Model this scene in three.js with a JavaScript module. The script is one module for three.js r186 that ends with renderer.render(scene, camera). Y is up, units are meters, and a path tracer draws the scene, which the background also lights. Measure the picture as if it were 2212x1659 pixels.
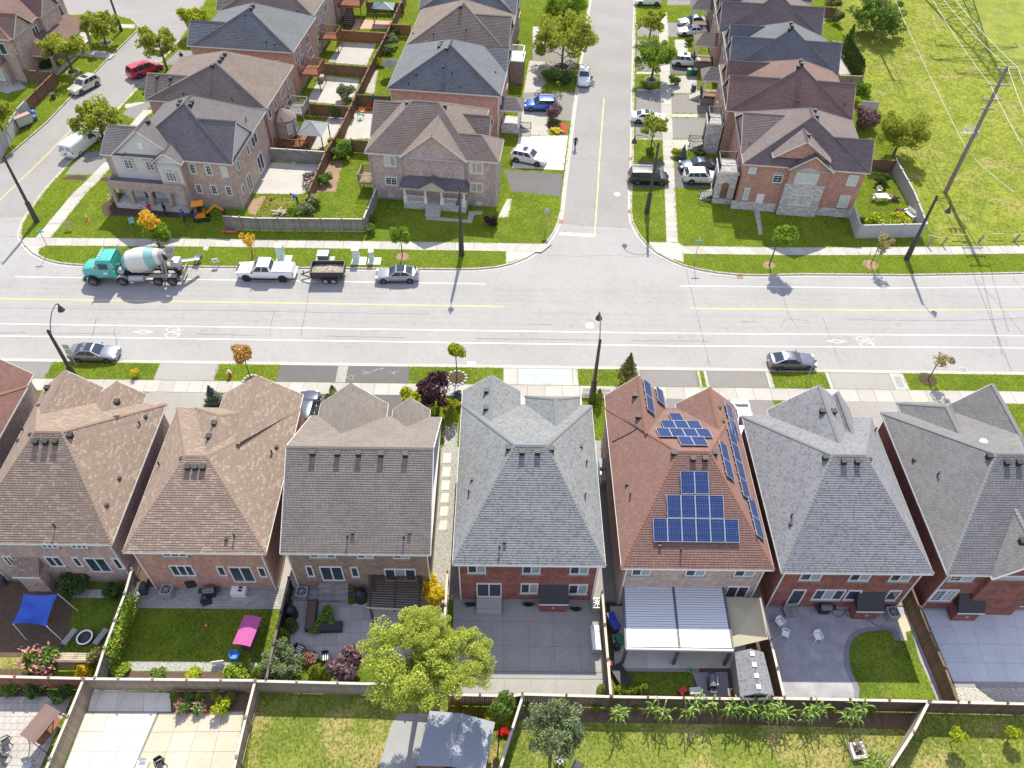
import * as THREE from 'three';
import { MarchingCubes } from 'three/addons/objects/MarchingCubes.js';

const RAD = Math.PI / 180,V3 = THREE.Vector3;
const v3 = (x,y,z) => new V3(x,y,z);
// ---------------------------------------------------------------- camera, sky, sun, exposure
const scene = new THREE.Scene();
const camera = new THREE.PerspectiveCamera(51.766,4 / 3,0.5,900);
const CAM_H = 55.5;
{ // a drone 55 m up, looking down at 47.6 degrees
const p = 47.6 * RAD,y = -1.042 * RAD,r = 1.537 * RAD;
const F = v3(-Math.sin(y) * Math.cos(p),-Math.sin(p),-Math.cos(y) * Math.cos(p));
const R0 = v3(Math.cos(y),0,-Math.sin(y)),U0 = R0.clone().cross(F);
const R = R0.clone().multiplyScalar(Math.cos(r)).addScaledVector(U0,Math.sin(r));
const U = U0.clone().multiplyScalar(Math.cos(r)).addScaledVector(R0,-Math.sin(r));
camera.position.set(0,CAM_H,0);
camera.quaternion.setFromRotationMatrix(new THREE.Matrix4().makeBasis(R,U,F.clone().negate()));
camera.userData.axes = { F,R,U };
}
const SUN = v3(0.085,1,-0.884).normalize();
const SKY_LEVEL = 1.0;
{ // computed sky: pale blue with thin fair-weather cloud all round
const W = 512,H = 256,d = new Float32Array(W * H * 4),h3 = (x,y,z) => { let h = Math.imul(x,374761393) ^ Math.imul(y,668265263) ^ Math.imul(z,1274126177);h = Math.imul(h ^ (h >>> 13),1103515245);return ((h ^ (h >>> 16)) >>> 0) / 4294967296;};
const n3 = (x,y,z) => { const X = Math.floor(x),Y = Math.floor(y),Z = Math.floor(z),f = (t) => t * t * (3 - 2 * t),a = f(x - X),b = f(y - Y),c = f(z - Z);let s = 0;for (let i = 0;i < 8;i++) s += h3(X + (i & 1),Y + (i >> 1 & 1),Z + (i >> 2)) * (i & 1 ? a : 1 - a) * (i & 2 ? b : 1 - b) * (i & 4 ? c : 1 - c);return s;};
for (let j = 0;j < H;j++) for (let i = 0;i < W;i++) {
const el = ((j + 0.5) / H - 0.5) * Math.PI,az = ((i + 0.5) / W - 0.5) * 2 * Math.PI,y = Math.sin(el),x = Math.cos(el) * Math.cos(az),z = Math.cos(el) * Math.sin(az),o = (j * W + i) * 4;
const t = Math.pow(1 - Math.max(y,0),2.5),q = 1.6 / (Math.max(y,0) + 0.35);
let n = 0,w = 0.5,k = 1.7;for (let e = 0;e < 5;e++) { n += w * n3(x * q * k + 40,y * k * 2 + 9,z * q * k + 40);w *= 0.5;k *= 2.1;}
const cl = Math.min(1,Math.max(0,(n - 0.47) * 5)) * 0.75;
const c = [0.34 + 0.34 * t,0.41 + 0.32 * t,0.64 + 0.16 * t];
for (let e = 0;e < 3;e++) d[o + e] = (y < 0 ? [0.3,0.3,0.3][e] : c[e] + (([0.84,0.84,0.85][e]) - c[e]) * cl) * SKY_LEVEL;
d[o + 3] = 1;
}
const tx = new THREE.DataTexture(d,W,H,THREE.RGBAFormat,THREE.FloatType);
tx.mapping = THREE.EquirectangularReflectionMapping;tx.magFilter = THREE.LinearFilter;tx.wrapS = THREE.RepeatWrapping;tx.needsUpdate = true;
scene.background = scene.environment = tx;
}
const sun = new THREE.DirectionalLight(new THREE.Color(1,0.955,0.79),4.3);
sun.name = 'sun';
sun.position.copy(SUN).multiplyScalar(250).add(v3(0,0,-60));
sun.target.position.set(0,0,-60);
sun.castShadow = true;
Object.assign(sun.shadow.camera,{ left: -110,right: 110,top: 110,bottom: -110,near: 10,far: 500 });
sun.shadow.mapSize.set(4096,4096);
scene.add(sun,sun.target);
const EXPOSURE = 1.64;

// ---------------------------------------------------------------- small helpers
let seedState = 12345;
const reseed = (n) => { seedState = n | 0;};
const rnd = () => { seedState = (seedState + 0x6d2b79f5) | 0;let t = Math.imul(seedState ^ (seedState >>> 15),1 | seedState);t = (t + Math.imul(t ^ (t >>> 7),61 | t)) ^ t;return ((t ^ (t >>> 14)) >>> 0) / 4294967296;};
const rr = (a,b) => a + (b - a) * rnd();
const lerp = (a,b,t) => a + (b - a) * t;
const clamp = (x,a,b) => Math.min(b,Math.max(a,x));
const px = (x,y,h = 0) => {
const { F,R,U } = camera.userData.axes;
const d = F.clone().multiplyScalar(1709.5).addScaledVector(R,x - 1106).addScaledVector(U,-(y - 829.5));
return d.multiplyScalar((h - CAM_H) / d.y).add(v3(0,CAM_H,0));
};
const at = (c,r,x,y,h = 0) => px(c * 552.96 + x / 4,r * 414.75 + y / 4,h);

class MB {
constructor() { this.p = [];this.n = [];this.u = [];this.c = [];this.col = null;this.any = false;}
color(r,g,b) { this.col = r === null ? null : [r,g,b];this.any = true;return this;}
vert(p,n,u,v) { this.p.push(p.x,p.y,p.z);this.n.push(n.x,n.y,n.z);this.u.push(u,v);const c = this.col || [1,1,1];this.c.push(c[0],c[1],c[2]);}
poly(pts,uvs) {
const n = v3(0,0,0);
for (let i = 0;i < pts.length;i++) { const a = pts[i],b = pts[(i + 1) % pts.length];n.x += (a.y - b.y) * (a.z + b.z);n.y += (a.z - b.z) * (a.x + b.x);n.z += (a.x - b.x) * (a.y + b.y);}
if (n.lengthSq() < 1e-14) return this;
n.normalize();
let uv = uvs;
if (!uv) {
if (Math.abs(n.y) > 0.985) uv = pts.map((q) => [q.x,-q.z]);
else { const t = v3(n.z,0,-n.x).normalize(),s = n.clone().cross(t);uv = pts.map((q) => [q.dot(t),q.dot(s)]);}
}
for (let i = 1;i + 1 < pts.length;i++) for (const k of [0,i,i + 1]) this.vert(pts[k],n,uv[k][0],uv[k][1]);
return this;
}
box(x,y,z,w,h,d,ry = 0) {
const c = Math.cos(ry),s = Math.sin(ry),q = (a,b,e) => v3(x + a * c + e * s,y + b,z - a * s + e * c);
const [a,e] = [w / 2,d / 2];
const P = [q(-a,0,e),q(a,0,e),q(a,0,-e),q(-a,0,-e),q(-a,h,e),q(a,h,e),q(a,h,-e),q(-a,h,-e)];
for (const f of [[0,1,5,4],[1,2,6,5],[2,3,7,6],[3,0,4,7],[4,5,6,7],[3,2,1,0]]) this.poly(f.map((i) => P[i]));
return this;
}
bar(a,b,w,h = w) {
const d = b.clone().sub(a).normalize(),s = Math.abs(d.y) > 0.95 ? v3(1,0,0).cross(d).normalize() : v3(0,1,0).cross(d).normalize(),t = d.clone().cross(s);
const q = (o,i,j) => o.clone().addScaledVector(s,i * w / 2).addScaledVector(t,j * h / 2);
const A = [[-1,-1],[1,-1],[1,1],[-1,1]];
for (let i = 0;i < 4;i++) { const [m,n] = [A[i],A[(i + 1) % 4]];this.poly([q(a,...m),q(a,...n),q(b,...n),q(b,...m)]);}
this.poly(A.map((m) => q(a,...m)).reverse());this.poly(A.map((m) => q(b,...m)));
return this;
}
grid(rows,close = false) {
const m = rows.length,k = rows[0].length,N = rows.map((r) => r.map(() => v3(0,0,0))),J = close ? k : k - 1;
const e1 = v3(0,0,0),e2 = v3(0,0,0);
for (let i = 0;i + 1 < m;i++) for (let j = 0;j < J;j++) {
const j2 = (j + 1) % k;e1.subVectors(rows[i + 1][j2],rows[i][j]);e2.subVectors(rows[i][j2],rows[i + 1][j]);
const n = e1.clone().cross(e2);
for (const [a,b] of [[i,j],[i + 1,j],[i,j2],[i + 1,j2]]) N[a][b].add(n);
}
N.forEach((r) => r.forEach((n) => n.lengthSq() > 1e-16 ? n.normalize() : n.set(0,1,0)));
for (let i = 0;i + 1 < m;i++) for (let j = 0;j < J;j++) {
const j2 = (j + 1) % k;
for (const [a,b] of [[i,j],[i + 1,j],[i + 1,j2],[i,j],[i + 1,j2],[i,j2]]) this.vert(rows[a][b],N[a][b],b / k,a / m);
}
return this;
}
tube(pts,r,seg = 6,r2 = r) {
const rows = [];let side = null;
pts.forEach((p,i) => {
const d = pts[Math.min(i + 1,pts.length - 1)].clone().sub(pts[Math.max(i - 1,0)]).normalize();
if (!side) side = (Math.abs(d.y) > 0.9 ? v3(1,0,0) : v3(0,1,0)).cross(d).normalize();
else side.addScaledVector(d,-side.dot(d)).normalize();
const t = d.clone().cross(side),R = lerp(r,r2,i / (pts.length - 1)),row = [];
for (let j = 0;j < seg;j++) { const a = j / seg * 2 * Math.PI;row.push(p.clone().addScaledVector(side,R * Math.cos(a)).addScaledVector(t,R * Math.sin(a)));}
rows.push(row);
});
this.grid(rows,true);this.poly(rows[0].slice().reverse());this.poly(rows[rows.length - 1]);
return this;
}
cyl(a,b,r,r2 = r,seg = 12) { return this.tube([a,b],r,seg,r2);}
lathe(x,y,z,prof,seg = 14) {
this.grid(prof.map(([r,h]) => Array.from({ length: seg },(_,j) => { const a = -j / seg * 2 * Math.PI;return v3(x + r * Math.cos(a),y + h,z + r * Math.sin(a));})),true);
return this;
}
ball(x,y,z,a,b = a,c = a,seg = 8) {
const rows = [];for (let i = 0;i <= seg;i++) { const t = Math.PI * (i / seg - 0.5);rows.push(Array.from({ length: seg + 4 },(_,j) => { const f = -j / (seg + 4) * 2 * Math.PI;return v3(x + a * Math.cos(t) * Math.cos(f),y + b * Math.sin(t),z + c * Math.cos(t) * Math.sin(f));}));}
return this.grid(rows,true);
}
prism(pts,y0,y1) {
(this.flat ||= []).push([pts,y1]);
const o = pts.map((p) => new THREE.Vector2(p.x,p.z));
if (THREE.ShapeUtils.area(o) > 0) { o.reverse();}
const up = v3(0,1,0);
for (const f of THREE.ShapeUtils.triangulateShape(o,[])) {
const [a,b,c] = f.map((i) => v3(o[i].x,y1,o[i].y));
const flip = b.clone().sub(a).cross(c.clone().sub(a)).y < 0;
for (const q of flip ? [a,c,b] : [a,b,c]) this.vert(q,up,q.x,-q.z);
}
if (y0 < y1) for (let i = 0;i < o.length;i++) { const a = o[i],b = o[(i + 1) % o.length];this.poly([v3(a.x,y0,a.y),v3(b.x,y0,b.y),v3(b.x,y1,b.y),v3(a.x,y1,a.y)]);}
return this;
}
geo() {
const g = new THREE.BufferGeometry();
g.setAttribute('position',new THREE.Float32BufferAttribute(this.p,3));
g.setAttribute('normal',new THREE.Float32BufferAttribute(this.n,3));
g.setAttribute('uv',new THREE.Float32BufferAttribute(this.u,2));
if (this.any) g.setAttribute('color',new THREE.Float32BufferAttribute(this.c,3));
return g;
}
build(name,m,parent) { if (this.flat) for (const [p,y] of this.flat) if (y > -0.05 && y < 0.3) flats.push([p,name === 'field' ? 3 : name === 'lawn' || name === 'dug_lawn' ? (m === M.dryLawn ? 2 : 1) : 0]);return add(name,this.geo(),m,parent);}
}
const flats = [],mb = () => new MB();
function add(name,geo,m,parent) {
const o = new THREE.Mesh(geo,m);o.name = parent ? name : numbered(name);o.castShadow = o.receiveShadow = true;
(parent || scene).add(o);return o;
}
const counts = {};
const numbered = (n) => { const k = counts[n] = (counts[n] ?? -1) + 1;return k ? n + '_' + String(k).padStart(3,'0') : n;};
function tag(o,label,category,group) { o.userData.label = label;o.userData.category = category;if (group) o.userData.group = group;return o;}
function thing(name,label,category,pos,ry = 0,group) {
const o = new THREE.Group();o.name = numbered(name);if (pos) o.position.copy(pos);o.rotation.y = ry;scene.add(o);return tag(o,label,category,group);
}
function struct(o,label) { o.userData.kind = 'structure';if (label) o.userData.label = label;return o;}
function stuff(o) { o.userData.kind = 'stuff';return o;}
const sgroup = (name,label) => { const o = new THREE.Group();o.name = numbered(name);scene.add(o);return struct(o,label);};
function dup(src,name,pos,ry,label,group) {
const o = src.clone();o.name = numbered(name);scene.add(o);if (pos) o.position.copy(pos);o.rotation.y = ry;
o.userData = { ...src.userData,label,...(group ? { group } : {}) };return o;
}

// ---------------------------------------------------------------- computed textures
const hash2 = (x,y,s) => { let h = (Math.imul(x,374761393) + Math.imul(y,668265263) + Math.imul(s,1274126177)) | 0;h = Math.imul(h ^ (h >>> 15),0x85ebca6b);h = Math.imul(h ^ (h >>> 13),0xc2b2ae35);h ^= h >>> 16;h = Math.imul(h ^ (h >>> 15),0x2c1b3c6d);return ((h ^ (h >>> 14)) >>> 0) / 4294967296;};
function vnoise(x,y,per,s) { // lattice noise that repeats every per cells
const xi = Math.floor(x),yi = Math.floor(y),fx = x - xi,fy = y - yi,sx = fx * fx * (3 - 2 * fx),sy = fy * fy * (3 - 2 * fy),m = (k) => ((k % per) + per) % per;
return lerp(lerp(hash2(m(xi),m(yi),s),hash2(m(xi + 1),m(yi),s),sx),lerp(hash2(m(xi),m(yi + 1),s),hash2(m(xi + 1),m(yi + 1),s),sx),sy);
}
const fbm = (u,v,per,oct,s) => { let a = 0,w = 0.5,t = 0;for (let i = 0;i < oct;i++) { a += w * vnoise(u * per,v * per,per,s + i);t += w;per *= 2;w *= 0.55;} return a / t;};
function texture(n,metres,f,bumps) {
const d = new Uint8Array(n * n * 4),b = bumps ? new Uint8Array(n * n * 4) : null;
const enc = (x) => { x = clamp(x,0,1);return Math.round(255 * (x <= 0.0031308 ? 12.92 * x : 1.055 * Math.pow(x,1 / 2.4) - 0.055));};
for (let j = 0;j < n;j++) for (let i = 0;i < n;i++) {
const c = f((i + 0.5) / n,(j + 0.5) / n,i,j),o = (j * n + i) * 4;
d[o] = enc(c[0]);d[o + 1] = enc(c[1]);d[o + 2] = enc(c[2]);d[o + 3] = 255;
if (b) { const k = Math.round(255 * clamp(c[3],0,1));b[o] = b[o + 1] = b[o + 2] = k;b[o + 3] = 255;}
}
const mk = (data,srgb) => { const t = new THREE.DataTexture(data,n,n);t.wrapS = t.wrapT = THREE.RepeatWrapping;t.magFilter = THREE.LinearFilter;t.minFilter = THREE.LinearMipmapLinearFilter;t.generateMipmaps = true;if (srgb) t.colorSpace = THREE.SRGBColorSpace;t.repeat.set(1 / metres,1 / metres);t.needsUpdate = true;return t;};
return { map: mk(d,true),bump: b ? mk(b,false) : null };
}
function mat(color,rough = 0.8,o = {}) {
const { phys,...rest } = o;
const m = phys ? new THREE.MeshPhysicalMaterial({ roughness: rough,...rest }) : new THREE.MeshStandardMaterial({ roughness: rough,...rest });
if (color) m.color.setRGB(...color);
m.side = THREE.DoubleSide;return m;
}
function tmat(tx,rough,bump,o = {}) { return mat(o.tint || [1,1,1],rough,{ map: tx.map,...(bump && tx.bump ? { bumpMap: tx.bump,bumpScale: bump } : {}),...o.more });}
const mix3 = (a,b,t) => [lerp(a[0],b[0],t),lerp(a[1],b[1],t),lerp(a[2],b[2],t)];
const mul3 = (a,k) => [a[0] * k,a[1] * k,a[2] * k];
// ---------------------------------------------------------------- materials
const M = {};
{
const grass = (lo,hi,dry,dryAmt,s) => texture(1024,30,(u,v,i,j) => {
const n = fbm(u,v,18,5,s),k = hash2(i,j,s + 5),f = fbm(u,v,230,2,s + 8),p = fbm(u,v,11,5,s + 20);
let c = mix3(lo,hi,clamp(0.5 + (n - 0.5) * 1.2 + (k - 0.5) * 0.55 + (f - 0.5) * 1.3,0,1));
const d = clamp((p - 0.56 + (f - 0.5) * 0.35) * 5 + dryAmt * 2 - 1,0,1);
c = mix3(c,mix3(dry,mul3(dry,0.75),k),d * 0.8);
return [...c,clamp(f * 0.7 + k * 0.4,0,1)];
});
M.lawn = tmat(grass([0.05,0.09,0.004],[0.16,0.215,0.012],[0.27,0.24,0.07],0.1,11),0.95,0.05,{ spec: 0.05 });
M.field = tmat(grass([0.11,0.15,0.008],[0.255,0.27,0.022],[0.34,0.28,0.1],0.36,31),0.95,0.06,{ spec: 0.05 });
M.dryLawn = tmat(grass([0.09,0.135,0.012],[0.215,0.24,0.04],[0.4,0.32,0.13],0.55,51),0.95,0.06,{ spec: 0.05 });
M.shadeLawn = M.lawn;
const asphalt = texture(1024,16,(u,v,i,j) => {
const n = fbm(u,v,4,5,71),k = hash2(i,j,72),st = fbm(u * 1,v * 1,64,2,73),m = fbm(u,v,24,3,75);
const g = 0.92 + (n - 0.5) * 0.20 + (k - 0.5) * 0.16 + (st - 0.5) * 0.10 + (m - 0.5) * 0.08;
return [g,g * 0.985,g * 0.975,k];
});
const roadTx = texture(1024,16,(u,v,i,j) => { // worn wheel tracks along the lanes, faint patches and drips
const n = fbm(u,v,4,5,71),k = hash2(i,j,72),st = fbm(u * 1,v * 1,64,2,73),m = fbm(u,v,24,3,75),s = fbm(u,v * 1,3,4,79);let w = 0;
for (const c of [0.69,0.797,0.916,0.022,1.022]) w += Math.exp(-(((v - c) / 0.022) ** 2));for (const c of [0.744,0.969]) w += 0.8 * Math.exp(-(((v - c) / 0.014) ** 2));
const g = 0.93 + (n - 0.5) * 0.18 + (k - 0.5) * 0.16 + (st - 0.5) * 0.1 + (m - 0.5) * 0.08 - w * 0.06 * (0.4 + s) - (m > 0.74 ? 0.08 : 0);return [g,g * 0.985,g * 0.975,k];
});
M.road = tmat(roadTx,0.9,0.004,{ tint: [0.345,0.337,0.335] });
M.side = tmat(asphalt,0.9,0.004,{ tint: [0.292,0.277,0.275] });
M.oldDrive = tmat(asphalt,0.9,0.004,{ tint: [0.23,0.215,0.21] });
M.drive = tmat(asphalt,0.85,0.004,{ tint: [0.125,0.118,0.122] });
M.paleDrive = tmat(asphalt,0.9,0.004,{ tint: [0.33,0.315,0.3] });
M.seal = mat([0.13,0.125,0.13],0.8);
M.faintSeal = mat([0.2,0.19,0.19],0.85);
M.white = mat([0.64,0.63,0.61],0.6);M.wornWhite = mat([0.5,0.49,0.475],0.7);
M.yellow = mat([0.7,0.5,0.14],0.6);
const concrete = texture(1024,8,(u,v,i,j) => {
const n = fbm(u,v,5,5,81),k = hash2(i,j,82),b = fbm(u,v,40,3,83);
const g = 0.95 + (n - 0.5) * 0.22 + (k - 0.5) * 0.10 + (b - 0.5) * 0.10;return [g,g * 0.965,g * 0.915,k];
});
M.concrete = tmat(concrete,0.85,0.002,{ tint: [0.44,0.43,0.42] });
M.concreteB = tmat(concrete,0.85,0.002,{ tint: [0.40,0.385,0.375] });
M.kerb = tmat(concrete,0.85,0.002,{ tint: [0.46,0.44,0.43] });
M.joint = mat([0.2,0.18,0.16],0.95);
M.paleConcrete = tmat(concrete,0.8,0.002,{ tint: [0.62,0.6,0.58] });
M.greyConcrete = tmat(concrete,0.8,0.002,{ tint: [0.30,0.305,0.32] });
M.blueStain = tmat(concrete,0.8,0.002,{ tint: [0.42,0.46,0.5] });
M.pebble = tmat(texture(1024,3.4,(u,v,i,j) => {
const k = hash2(i >> 1,j >> 1,91),n = fbm(u,v,6,4,92),f = fbm(u,v,120,2,93);const g = 0.30 + (k - 0.5) * 0.16 + (n - 0.5) * 0.07 + (f - 0.5) * 0.12;
return [g * 1.06,g,g * 0.93,k];
}),0.85,0.006);
M.stamped = tmat(texture(1024,5,(u,v,i,j) => {
const n = fbm(u,v,7,5,95),k = hash2(i,j,96),f = fbm(u,v,60,3,97);const g = 0.32 + (n - 0.5) * 0.18 + (k - 0.5) * 0.05 + (f - 0.5) * 0.06;
return [g * 0.98,g * 0.94,g * 1.0,f];
}),0.75,0.008);
M.gravel = tmat(texture(1024,2.6,(u,v) => {
let best = 9,id = 0;const N = 56,x = u * N,y = v * N,xi = Math.floor(x),yi = Math.floor(y);
for (let a = -1;a <= 1;a++) for (let b = -1;b <= 1;b++) { const X = (xi + a + N) % N,Y = (yi + b + N) % N,d = Math.hypot(xi + a + hash2(X,Y,5) - x,yi + b + hash2(X,Y,6) - y);if (d < best) { best = d;id = hash2(X,Y,7);} }
const g = (0.2 + id * 0.34) * clamp(1.35 - best * 1.1,0.35,1);return [g * 1.03,g,g * 0.94,clamp(1 - best,0,1)];
}),0.9,0.04);
const soil = texture(512,3,(u,v,i,j) => { const n = fbm(u,v,12,5,101),k = hash2(i,j,102);const g = 0.6 + n * 0.5 + (k - 0.5) * 0.5;return [0.13 * g,0.085 * g,0.055 * g,k];});
M.soil = tmat(soil,0.95,0.03);
M.mulch = tmat(soil,0.95,0.03,{ tint: [0.6,0.55,0.55] });
M.redMulch = mat([0.33,0.05,0.035],0.95);
M.sand = tmat(soil,0.95,0.03,{ tint: [2.6,2.6,2.5] });

const shingle = (tabs,lam,f,s) => texture(1024,5.12,(u,v,i,j) => {
const row = Math.floor(v * 32),shift = hash2(row,3,s),x = (u + shift) * tabs,fv = v * 32 - row;
let tab = Math.floor(x),edge = Math.abs(x - Math.round(x)) * (5.12 / tabs);
if (lam) { const q = x + (hash2(tab,row,s + 2) - 0.5) * 0.9;tab = Math.floor(q);edge = 1;}
tab = ((tab % tabs) + tabs) % tabs;
const k = hash2(tab,row,s + 1),g = hash2(i,j,s + 9),n = fbm(u,v,4,4,s + 11);
let c = f(k,hash2(tab,row,s + 4));
c = mul3(c,0.93 + (g - 0.5) * 0.26 + (n - 0.5) * 0.22);
if (!lam && edge < 0.011 && fv < 0.9) c = mul3(c,0.42);
return [...c,g];
});
const spot = shingle(18,0,(k,q) => q > 0.84 ? [0.34,0.255,0.2] : mix3([0.225,0.165,0.132],[0.28,0.208,0.165],k),201);
M.roofBrown = tmat(spot,0.9,0.003,{ spec: 0.15 });
const plain = shingle(18,0,(k,q) => mix3([0.185,0.155,0.138],[0.235,0.2,0.18],k),221);
M.roofTaupe = tmat(plain,0.9,0.003,{ spec: 0.15 });
const lam = shingle(34,1,(k,q) => q > 0.72 ? mix3([0.15,0.154,0.162],[0.18,0.184,0.193],k) : mix3([0.205,0.21,0.218],[0.235,0.24,0.246],k),241);
M.roofGrey = tmat(lam,0.9,0.003,{ spec: 0.15 });
M.roofGreyB = tmat(lam,0.9,0.003,{ tint: [0.98,0.95,1.0],spec: 0.15 });
const red = shingle(20,0,(k,q) => mix3([0.195,0.105,0.086],[0.255,0.145,0.12],k * 0.75 + (q > 0.9 ? 0.25 : 0)),261);
M.roofRed = tmat(red,0.9,0.003,{ spec: 0.15 });
M.roofNavy = tmat(plain,0.88,0.003,{ tint: [0.66,0.82,1.02],spec: 0.15 });
M.roofSlate = tmat(plain,0.88,0.003,{ tint: [0.72,0.76,0.9],spec: 0.15 });
M.roofMaroon = tmat(plain,0.9,0.003,{ tint: [0.95,0.68,0.66],spec: 0.15 });
M.roofPlum = tmat(plain,0.9,0.003,{ tint: [0.84,0.78,0.84],spec: 0.15 });
M.roofUmber = tmat(plain,0.9,0.003,{ tint: [0.92,0.86,0.84],spec: 0.15 });
M.capBrown = mat([0.25,0.185,0.148],0.95,{ phys: 1,specularIntensity: 0.1 });M.capTaupe = mat([0.21,0.182,0.166],0.95,{ phys: 1,specularIntensity: 0.1 });M.capGrey = mat([0.205,0.21,0.218],0.95,{ phys: 1,specularIntensity: 0.1 });M.capRed = mat([0.235,0.122,0.092],0.95,{ phys: 1,specularIntensity: 0.1 });M.capDark = mat([0.1,0.095,0.105],0.95,{ phys: 1,specularIntensity: 0.1 });

const brick = (pal,mortar,s) => texture(512,2.4,(u,v,i,j) => {
const row = Math.floor(v * 30),x = u * 10.5 * 1 + (row % 2) * 0.5,y = v * 30 - row,col = Math.floor(x),fx = x - col;
const k = hash2((col % 10 + 10) % 10,row,s),q = hash2((col % 10 + 10) % 10,row,s + 1),g = hash2(i,j,s + 2);
const m = fx < 0.05 || y < 0.14;let c = m ? mortar : mix3(pal[Math.floor(k * pal.length)],pal[Math.floor(q * pal.length)],0.5);
c = mul3(c,(0.95 + (g - 0.5) * 0.2) * (0.72 + 0.56 * fbm(u,v,7,2,s + 7)));return [...c,m ? 0.2 : 0.8];
});
const bRed = brick([[0.23,0.062,0.05],[0.29,0.085,0.066],[0.2,0.05,0.045],[0.26,0.075,0.06]],[0.26,0.2,0.17],301);
const bPink = brick([[0.42,0.28,0.235],[0.52,0.37,0.315],[0.36,0.23,0.2],[0.47,0.33,0.29],[0.32,0.25,0.24]],[0.5,0.44,0.4],321);
const bBrown = brick([[0.26,0.165,0.115],[0.33,0.22,0.16],[0.21,0.14,0.1],[0.3,0.2,0.17]],[0.32,0.27,0.22],341);
M.brickRed = tmat(bRed,0.9,0.006);M.brickPink = tmat(bPink,0.9,0.006);M.brickBrown = tmat(bBrown,0.9,0.006);
M.brickOrange = tmat(bPink,0.9,0.006,{ tint: [1.0,0.84,0.76] });M.brickCopper = tmat(bPink,0.9,0.006,{ tint: [1.0,0.77,0.66] });M.brickFawn = tmat(bPink,0.9,0.006,{ tint: [1.0,1.1,1.12] });
M.brickTan = tmat(bPink,0.9,0.006,{ tint: [1.02,1.06,1.02] });
M.brickRose = tmat(bPink,0.9,0.006,{ tint: [1.08,0.86,0.84] });
M.stone = tmat(texture(512,3.2,(u,v,i,j) => {
const row = Math.floor(v * 14),w = 6 + Math.floor(hash2(row,1,361) * 3),x = u * w + hash2(row,2,361),col = Math.floor(x),fx = x - col,y = v * 14 - row,k = hash2(col % w,row,362),g = hash2(i,j,363);
const m = fx < 0.04 || y < 0.1;const c = m ? 0.38 : 0.36 + k * 0.24 + (g - 0.5) * 0.06;return [c,c * 0.97,c * 0.95,m ? 0 : 0.5 + k / 2];
}),0.9,0.02);
M.stucco = mat([0.58,0.56,0.545],0.92);
M.stuccoWarm = mat([0.5,0.44,0.38],0.92);
const wood = texture(512,2,(u,v,i,j) => { const g = fbm(u * 1,v * 0.12,70,3,401),n = fbm(u,v,5,4,403),k = hash2(i,j,402);const c = 0.72 + (g - 0.5) * 0.5 + (n - 0.5) * 0.5 + (k - 0.5) * 0.12;return [c,c * 0.98,c * 0.95,g];});
M.woodGrey = tmat(wood,0.9,0.004,{ tint: [0.36,0.34,0.345] });
M.woodTan = tmat(wood,0.9,0.004,{ tint: [0.46,0.37,0.28] });
M.woodBrown = tmat(wood,0.9,0.004,{ tint: [0.26,0.15,0.095] });
M.woodRed = tmat(wood,0.9,0.004,{ tint: [0.36,0.155,0.085] });
M.woodDark = tmat(wood,0.85,0.004,{ tint: [0.1,0.07,0.06] });
M.woodPale = tmat(wood,0.9,0.004,{ tint: [0.62,0.53,0.44] });
M.woodPole = tmat(wood,0.9,0.004,{ tint: [0.33,0.29,0.26] });
M.boards = [M.woodTan,tmat(wood,0.9,0.004,{ tint: [0.42,0.33,0.25] }),tmat(wood,0.9,0.004,{ tint: [0.5,0.41,0.32] })];
M.greyBoards = [M.woodGrey,tmat(wood,0.9,0.004,{ tint: [0.3,0.29,0.3] }),tmat(wood,0.9,0.004,{ tint: [0.42,0.39,0.385] })];
M.brownBoards = [M.woodBrown,tmat(wood,0.9,0.004,{ tint: [0.22,0.125,0.08] }),tmat(wood,0.9,0.004,{ tint: [0.3,0.175,0.115] })];
M.redBoards = [M.woodRed,tmat(wood,0.9,0.004,{ tint: [0.31,0.135,0.075] }),tmat(wood,0.9,0.004,{ tint: [0.4,0.185,0.11] })];
M.darkBoards = [tmat(wood,0.9,0.004,{ tint: [0.17,0.12,0.095] }),tmat(wood,0.9,0.004,{ tint: [0.14,0.095,0.075] }),tmat(wood,0.9,0.004,{ tint: [0.2,0.14,0.11] })];
}
M.trim = mat([0.74,0.73,0.71],0.5);M.trimTan = mat([0.5,0.43,0.36],0.6);
M.soffit = mat([0.55,0.53,0.5],0.8);
M.glass = mat([0.035,0.05,0.07],0.06,{ phys: 1,specularIntensity: 1 });
M.paleGlass = mat([0.3,0.35,0.37],0.08,{ phys: 1 });
M.blind = mat([0.5,0.55,0.53],0.15,{ phys: 1,clearcoat: 1,clearcoatRoughness: 0.05 });
M.black = mat([0.022,0.022,0.026],0.5);M.darkMetal = mat([0.05,0.045,0.045],0.5);M.tyre = mat([0.028,0.028,0.03],0.85);
M.iron = mat([0.03,0.03,0.035],0.5);M.steel = mat([0.55,0.56,0.58],0.35,{ metalness: 0.7 });M.galv = mat([0.42,0.44,0.46],0.5,{ metalness: 0.3 });
M.rim = mat([0.5,0.5,0.52],0.3,{ metalness: 0.8 });M.vent = mat([0.02,0.02,0.024],0.6);
M.plastic = (r,g,b,k = 0.45) => mat([r,g,b],k);
M.plasticWhite = mat([0.78,0.78,0.78],0.45);
M.paint = (r,g,b,met = 0) => mat([r,g,b],met ? 0.32 : 0.4,{ phys: 1,metalness: met,clearcoat: 1,clearcoatRoughness: 0.04 });
M.red = mat([0.5,0.02,0.02],0.35);M.lampWhite = mat([0.75,0.78,0.8],0.15);M.amber = mat([0.7,0.25,0.02],0.3);
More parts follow.
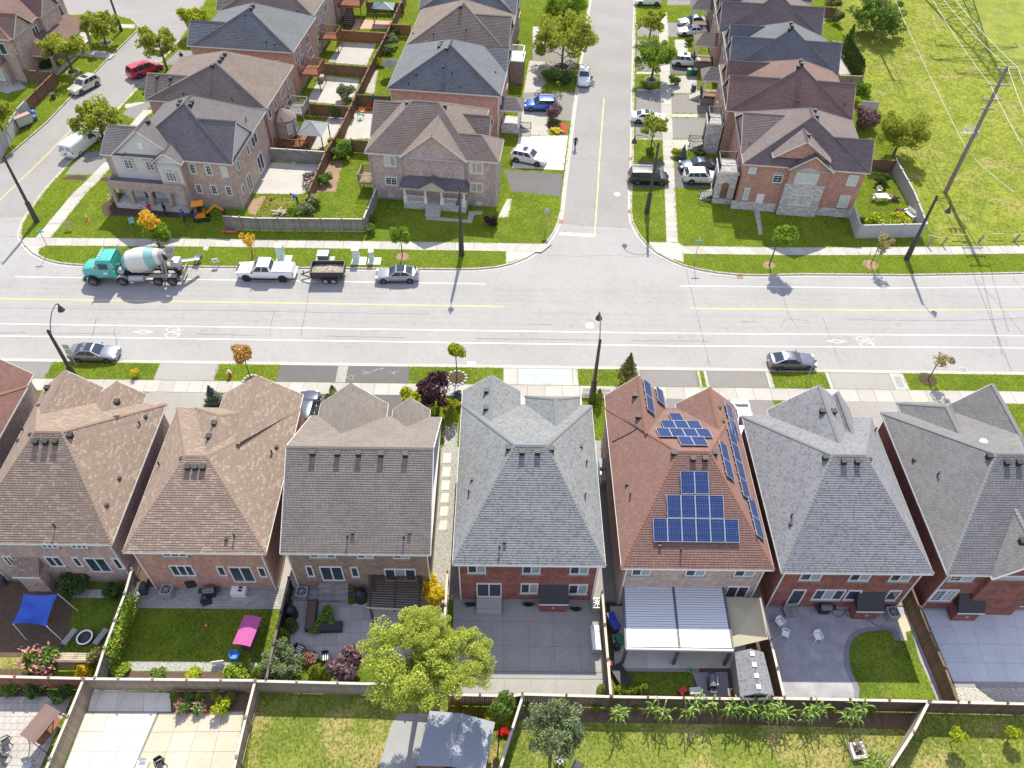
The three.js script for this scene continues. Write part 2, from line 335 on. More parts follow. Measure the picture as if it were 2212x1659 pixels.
// ---------------------------------------------------------------- ground, roads, kerbs, pavements
const RY = -0.12;// road level; lawns and pavements lie at 0
struct(mb().prism([v3(-420,0,120),v3(420,0,120),v3(420,0,-520),v3(-420,0,-520)],-0.4,-0.16).build('ground',M.soil));
struct(mb().prism([v3(-160,0,-52.6),v3(160,0,-52.6),v3(160,0,-68.2),v3(-160,0,-68.2)],-0.15,RY).build('main_road',M.road));
const pts = (a,h = 0) => { const o = [];for (let i = 2;i < a.length;i += 2) o.push(at(a[0],a[1],a[i],a[i + 1],h));return o;};
const curbB = [v3(-50.6,0,-122),v3(-52.17,0,-106.85),v3(-53.9,0,-93.4),v3(-55.3,0,-81),...pts([0,1,232,195,185,285,170,370,200,440,275,520,380,578,500,610,620,624,760,630]),v3(-38,0,-67.3),v3(-29.59,0,-67.34),v3(-14.4,0,-67.46),v3(-5.58,0,-67.56),...pts([1,1,1900,664,2080,648,2212,618]),...pts([2,1,140,560,230,500,310,425,370,340,405,250,430,150,445,0]),...pts([2,0,490,1300,540,900,590,540,640,200]),v3(15.6,0,-152)];
const curbC = [v3(23.6,0,-155),...pts([2,0,1065,100,1050,700,1040,1400]),...pts([2,1,1028,0,1025,160,1040,260,1085,350,1160,445,1250,520,1360,580,1480,632,1620,668,1780,695,1950,712,2150,718]),v3(33,0,-67.6),v3(44.4,0,-67.72),v3(57.6,0,-68.4),v3(75,0,-69.6),v3(110,0,-73)];
const curbD = [v3(-110,0,-67.6),v3(-74,0,-68.5),v3(-66,0,-74),...pts([0,0,20,1380,400,1050,650,790,900,530,1110,330,1180,260,1185,215,1130,165,1000,130,660,128]),v3(-80,0,-130),v3(-120,0,-130.5)];
const curbS = [v3(-110,0,-52.9),v3(110,0,-52.95)];
const offsetLine = (line,d) => line.map((p,i) => { const a = line[Math.max(i - 1,0)],b = line[Math.min(i + 1,line.length - 1)],t = b.clone().sub(a).normalize();return v3(p.x - t.z * d,0,p.z + t.x * d);});
function kerb(line,side) { // side: +1 when the block is on the right of travel
const inn = offsetLine(line,0.17 * side),out = offsetLine(line,-0.34 * side),k = mb(),g = mb();
for (let i = 0;i + 1 < line.length;i++) {
const [a,b,c,d] = [line[i],line[i + 1],inn[i + 1],inn[i]],u = (p,y) => v3(p.x,y,p.z);
k.poly([u(a,0.004),u(b,0.004),u(c,0.012),u(d,0.012)]);k.poly([u(a,-0.14),u(b,-0.14),u(b,0.004),u(a,0.004)]);
g.poly([u(out[i],RY + 0.008),u(out[i + 1],RY + 0.008),u(b,RY + 0.012),u(a,RY + 0.012)]);
}
const root = sgroup('kerb');k.build('kerb_stone',M.kerb,root);g.build('gutter_strip',M.kerb,root);
}
kerb(curbB,-1);kerb(curbC,-1);kerb(curbD,1);kerb(curbS,1);
const block = (name,line,m) => struct(mb().prism(line,-0.3,0).build(name,m));
block('lawn',[...offsetLine(curbB,0.1 * -1),v3(15.6,0,-220),v3(-50,0,-220),v3(-50.6,0,-122)].slice(0,-1),M.lawn);
block('lawn',[...offsetLine(curbC,-0.1),v3(330,0,-73),v3(330,0,-470),v3(23.6,0,-470)],M.lawn);
block('lawn',[...offsetLine(curbD,0.1),v3(-120,0,-67.6)],M.lawn);
block('lawn',[v3(-150,0,-52.75),v3(150,0,-52.75),v3(150,0,60),v3(-150,0,60)],M.lawn);
struct(mb().prism(pts([3,0,590,0,640,280,800,500,830,750,1000,1000,1110,1350,1240,1659]).concat(pts([3,1,1390,330,1500,462]),[v3(60.4,0,-73.5),v3(110,0,-76),v3(300,0,-80),v3(300,0,-420),v3(48,0,-420)]),0,0.006).build('field',M.field));
struct(mb().prism([...pts([2,1,455,268,1045,305]),v3(16.6,0,-89.5),v3(18.8,0,-111),v3(21.6,0,-135.6),v3(24,0,-156),v3(14,0,-156),v3(12.5,0,-131),v3(9.3,0,-104),v3(6.9,0,-84)],RY - 0.1,RY + 0.004).build('side_street',M.side));
struct(mb().prism([v3(20,0,-150),v3(20,0,-220),v3(-80,0,-220),v3(-80,0,-129.8),v3(-61,0,-129.5),v3(-58.3,0,-125),v3(-59.6,0,-114.3),v3(-61.2,0,-97),v3(-63,0,-87.6),v3(-65.8,0,-74.5),v3(-55.6,0,-76),v3(-55.1,0,-81),v3(-53.8,0,-93.4),v3(-52,0,-106.9),v3(-50.4,0,-122),v3(-50,0,-150)],RY - 0.1,RY + 0.004).build('side_street',M.side));
struct(mb().prism([v3(-160,0,-68),v3(-55.4,0,-68),v3(-55.4,0,-76.3),v3(-66,0,-74.8),v3(-75,0,-68.6),v3(-160,0,-68.3)],RY - 0.2,RY + 0.001).build('main_road',M.road));
struct(mb().prism([v3(-8,0,-68),v3(34,0,-68),v3(17.5,0,-78.2),v3(6,0,-78.2)],RY - 0.2,RY + 0.001).build('main_road',M.road));

struct(mb().prism([v3(-160,0,-68),v3(-48,0,-68),v3(-48,0,-90),v3(-160,0,-90)],RY - 0.3,RY - 0.004).build('main_road',M.road));
struct(mb().prism(pts([2,0,60,960,300,965,320,1168,60,1176]),0,0.01).build('paved_front',M.concreteB));
function paint(name,a,b,w,m,y = RY + 0.009) {
const d = b.clone().sub(a).normalize(),s = v3(-d.z,0,d.x).multiplyScalar(w / 2),o = mb();
const n = Math.max(1,Math.round(a.distanceTo(b) / 12));
for (let i = 0;i < n;i++) { const p = a.clone().lerp(b,i / n),q = a.clone().lerp(b,(i + 1) / n);o.poly([v3(p.x - s.x,y,p.z - s.z),v3(q.x - s.x,y,q.z - s.z),v3(q.x + s.x,y,q.z + s.z),v3(p.x + s.x,y,p.z + s.z)]);}
return struct(o.build(name,m));
}
const line = (name,w,m,...P) => { for (let i = 0;i + 1 < P.length;i++) paint(name,v3(P[i][0],0,P[i][1]),v3(P[i + 1][0],0,P[i + 1][1]),w,m);};
line('white_line',0.12,M.white,[-52.2,-65.31],[-1.9,-65.3]);
line('white_line',0.12,M.white,[19.06,-65.45],[41.15,-65.57],[58,-66.2],[90,-68]);
line('white_line',0.12,M.white,[-90,-58.07],[-13,-58.03],[18.5,-58.05],[53,-58.42],[90,-59.4]);
line('white_line',0.13,M.white,[-90,-56.36],[-13,-56.26],[18.3,-56.23],[52.4,-56.65],[90,-57.6]);
line('yellow_line',0.12,M.yellow,[-90,-61.8],[-25.9,-61.77],[0.15,-61.71]);
line('yellow_line',0.12,M.yellow,[19.7,-61.83],[40,-62],[55,-62.45],[90,-63.8]);
{ const P = [[2,1,715,380],[2,1,740,0],[2,0,755,1400],[2,0,795,845]].map((a) => at(...a));for (let i = 0;i < 3;i++) paint('yellow_line',P[i],P[i + 1],0.12,M.yellow);}
paint('stop_line',at(2,1,408,352),at(2,1,718,370),0.5,M.white);
{ const P = [[0,0,60,1659],[0,0,330,1400],[0,0,700,1025]].map((a) => at(...a));P.unshift(v3(-60.9,0,-72));for (let i = 0;i < 3;i++) paint('yellow_line',P[i],P[i + 1],0.11,M.yellow);}
function bikeMark(x,z) {
const y = RY + 0.012,root = sgroup('bicycle_lane_mark');
const dm = mb(),D = [[-1.15,0],[0,0.3],[1.15,0],[0,-0.3]],I = [[-0.62,0],[0,0.17],[0.62,0],[0,-0.17]];
for (let i = 0;i < 4;i++) { const j = (i + 1) % 4,q = (a) => v3(x - 2.2 + a[0],y,z + a[1]);dm.poly([q(D[i]),q(D[j]),q(I[j]),q(I[i])]);}
dm.build('diamond',M.wornWhite,root);
const b = mb(),ring = (cx,cz) => { for (let i = 0;i < 20;i++) { const f = (k,r,e) => v3(x + cx + Math.cos(k / 20 * 6.2832) * r * 1.35,y,z + cz + Math.sin(k / 20 * 6.2832) * r * 0.72);b.poly([f(i,0.42),f(i + 1,0.42),f(i + 1,0.53),f(i,0.53)]);} };
ring(0.75,0.38);ring(0.6,-0.42);
const seg = (x1,z1,x2,z2) => { const p = v3(x + x1,y + 0.003,z + z1),q = v3(x + x2,y + 0.003,z + z2),d = q.clone().sub(p).normalize(),s = v3(-d.z,0,d.x).multiplyScalar(0.05);b.poly([p.clone().sub(s),q.clone().sub(s),q.clone().add(s),p.clone().add(s)]);};
seg(0.75,0.38,1.3,0.2);seg(1.3,0.2,1.35,-0.25);seg(0.6,-0.42,1.25,-0.28);seg(1.3,0.2,0.7,-0.05);seg(0.7,-0.05,0.6,-0.42);seg(1.35,-0.25,1.7,-0.3);seg(1.7,-0.3,1.72,-0.5);seg(1.3,0.2,1.55,0.22);seg(1.55,0.08,1.55,0.36);
b.build('bicycle',M.wornWhite,root);
}
bikeMark(at(0,1,1430,1200).x,-57.15);bikeMark(at(3,1,780,1283).x,-57.2);

function crack(m,w,...P) {
const o = mb(),R = [],y = RY + 0.006;
for (let i = 0;i + 1 < P.length;i++) { const n = Math.max(2,Math.round(P[i].distanceTo(P[i + 1]) / 0.5));for (let k = 0;k < n;k++) R.push(P[i].clone().lerp(P[i + 1],k / n).add(v3(rr(-0.05,0.05),0,rr(-0.05,0.05))));}
R.push(P[P.length - 1]);
for (let i = 0;i + 1 < R.length;i++) { const d = R[i + 1].clone().sub(R[i]).normalize(),s = v3(-d.z,0,d.x).multiplyScalar(w / 2 * rr(0.6,1.3));o.poly([v3(R[i].x - s.x,y,R[i].z - s.z),v3(R[i + 1].x - s.x,y,R[i + 1].z - s.z),v3(R[i + 1].x + s.x,y,R[i + 1].z + s.z),v3(R[i].x + s.x,y,R[i].z + s.z)]);}
struct(o.build('road_crack',m));
}
reseed(77);
for (const [w,a] of [[0.05,[0,1,0,993,1000,1008,2212,1022]],[0.05,[1,1,0,1022,200,1026,900,1040,1500,1048]],[0.06,[0,1,360,1212,800,1216,1035,1215]],[0.06,[0,1,0,1208,215,1208]],[0.06,[0,1,1690,1218,2212,1232]],[0.06,[1,1,590,1238,1290,1252]],[0.06,[1,1,1910,1258,2212,1262]],[0.06,[2,1,0,1262,755,1273]],[0.06,[2,1,1030,1275,1705,1283]],
[0.06,[0,1,828,1075,815,1150,800,1220,765,1270]],[0.07,[0,1,998,1150,985,1200,1000,1250,1003,1310]],[0.06,[1,1,495,760,450,890,430,1020,400,1150,385,1248]],[0.05,[1,1,158,1010,130,1120,118,1240]],[0.06,[2,1,1512,655,1530,770,1590,1000,1640,1210,1700,1440,1718,1500]],[0.05,[2,1,1295,575,1420,620,1505,658]],[0.04,[2,1,310,542,600,548,900,540,1050,553,1170,550,1255,525]],[0.05,[2,1,455,265,700,285,1040,306]],
[0.05,[3,1,120,820,140,900,160,1000,205,1090,275,1185]],[0.04,[3,1,100,1160,150,1095,205,1090,330,1100,370,1122]],[0.05,[3,1,470,1075,530,1210,570,1340,630,1465]],[0.05,[3,1,690,1096,1100,1102,1700,1104,2212,1080]],[0.05,[3,1,1815,755,1900,860,2020,990,2210,1220]],[0.05,[3,1,2120,735,2212,835]],[0.05,[2,1,1725,715,1850,722,2000,746]],[0.04,[2,1,1975,1112,2110,1113]],[0.04,[2,1,130,1136,340,1138]],[0.04,[0,1,0,372,165,380]],[0.04,[0,1,0,810,95,810]]]) crack(M.seal,w * 0.85,...pts(a));
crack(M.faintSeal,0.05,...pts([2,0,560,1370,700,1375,840,1385]));crack(M.faintSeal,0.04,...pts([2,0,560,690,800,700,1035,715]));
function grating(p,ry,m) {
const root = thing('drain_grating',grating.labels.shift(),'drain',v3(p.x,RY,p.z),ry,'road drains along the kerbs');
const f = mb();f.box(0,0.011,0,0.75,0.012,0.62);f.build('frame',m,root);
for (let i = -2;i <= 2;i++) mb().box(i * 0.13,0.0235,0,0.05,0.012,0.5).build('slot',M.black,root);
}
grating.labels = ['drain grating in the gutter beside the grey saloon at the left','drain grating in the gutter by the small tree with the stone ring','drain grating in the gutter at the right end of the near kerb','rusty drain grating in the far kerb near the right-hand shady sapling','rusty drain grating on the left kerb of the side street','rusty drain grating on the right kerb of the side street','rusty drain grating on the right kerb of the side street beside the dark minivan','drain grating on the left-hand street near the white van'];
const rust = mat([0.42,0.2,0.14],0.85);
for (const [a,ry,m] of [[[0,1,1035,1435],0,M.galv],[[1,1,1860,1480],0,M.galv],[[3,1,1692,1530],0,M.galv],[[2,1,1970,722],0,rust],[[2,1,430,250],1.5,rust],[[2,1,1020,163],1.5,rust],[[2,0,1025,1365],1.5,rust],[[0,0,240,1215],0.9,M.galv]]) grating(at(...a),ry,m);
struct(mb().lathe(at(2,1,672,1145).x,RY,at(2,1,672,1145).z,[[0,0.012],[0.45,0.012],[0.5,0]],20).build('manhole_cover',M.kerb));
struct(mb().lathe(at(2,1,910,12).x,RY,at(2,1,910,12).z,[[0,0.014],[0.4,0.014],[0.45,0]],20).build('manhole_cover',M.kerb));

function pavement(left,right,step,label) {
const root = sgroup('sidewalk',label),len = left[0].distanceTo(left[left.length - 1]);
const pick = (L,t) => { const k = Math.min(L.length - 2,Math.floor(t * (L.length - 1)));return L[k].clone().lerp(L[k + 1],t * (L.length - 1) - k);};
const n = Math.round(len / step),g = 0.018 / len;
struct(mb().prism([...left,...right.slice().reverse()],-0.05,0.006).build('joint_bed',M.joint,root));
for (let i = 0;i < n;i++) {
const a = i / n + g,b = (i + 1) / n - g,dy = rr(0.013,0.019);
mb().prism([pick(left,a),pick(left,b),pick(right,b),pick(right,a)],-0.02,dy).build('slab',rnd() < 0.35 ? M.concreteB : M.concrete,root);
}
}
reseed(5);
pavement([v3(-75,0,-50.56),v3(-10,0,-50.52),v3(70,0,-50.57)],[v3(-75,0,-49.1),v3(-10,0,-49.08),v3(70,0,-48.98)],1.5);
pavement([v3(-53.9,0,-71.9),v3(-30,0,-72.22),v3(-2,0,-72.27),v3(5.4,0,-72.27)],[v3(-53.3,0,-70.5),v3(-30,0,-70.83),v3(-2,0,-70.8),v3(4.2,0,-70.75)],1.5);
pavement([v3(18.9,0,-72.28),v3(32.7,0,-72.28),v3(47.4,0,-72.76),v3(61,0,-73.4),v3(75,0,-74.4)],[v3(20.3,0,-70.83),v3(33,0,-70.9),v3(47.2,0,-71.3),v3(60.9,0,-71.9),v3(75,0,-72.9)],1.5);
pavement(pts([2,1,1335,435,1320,0]).concat(pts([2,0,1305,1300,1280,700,1268,150])),pts([2,1,1435,435,1410,0]).concat(pts([2,0,1395,1300,1370,700,1340,100])),1.5);
pavement(pts([0,1,310,395,640,0]).concat(pts([0,0,720,1590,905,1400])),pts([0,1,440,395,755,0]).concat(pts([0,0,830,1590,1000,1400])),1.5);
const sheet = (name,m,y,a) => struct(mb().prism(Array.isArray(a[0]) ? a.flatMap((q) => pts(q)) : pts(a),0,y).build(name,m));
sheet('sidewalk_ramp',M.concrete,0.008,[0,1,205,398,320,395,400,465,345,490,330,530,380,570,280,510,200,430]);
sheet('sidewalk_ramp',M.concrete,0.008,[[1,1,2150,440],[2,1,0,452,300,455,285,470,220,510,140,555,0,602],[1,1,2160,622,2160,515]]);
sheet('sidewalk_ramp',M.concrete,0.008,[2,1,1185,432,1440,437,1480,468,1485,605,1370,575,1260,515,1190,450]);
sheet('front_path',M.concrete,0.008,[0,1,1790,398,1820,398,1920,408,1915,440,1810,440,1800,505,1755,505,1765,440]);

const kx = (x,z) => { const a = px(x,805);return a.x;};
const drives = [[-40,103,M.oldDrive,0],[338,468,M.paleDrive,1],[602,727,M.drive,1],[751,885,M.drive,1],[1119,1236,M.blueStain,1],[1383,1505,M.oldDrive,1],[1527,1652,M.oldDrive,1],[1790,1918,M.paleDrive,1]];
for (const [a,b,m,on] of drives) {
const A = kx(a),B = kx(b);
struct(mb().prism([v3(A,0,-52.72),v3(B,0,-52.72),v3(B,0,-50.6),v3(A,0,-50.6)],0,0.006).build('driveway',m));
if (on && a !== 1119) struct(mb().prism([v3(A,0,-49.05),v3(B,0,-49.05),v3(B,0,-42.2),v3(A,0,-42.2)],0,0.006).build('driveway',m));
}
for (const [a,b] of [[1088,1118],[1237,1248],[1372,1382],[1653,1664],[1506,1511],[1520,1526],[1782,1789],[1919,1949]]) struct(mb().prism([v3(kx(a),0,-52.72),v3(kx(b),0,-52.72),v3(kx(b),0,-50.6),v3(kx(a),0,-50.6)],0,0.01).build('driveway_edge',M.concrete));
struct(mb().prism([v3(kx(1085),0,-49.05),v3(kx(1252),0,-49.05),v3(kx(1252),0,-43),v3(kx(1085),0,-43)],0,0.006).build('driveway',M.paleConcrete));
struct(mb().prism([v3(kx(1926),0,-52.3),v3(kx(1940),0,-52.3),v3(kx(1940),0,-50.9),v3(kx(1926),0,-50.9)],0,0.014).build('driveway_edge',M.greyConcrete));
struct(mb().prism([v3(kx(728),0,-52.72),v3(kx(750),0,-52.72),v3(kx(750),0,-50.6),v3(kx(728),0,-50.6)],0,0.014).build('gravel_strip',M.gravel));
reseed(15);for (const [a,b] of [[751,885],[1119,1236]]) for (let k = 0;k < 5;k++) { const x = rr(kx(a) + 0.5,kx(b) - 0.5),z = rr(-52.3,-51),o = mb();let p = v3(x,0,z);for (let i = 0;i < 5;i++) { const q = p.clone().add(v3(rr(-0.5,0.7),0,rr(-0.4,0.4)));q.x = clamp(q.x,kx(a),kx(b));q.z = clamp(q.z,-52.6,-50.7);const d = q.clone().sub(p).normalize(),s = v3(-d.z,0,d.x).multiplyScalar(0.015);o.poly([v3(p.x - s.x,0.01,p.z - s.z),v3(q.x - s.x,0.01,q.z - s.z),v3(q.x + s.x,0.01,q.z + s.z),v3(p.x + s.x,0.01,p.z + s.z)]);p = q;} struct(o.build('driveway_crack',M.concrete));}

for (const [n,m,a] of [
['driveway',M.oldDrive,[2,0,1076,785,1288,785,1296,1192,1066,1192]],['driveway',M.drive,[2,0,1066,1400,1303,1400,1310,1618,1060,1618]],['driveway',M.oldDrive,[2,0,1082,345,1272,345,1280,612,1076,612]],['driveway',M.oldDrive,[2,0,1083,206,1266,206,1270,318,1082,318]],['driveway',M.oldDrive,[2,0,1085,0,1260,0,1262,55,1084,55]],
['driveway',M.oldDrive,[2,0,1378,815,1780,815,1720,978,1380,978]],['driveway',M.oldDrive,[2,0,1384,1020,1700,1020,1650,1200,1390,1200]],['driveway',M.oldDrive,[2,0,1342,0,1560,0,1540,45,1342,45]],['driveway',M.drive,[2,0,1408,1405,1800,1405,1760,1625,1410,1625]],['driveway',M.oldDrive,[2,0,1345,195,1560,195,1550,318,1348,318]],['driveway',M.drive,[2,0,1366,520,1600,520,1600,640,1370,640]],
['paved_front',M.concreteB,[2,0,1372,655,1600,655,1600,808,1376,808]],['paved_front',M.concrete,[2,0,1382,984,1720,984,1712,1014,1384,1014]],['paved_front',M.concrete,[2,0,1392,1206,1650,1206,1620,1300,1395,1300]],['paved_front',M.concrete,[2,0,1406,342,1520,342,1520,460,1408,460]],
['driveway_edge',M.concrete,[2,0,1066,1196,1296,1196,1297,1206,1066,1206]],['driveway_edge',M.concrete,[2,0,1076,620,1280,620,1281,642,1076,642]],['driveway_edge',M.blueStain,[2,0,1074,770,1288,770,1288,784,1074,784]],
['paved_front',M.paleConcrete,[2,0,60,1180,330,1172,485,1172,446,1470,0,1450]],['driveway',M.drive,[[2,0,-70,1462,440,1505],[2,1,424,38,0,-8]]],
['driveway',M.oldDrive,[2,0,100,800,540,800,520,1045,60,1010]],['paved_front',M.concreteB,[2,0,150,520,560,560,556,590,350,620,240,800,100,800]],['driveway',M.oldDrive,[2,0,170,390,590,390,560,560,180,520]],['paved_front',M.concrete,[2,0,180,230,620,230,600,385,180,385]],
['driveway',M.oldDrive,[0,0,560,1510,720,1310,990,1310,830,1510]],['driveway',M.oldDrive,[0,0,1060,985,1160,880,1330,880,1200,1050]],['driveway',M.oldDrive,[0,0,1160,730,1280,640,1400,640,1300,800]],['driveway',M.oldDrive,[0,0,1400,560,1600,560,1720,440,1550,430]],['paved_front',M.concrete,[0,0,970,1250,1240,950,1330,950,1000,1330]],['driveway_edge',M.concrete,[0,0,1085,900,1250,880,1250,890,1080,940]],
['planting_bed',M.mulch,[0,0,525,1550,600,1515,760,1520,735,1560]],['planting_bed',M.mulch,[0,0,850,1565,890,1530,990,1530,970,1570]],
['front_path',M.concrete,[2,1,2090,150,2140,150,2165,370,2135,370]],['front_path',M.concrete,[1,1,2170,60,2212,60,2180,220,2095,222,2110,180]],['front_path',M.concreteB,[1,1,1470,208,1830,240,1840,165,1960,165,1960,195,1885,200,1865,270,1470,240]],
['front_path',M.concrete,[0,0,570,190,720,200,1170,210,1165,245,600,225]],['front_path',M.concreteB,[0,0,700,280,800,280,690,420,900,440,1000,470,950,510,680,480,600,420]],
]) sheet(n,m,n === 'driveway' ? 0.006 : n === 'driveway_edge' ? 0.014 : 0.01,a);
// ---------------------------------------------------------------- house builder
function roofPlane(o,poly,step = 0.17,lift = 0.036) {
const n = v3(0,0,0);for (let i = 0;i < poly.length;i++) { const a = poly[i],b = poly[(i + 1) % poly.length];n.x += (a.y - b.y) * (a.z + b.z);n.y += (a.z - b.z) * (a.x + b.x);n.z += (a.x - b.x) * (a.y + b.y);}
n.normalize();if (n.y < 0) { n.negate();poly = poly.slice().reverse();}
const t = v3(n.z,0,-n.x).normalize(),s = n.clone().cross(t),O = poly[0];if (s.y < 0) { s.negate();t.negate();}
const q = poly.map((p) => [p.clone().sub(O).dot(t),p.clone().sub(O).dot(s)]),b0 = Math.min(...q.map((k) => k[1])),b1 = Math.max(...q.map((k) => k[1]));
const clip = (P,lim,sg) => { const R = [];for (let i = 0;i < P.length;i++) { const a = P[i],b = P[(i + 1) % P.length],da = (a[1] - lim) * sg,db = (b[1] - lim) * sg;if (da >= 0) R.push(a);if ((da > 0) !== (db > 0) && da !== db && Math.abs(da - db) > 1e-9) { const k = da / (da - db);if (k > 0 && k < 1) R.push([lerp(a[0],b[0],k),lerp(a[1],b[1],k)]);} } return R;};
const W = (a,b,d) => O.clone().addScaledVector(t,a).addScaledVector(s,b).addScaledVector(n,d),u0 = O.dot(t);
for (let b = b0,i = 0;b < b1 - 0.01;b += step,i++) {
const e = Math.min(b + step,b1),P = clip(clip(q,b,1),e,-1);if (P.length < 3) continue;
o.poly(P.map(([x,y]) => W(x,y,lift * (1 - (y - b) / step))),P.map(([x,y]) => [x + u0,y - b0]));
const low = P.filter((k) => Math.abs(k[1] - b) < 1e-4).sort((m,k) => m[0] - k[0]);
if (low.length >= 2) { const [l,r] = [low[0],low[low.length - 1]];o.poly([W(l[0],b,-0.004),W(r[0],b,-0.004),W(r[0],b,lift),W(l[0],b,lift)],[[l[0] + u0,b - b0 - 0.012],[r[0] + u0,b - b0 - 0.012],[r[0] + u0,b - b0],[l[0] + u0,b - b0]]);}
}
}
function ridgeCaps(o,a,b,w = 0.15) {
const d = b.clone().sub(a),L = d.length();d.normalize();const s = v3(d.z,0,-d.x);if (s.lengthSq() < 1e-6) return;s.normalize();
const up = s.clone().cross(d);if (up.y < 0) up.negate();const n = Math.max(1,Math.round(L / 0.3)),rise = d.y * d.y > 0.02 ? 0.075 : 0.085;
for (let i = 0;i < n;i++) {
const P = (k,j,h) => a.clone().addScaledVector(d,k * L / n).addScaledVector(s,j).addScaledVector(up,h);
for (const j of [-w,w]) o.poly([P(i,0,0.055),P(i + 1.02,0,0.03),P(i + 1.02,j,0.03 - rise),P(i,j,0.055 - rise)]);
o.poly([P(i,-w,0.055 - rise),P(i,0,0.055),P(i,w,0.055 - rise),P(i,0,0.0)]);
}
}
const winCache = {};
function windowUnit(parent,x,y,z,w,h,o = {}) {
const n = o.n || 2,key = [w.toFixed(2),h.toFixed(2),n,o.arch,o.grid,o.door,o.surround,o.blind].join();
if (!winCache[key]) {
const f = mb(),t = 0.075,d = 0.09;
f.box(-w / 2 + t / 2,0,d / 2,t,h,d).box(w / 2 - t / 2,0,d / 2,t,h,d).box(0,0,d / 2,w - 2 * t,t,d - 0.004).box(0,h - t,d / 2,w - 2 * t,t,d - 0.004);
for (let i = 1;i < n;i++) f.box(-w / 2 + i * w / n,t,d / 2 - 0.005,0.085,h - 2 * t,d - 0.012);
if (o.grid) { const m = Math.round(h / 0.36);for (let i = 1;i < m;i++) f.box(0,i * h / m,0.03,w - 2 * t,0.028,0.03);for (let i = 0;i < n;i++) f.box(-w / 2 + (i + 0.5) * w / n,t,0.032,0.028,h - 2 * t,0.028);}
if (o.arch) { const R = w / 2,K = 10,q = (r,k,zz) => v3(Math.cos(Math.PI * k / K) * r,h + Math.sin(Math.PI * k / K) * r * 0.55,zz);for (let k = 0;k < K;k++) { f.poly([q(R,k,d),q(R,k + 1,d),q(R - t,k + 1,d),q(R - t,k,d)]);f.poly([q(R,k,0),q(R,k + 1,0),q(R,k + 1,d),q(R,k,d)]);} for (let k = 2;k < K;k += 2) f.bar(v3(0,h,0.04),q(R - t,k,0.04),0.03);}
const panes = [];for (let i = 0;i < n;i++) { const g = mb(),a = -w / 2 + i * w / n + (i ? 0.04 : t),b = -w / 2 + (i + 1) * w / n - (i < n - 1 ? 0.04 : t);g.box((a + b) / 2,t,0.012,b - a,h - 2 * t,0.024);panes.push(g.geo());}
if (o.arch) { const g = mb(),P = [];for (let k = 0;k <= 10;k++) P.push(v3(Math.cos(Math.PI * k / 10) * (w / 2 - t),h + Math.sin(Math.PI * k / 10) * (w / 2 - t) * 0.55,0.02));g.poly(P);panes.push(g.geo());}
const s = mb().box(0,-0.1,0.07,w + 0.24,0.1,0.16);let su = null;
if (o.surround) { su = mb();const k = 0.17;su.box(-w / 2 - k / 2,-k,0.03,k,h + 2 * k,0.06).box(w / 2 + k / 2,-k,0.03,k,h + 2 * k,0.06).box(0,h,0.03,w,k,0.058).box(0,-k,0.04,w + 0.1,k,0.1);}
winCache[key] = { f: f.geo(),panes,s: s.geo(),su: su && su.geo() };
}
const c = winCache[key],m = add(o.door ? 'patio_door' : 'window',c.f,o.frame || M.trim,parent);
m.position.set(x,y,z);m.rotation.y = [0,Math.PI / 2,Math.PI,-Math.PI / 2][o.face || 0];
c.panes.forEach((g,i) => add('pane',g,o.blind && (o.blind === 2 || i % 2 === 0) ? M.blind : i === 1 && o.pale ? M.paleGlass : M.glass,m));
if (c.su) add('surround',c.su,M.stuccoWarm,m);else if (!o.door && !o.nosill) add('sill',c.s,M.greyConcrete,m);
return m;
}
const ventG = {};
{ const g = mb();g.box(0,-0.1,0,0.34,0.34,0.34);g.box(0,0.24,0,0.42,0.07,0.42);ventG.box = g.geo();const p = mb();p.cyl(v3(0,-0.1,0),v3(0,0.42,0),0.055,0.055,8);p.cyl(v3(0,0.36,0),v3(0,0.47,0),0.085,0.075,8);ventG.pipe = p.geo();const s = mb();s.box(0,-0.06,0,0.2,0.2,0.2);s.box(0,0.14,0,0.24,0.05,0.25);ventG.small = s.geo();const w = mb();w.lathe(0,-0.05,0,[[0.32,0],[0.32,0.12],[0.25,0.2],[0.12,0.26],[0,0.28]],14);ventG.dome = w.geo();}
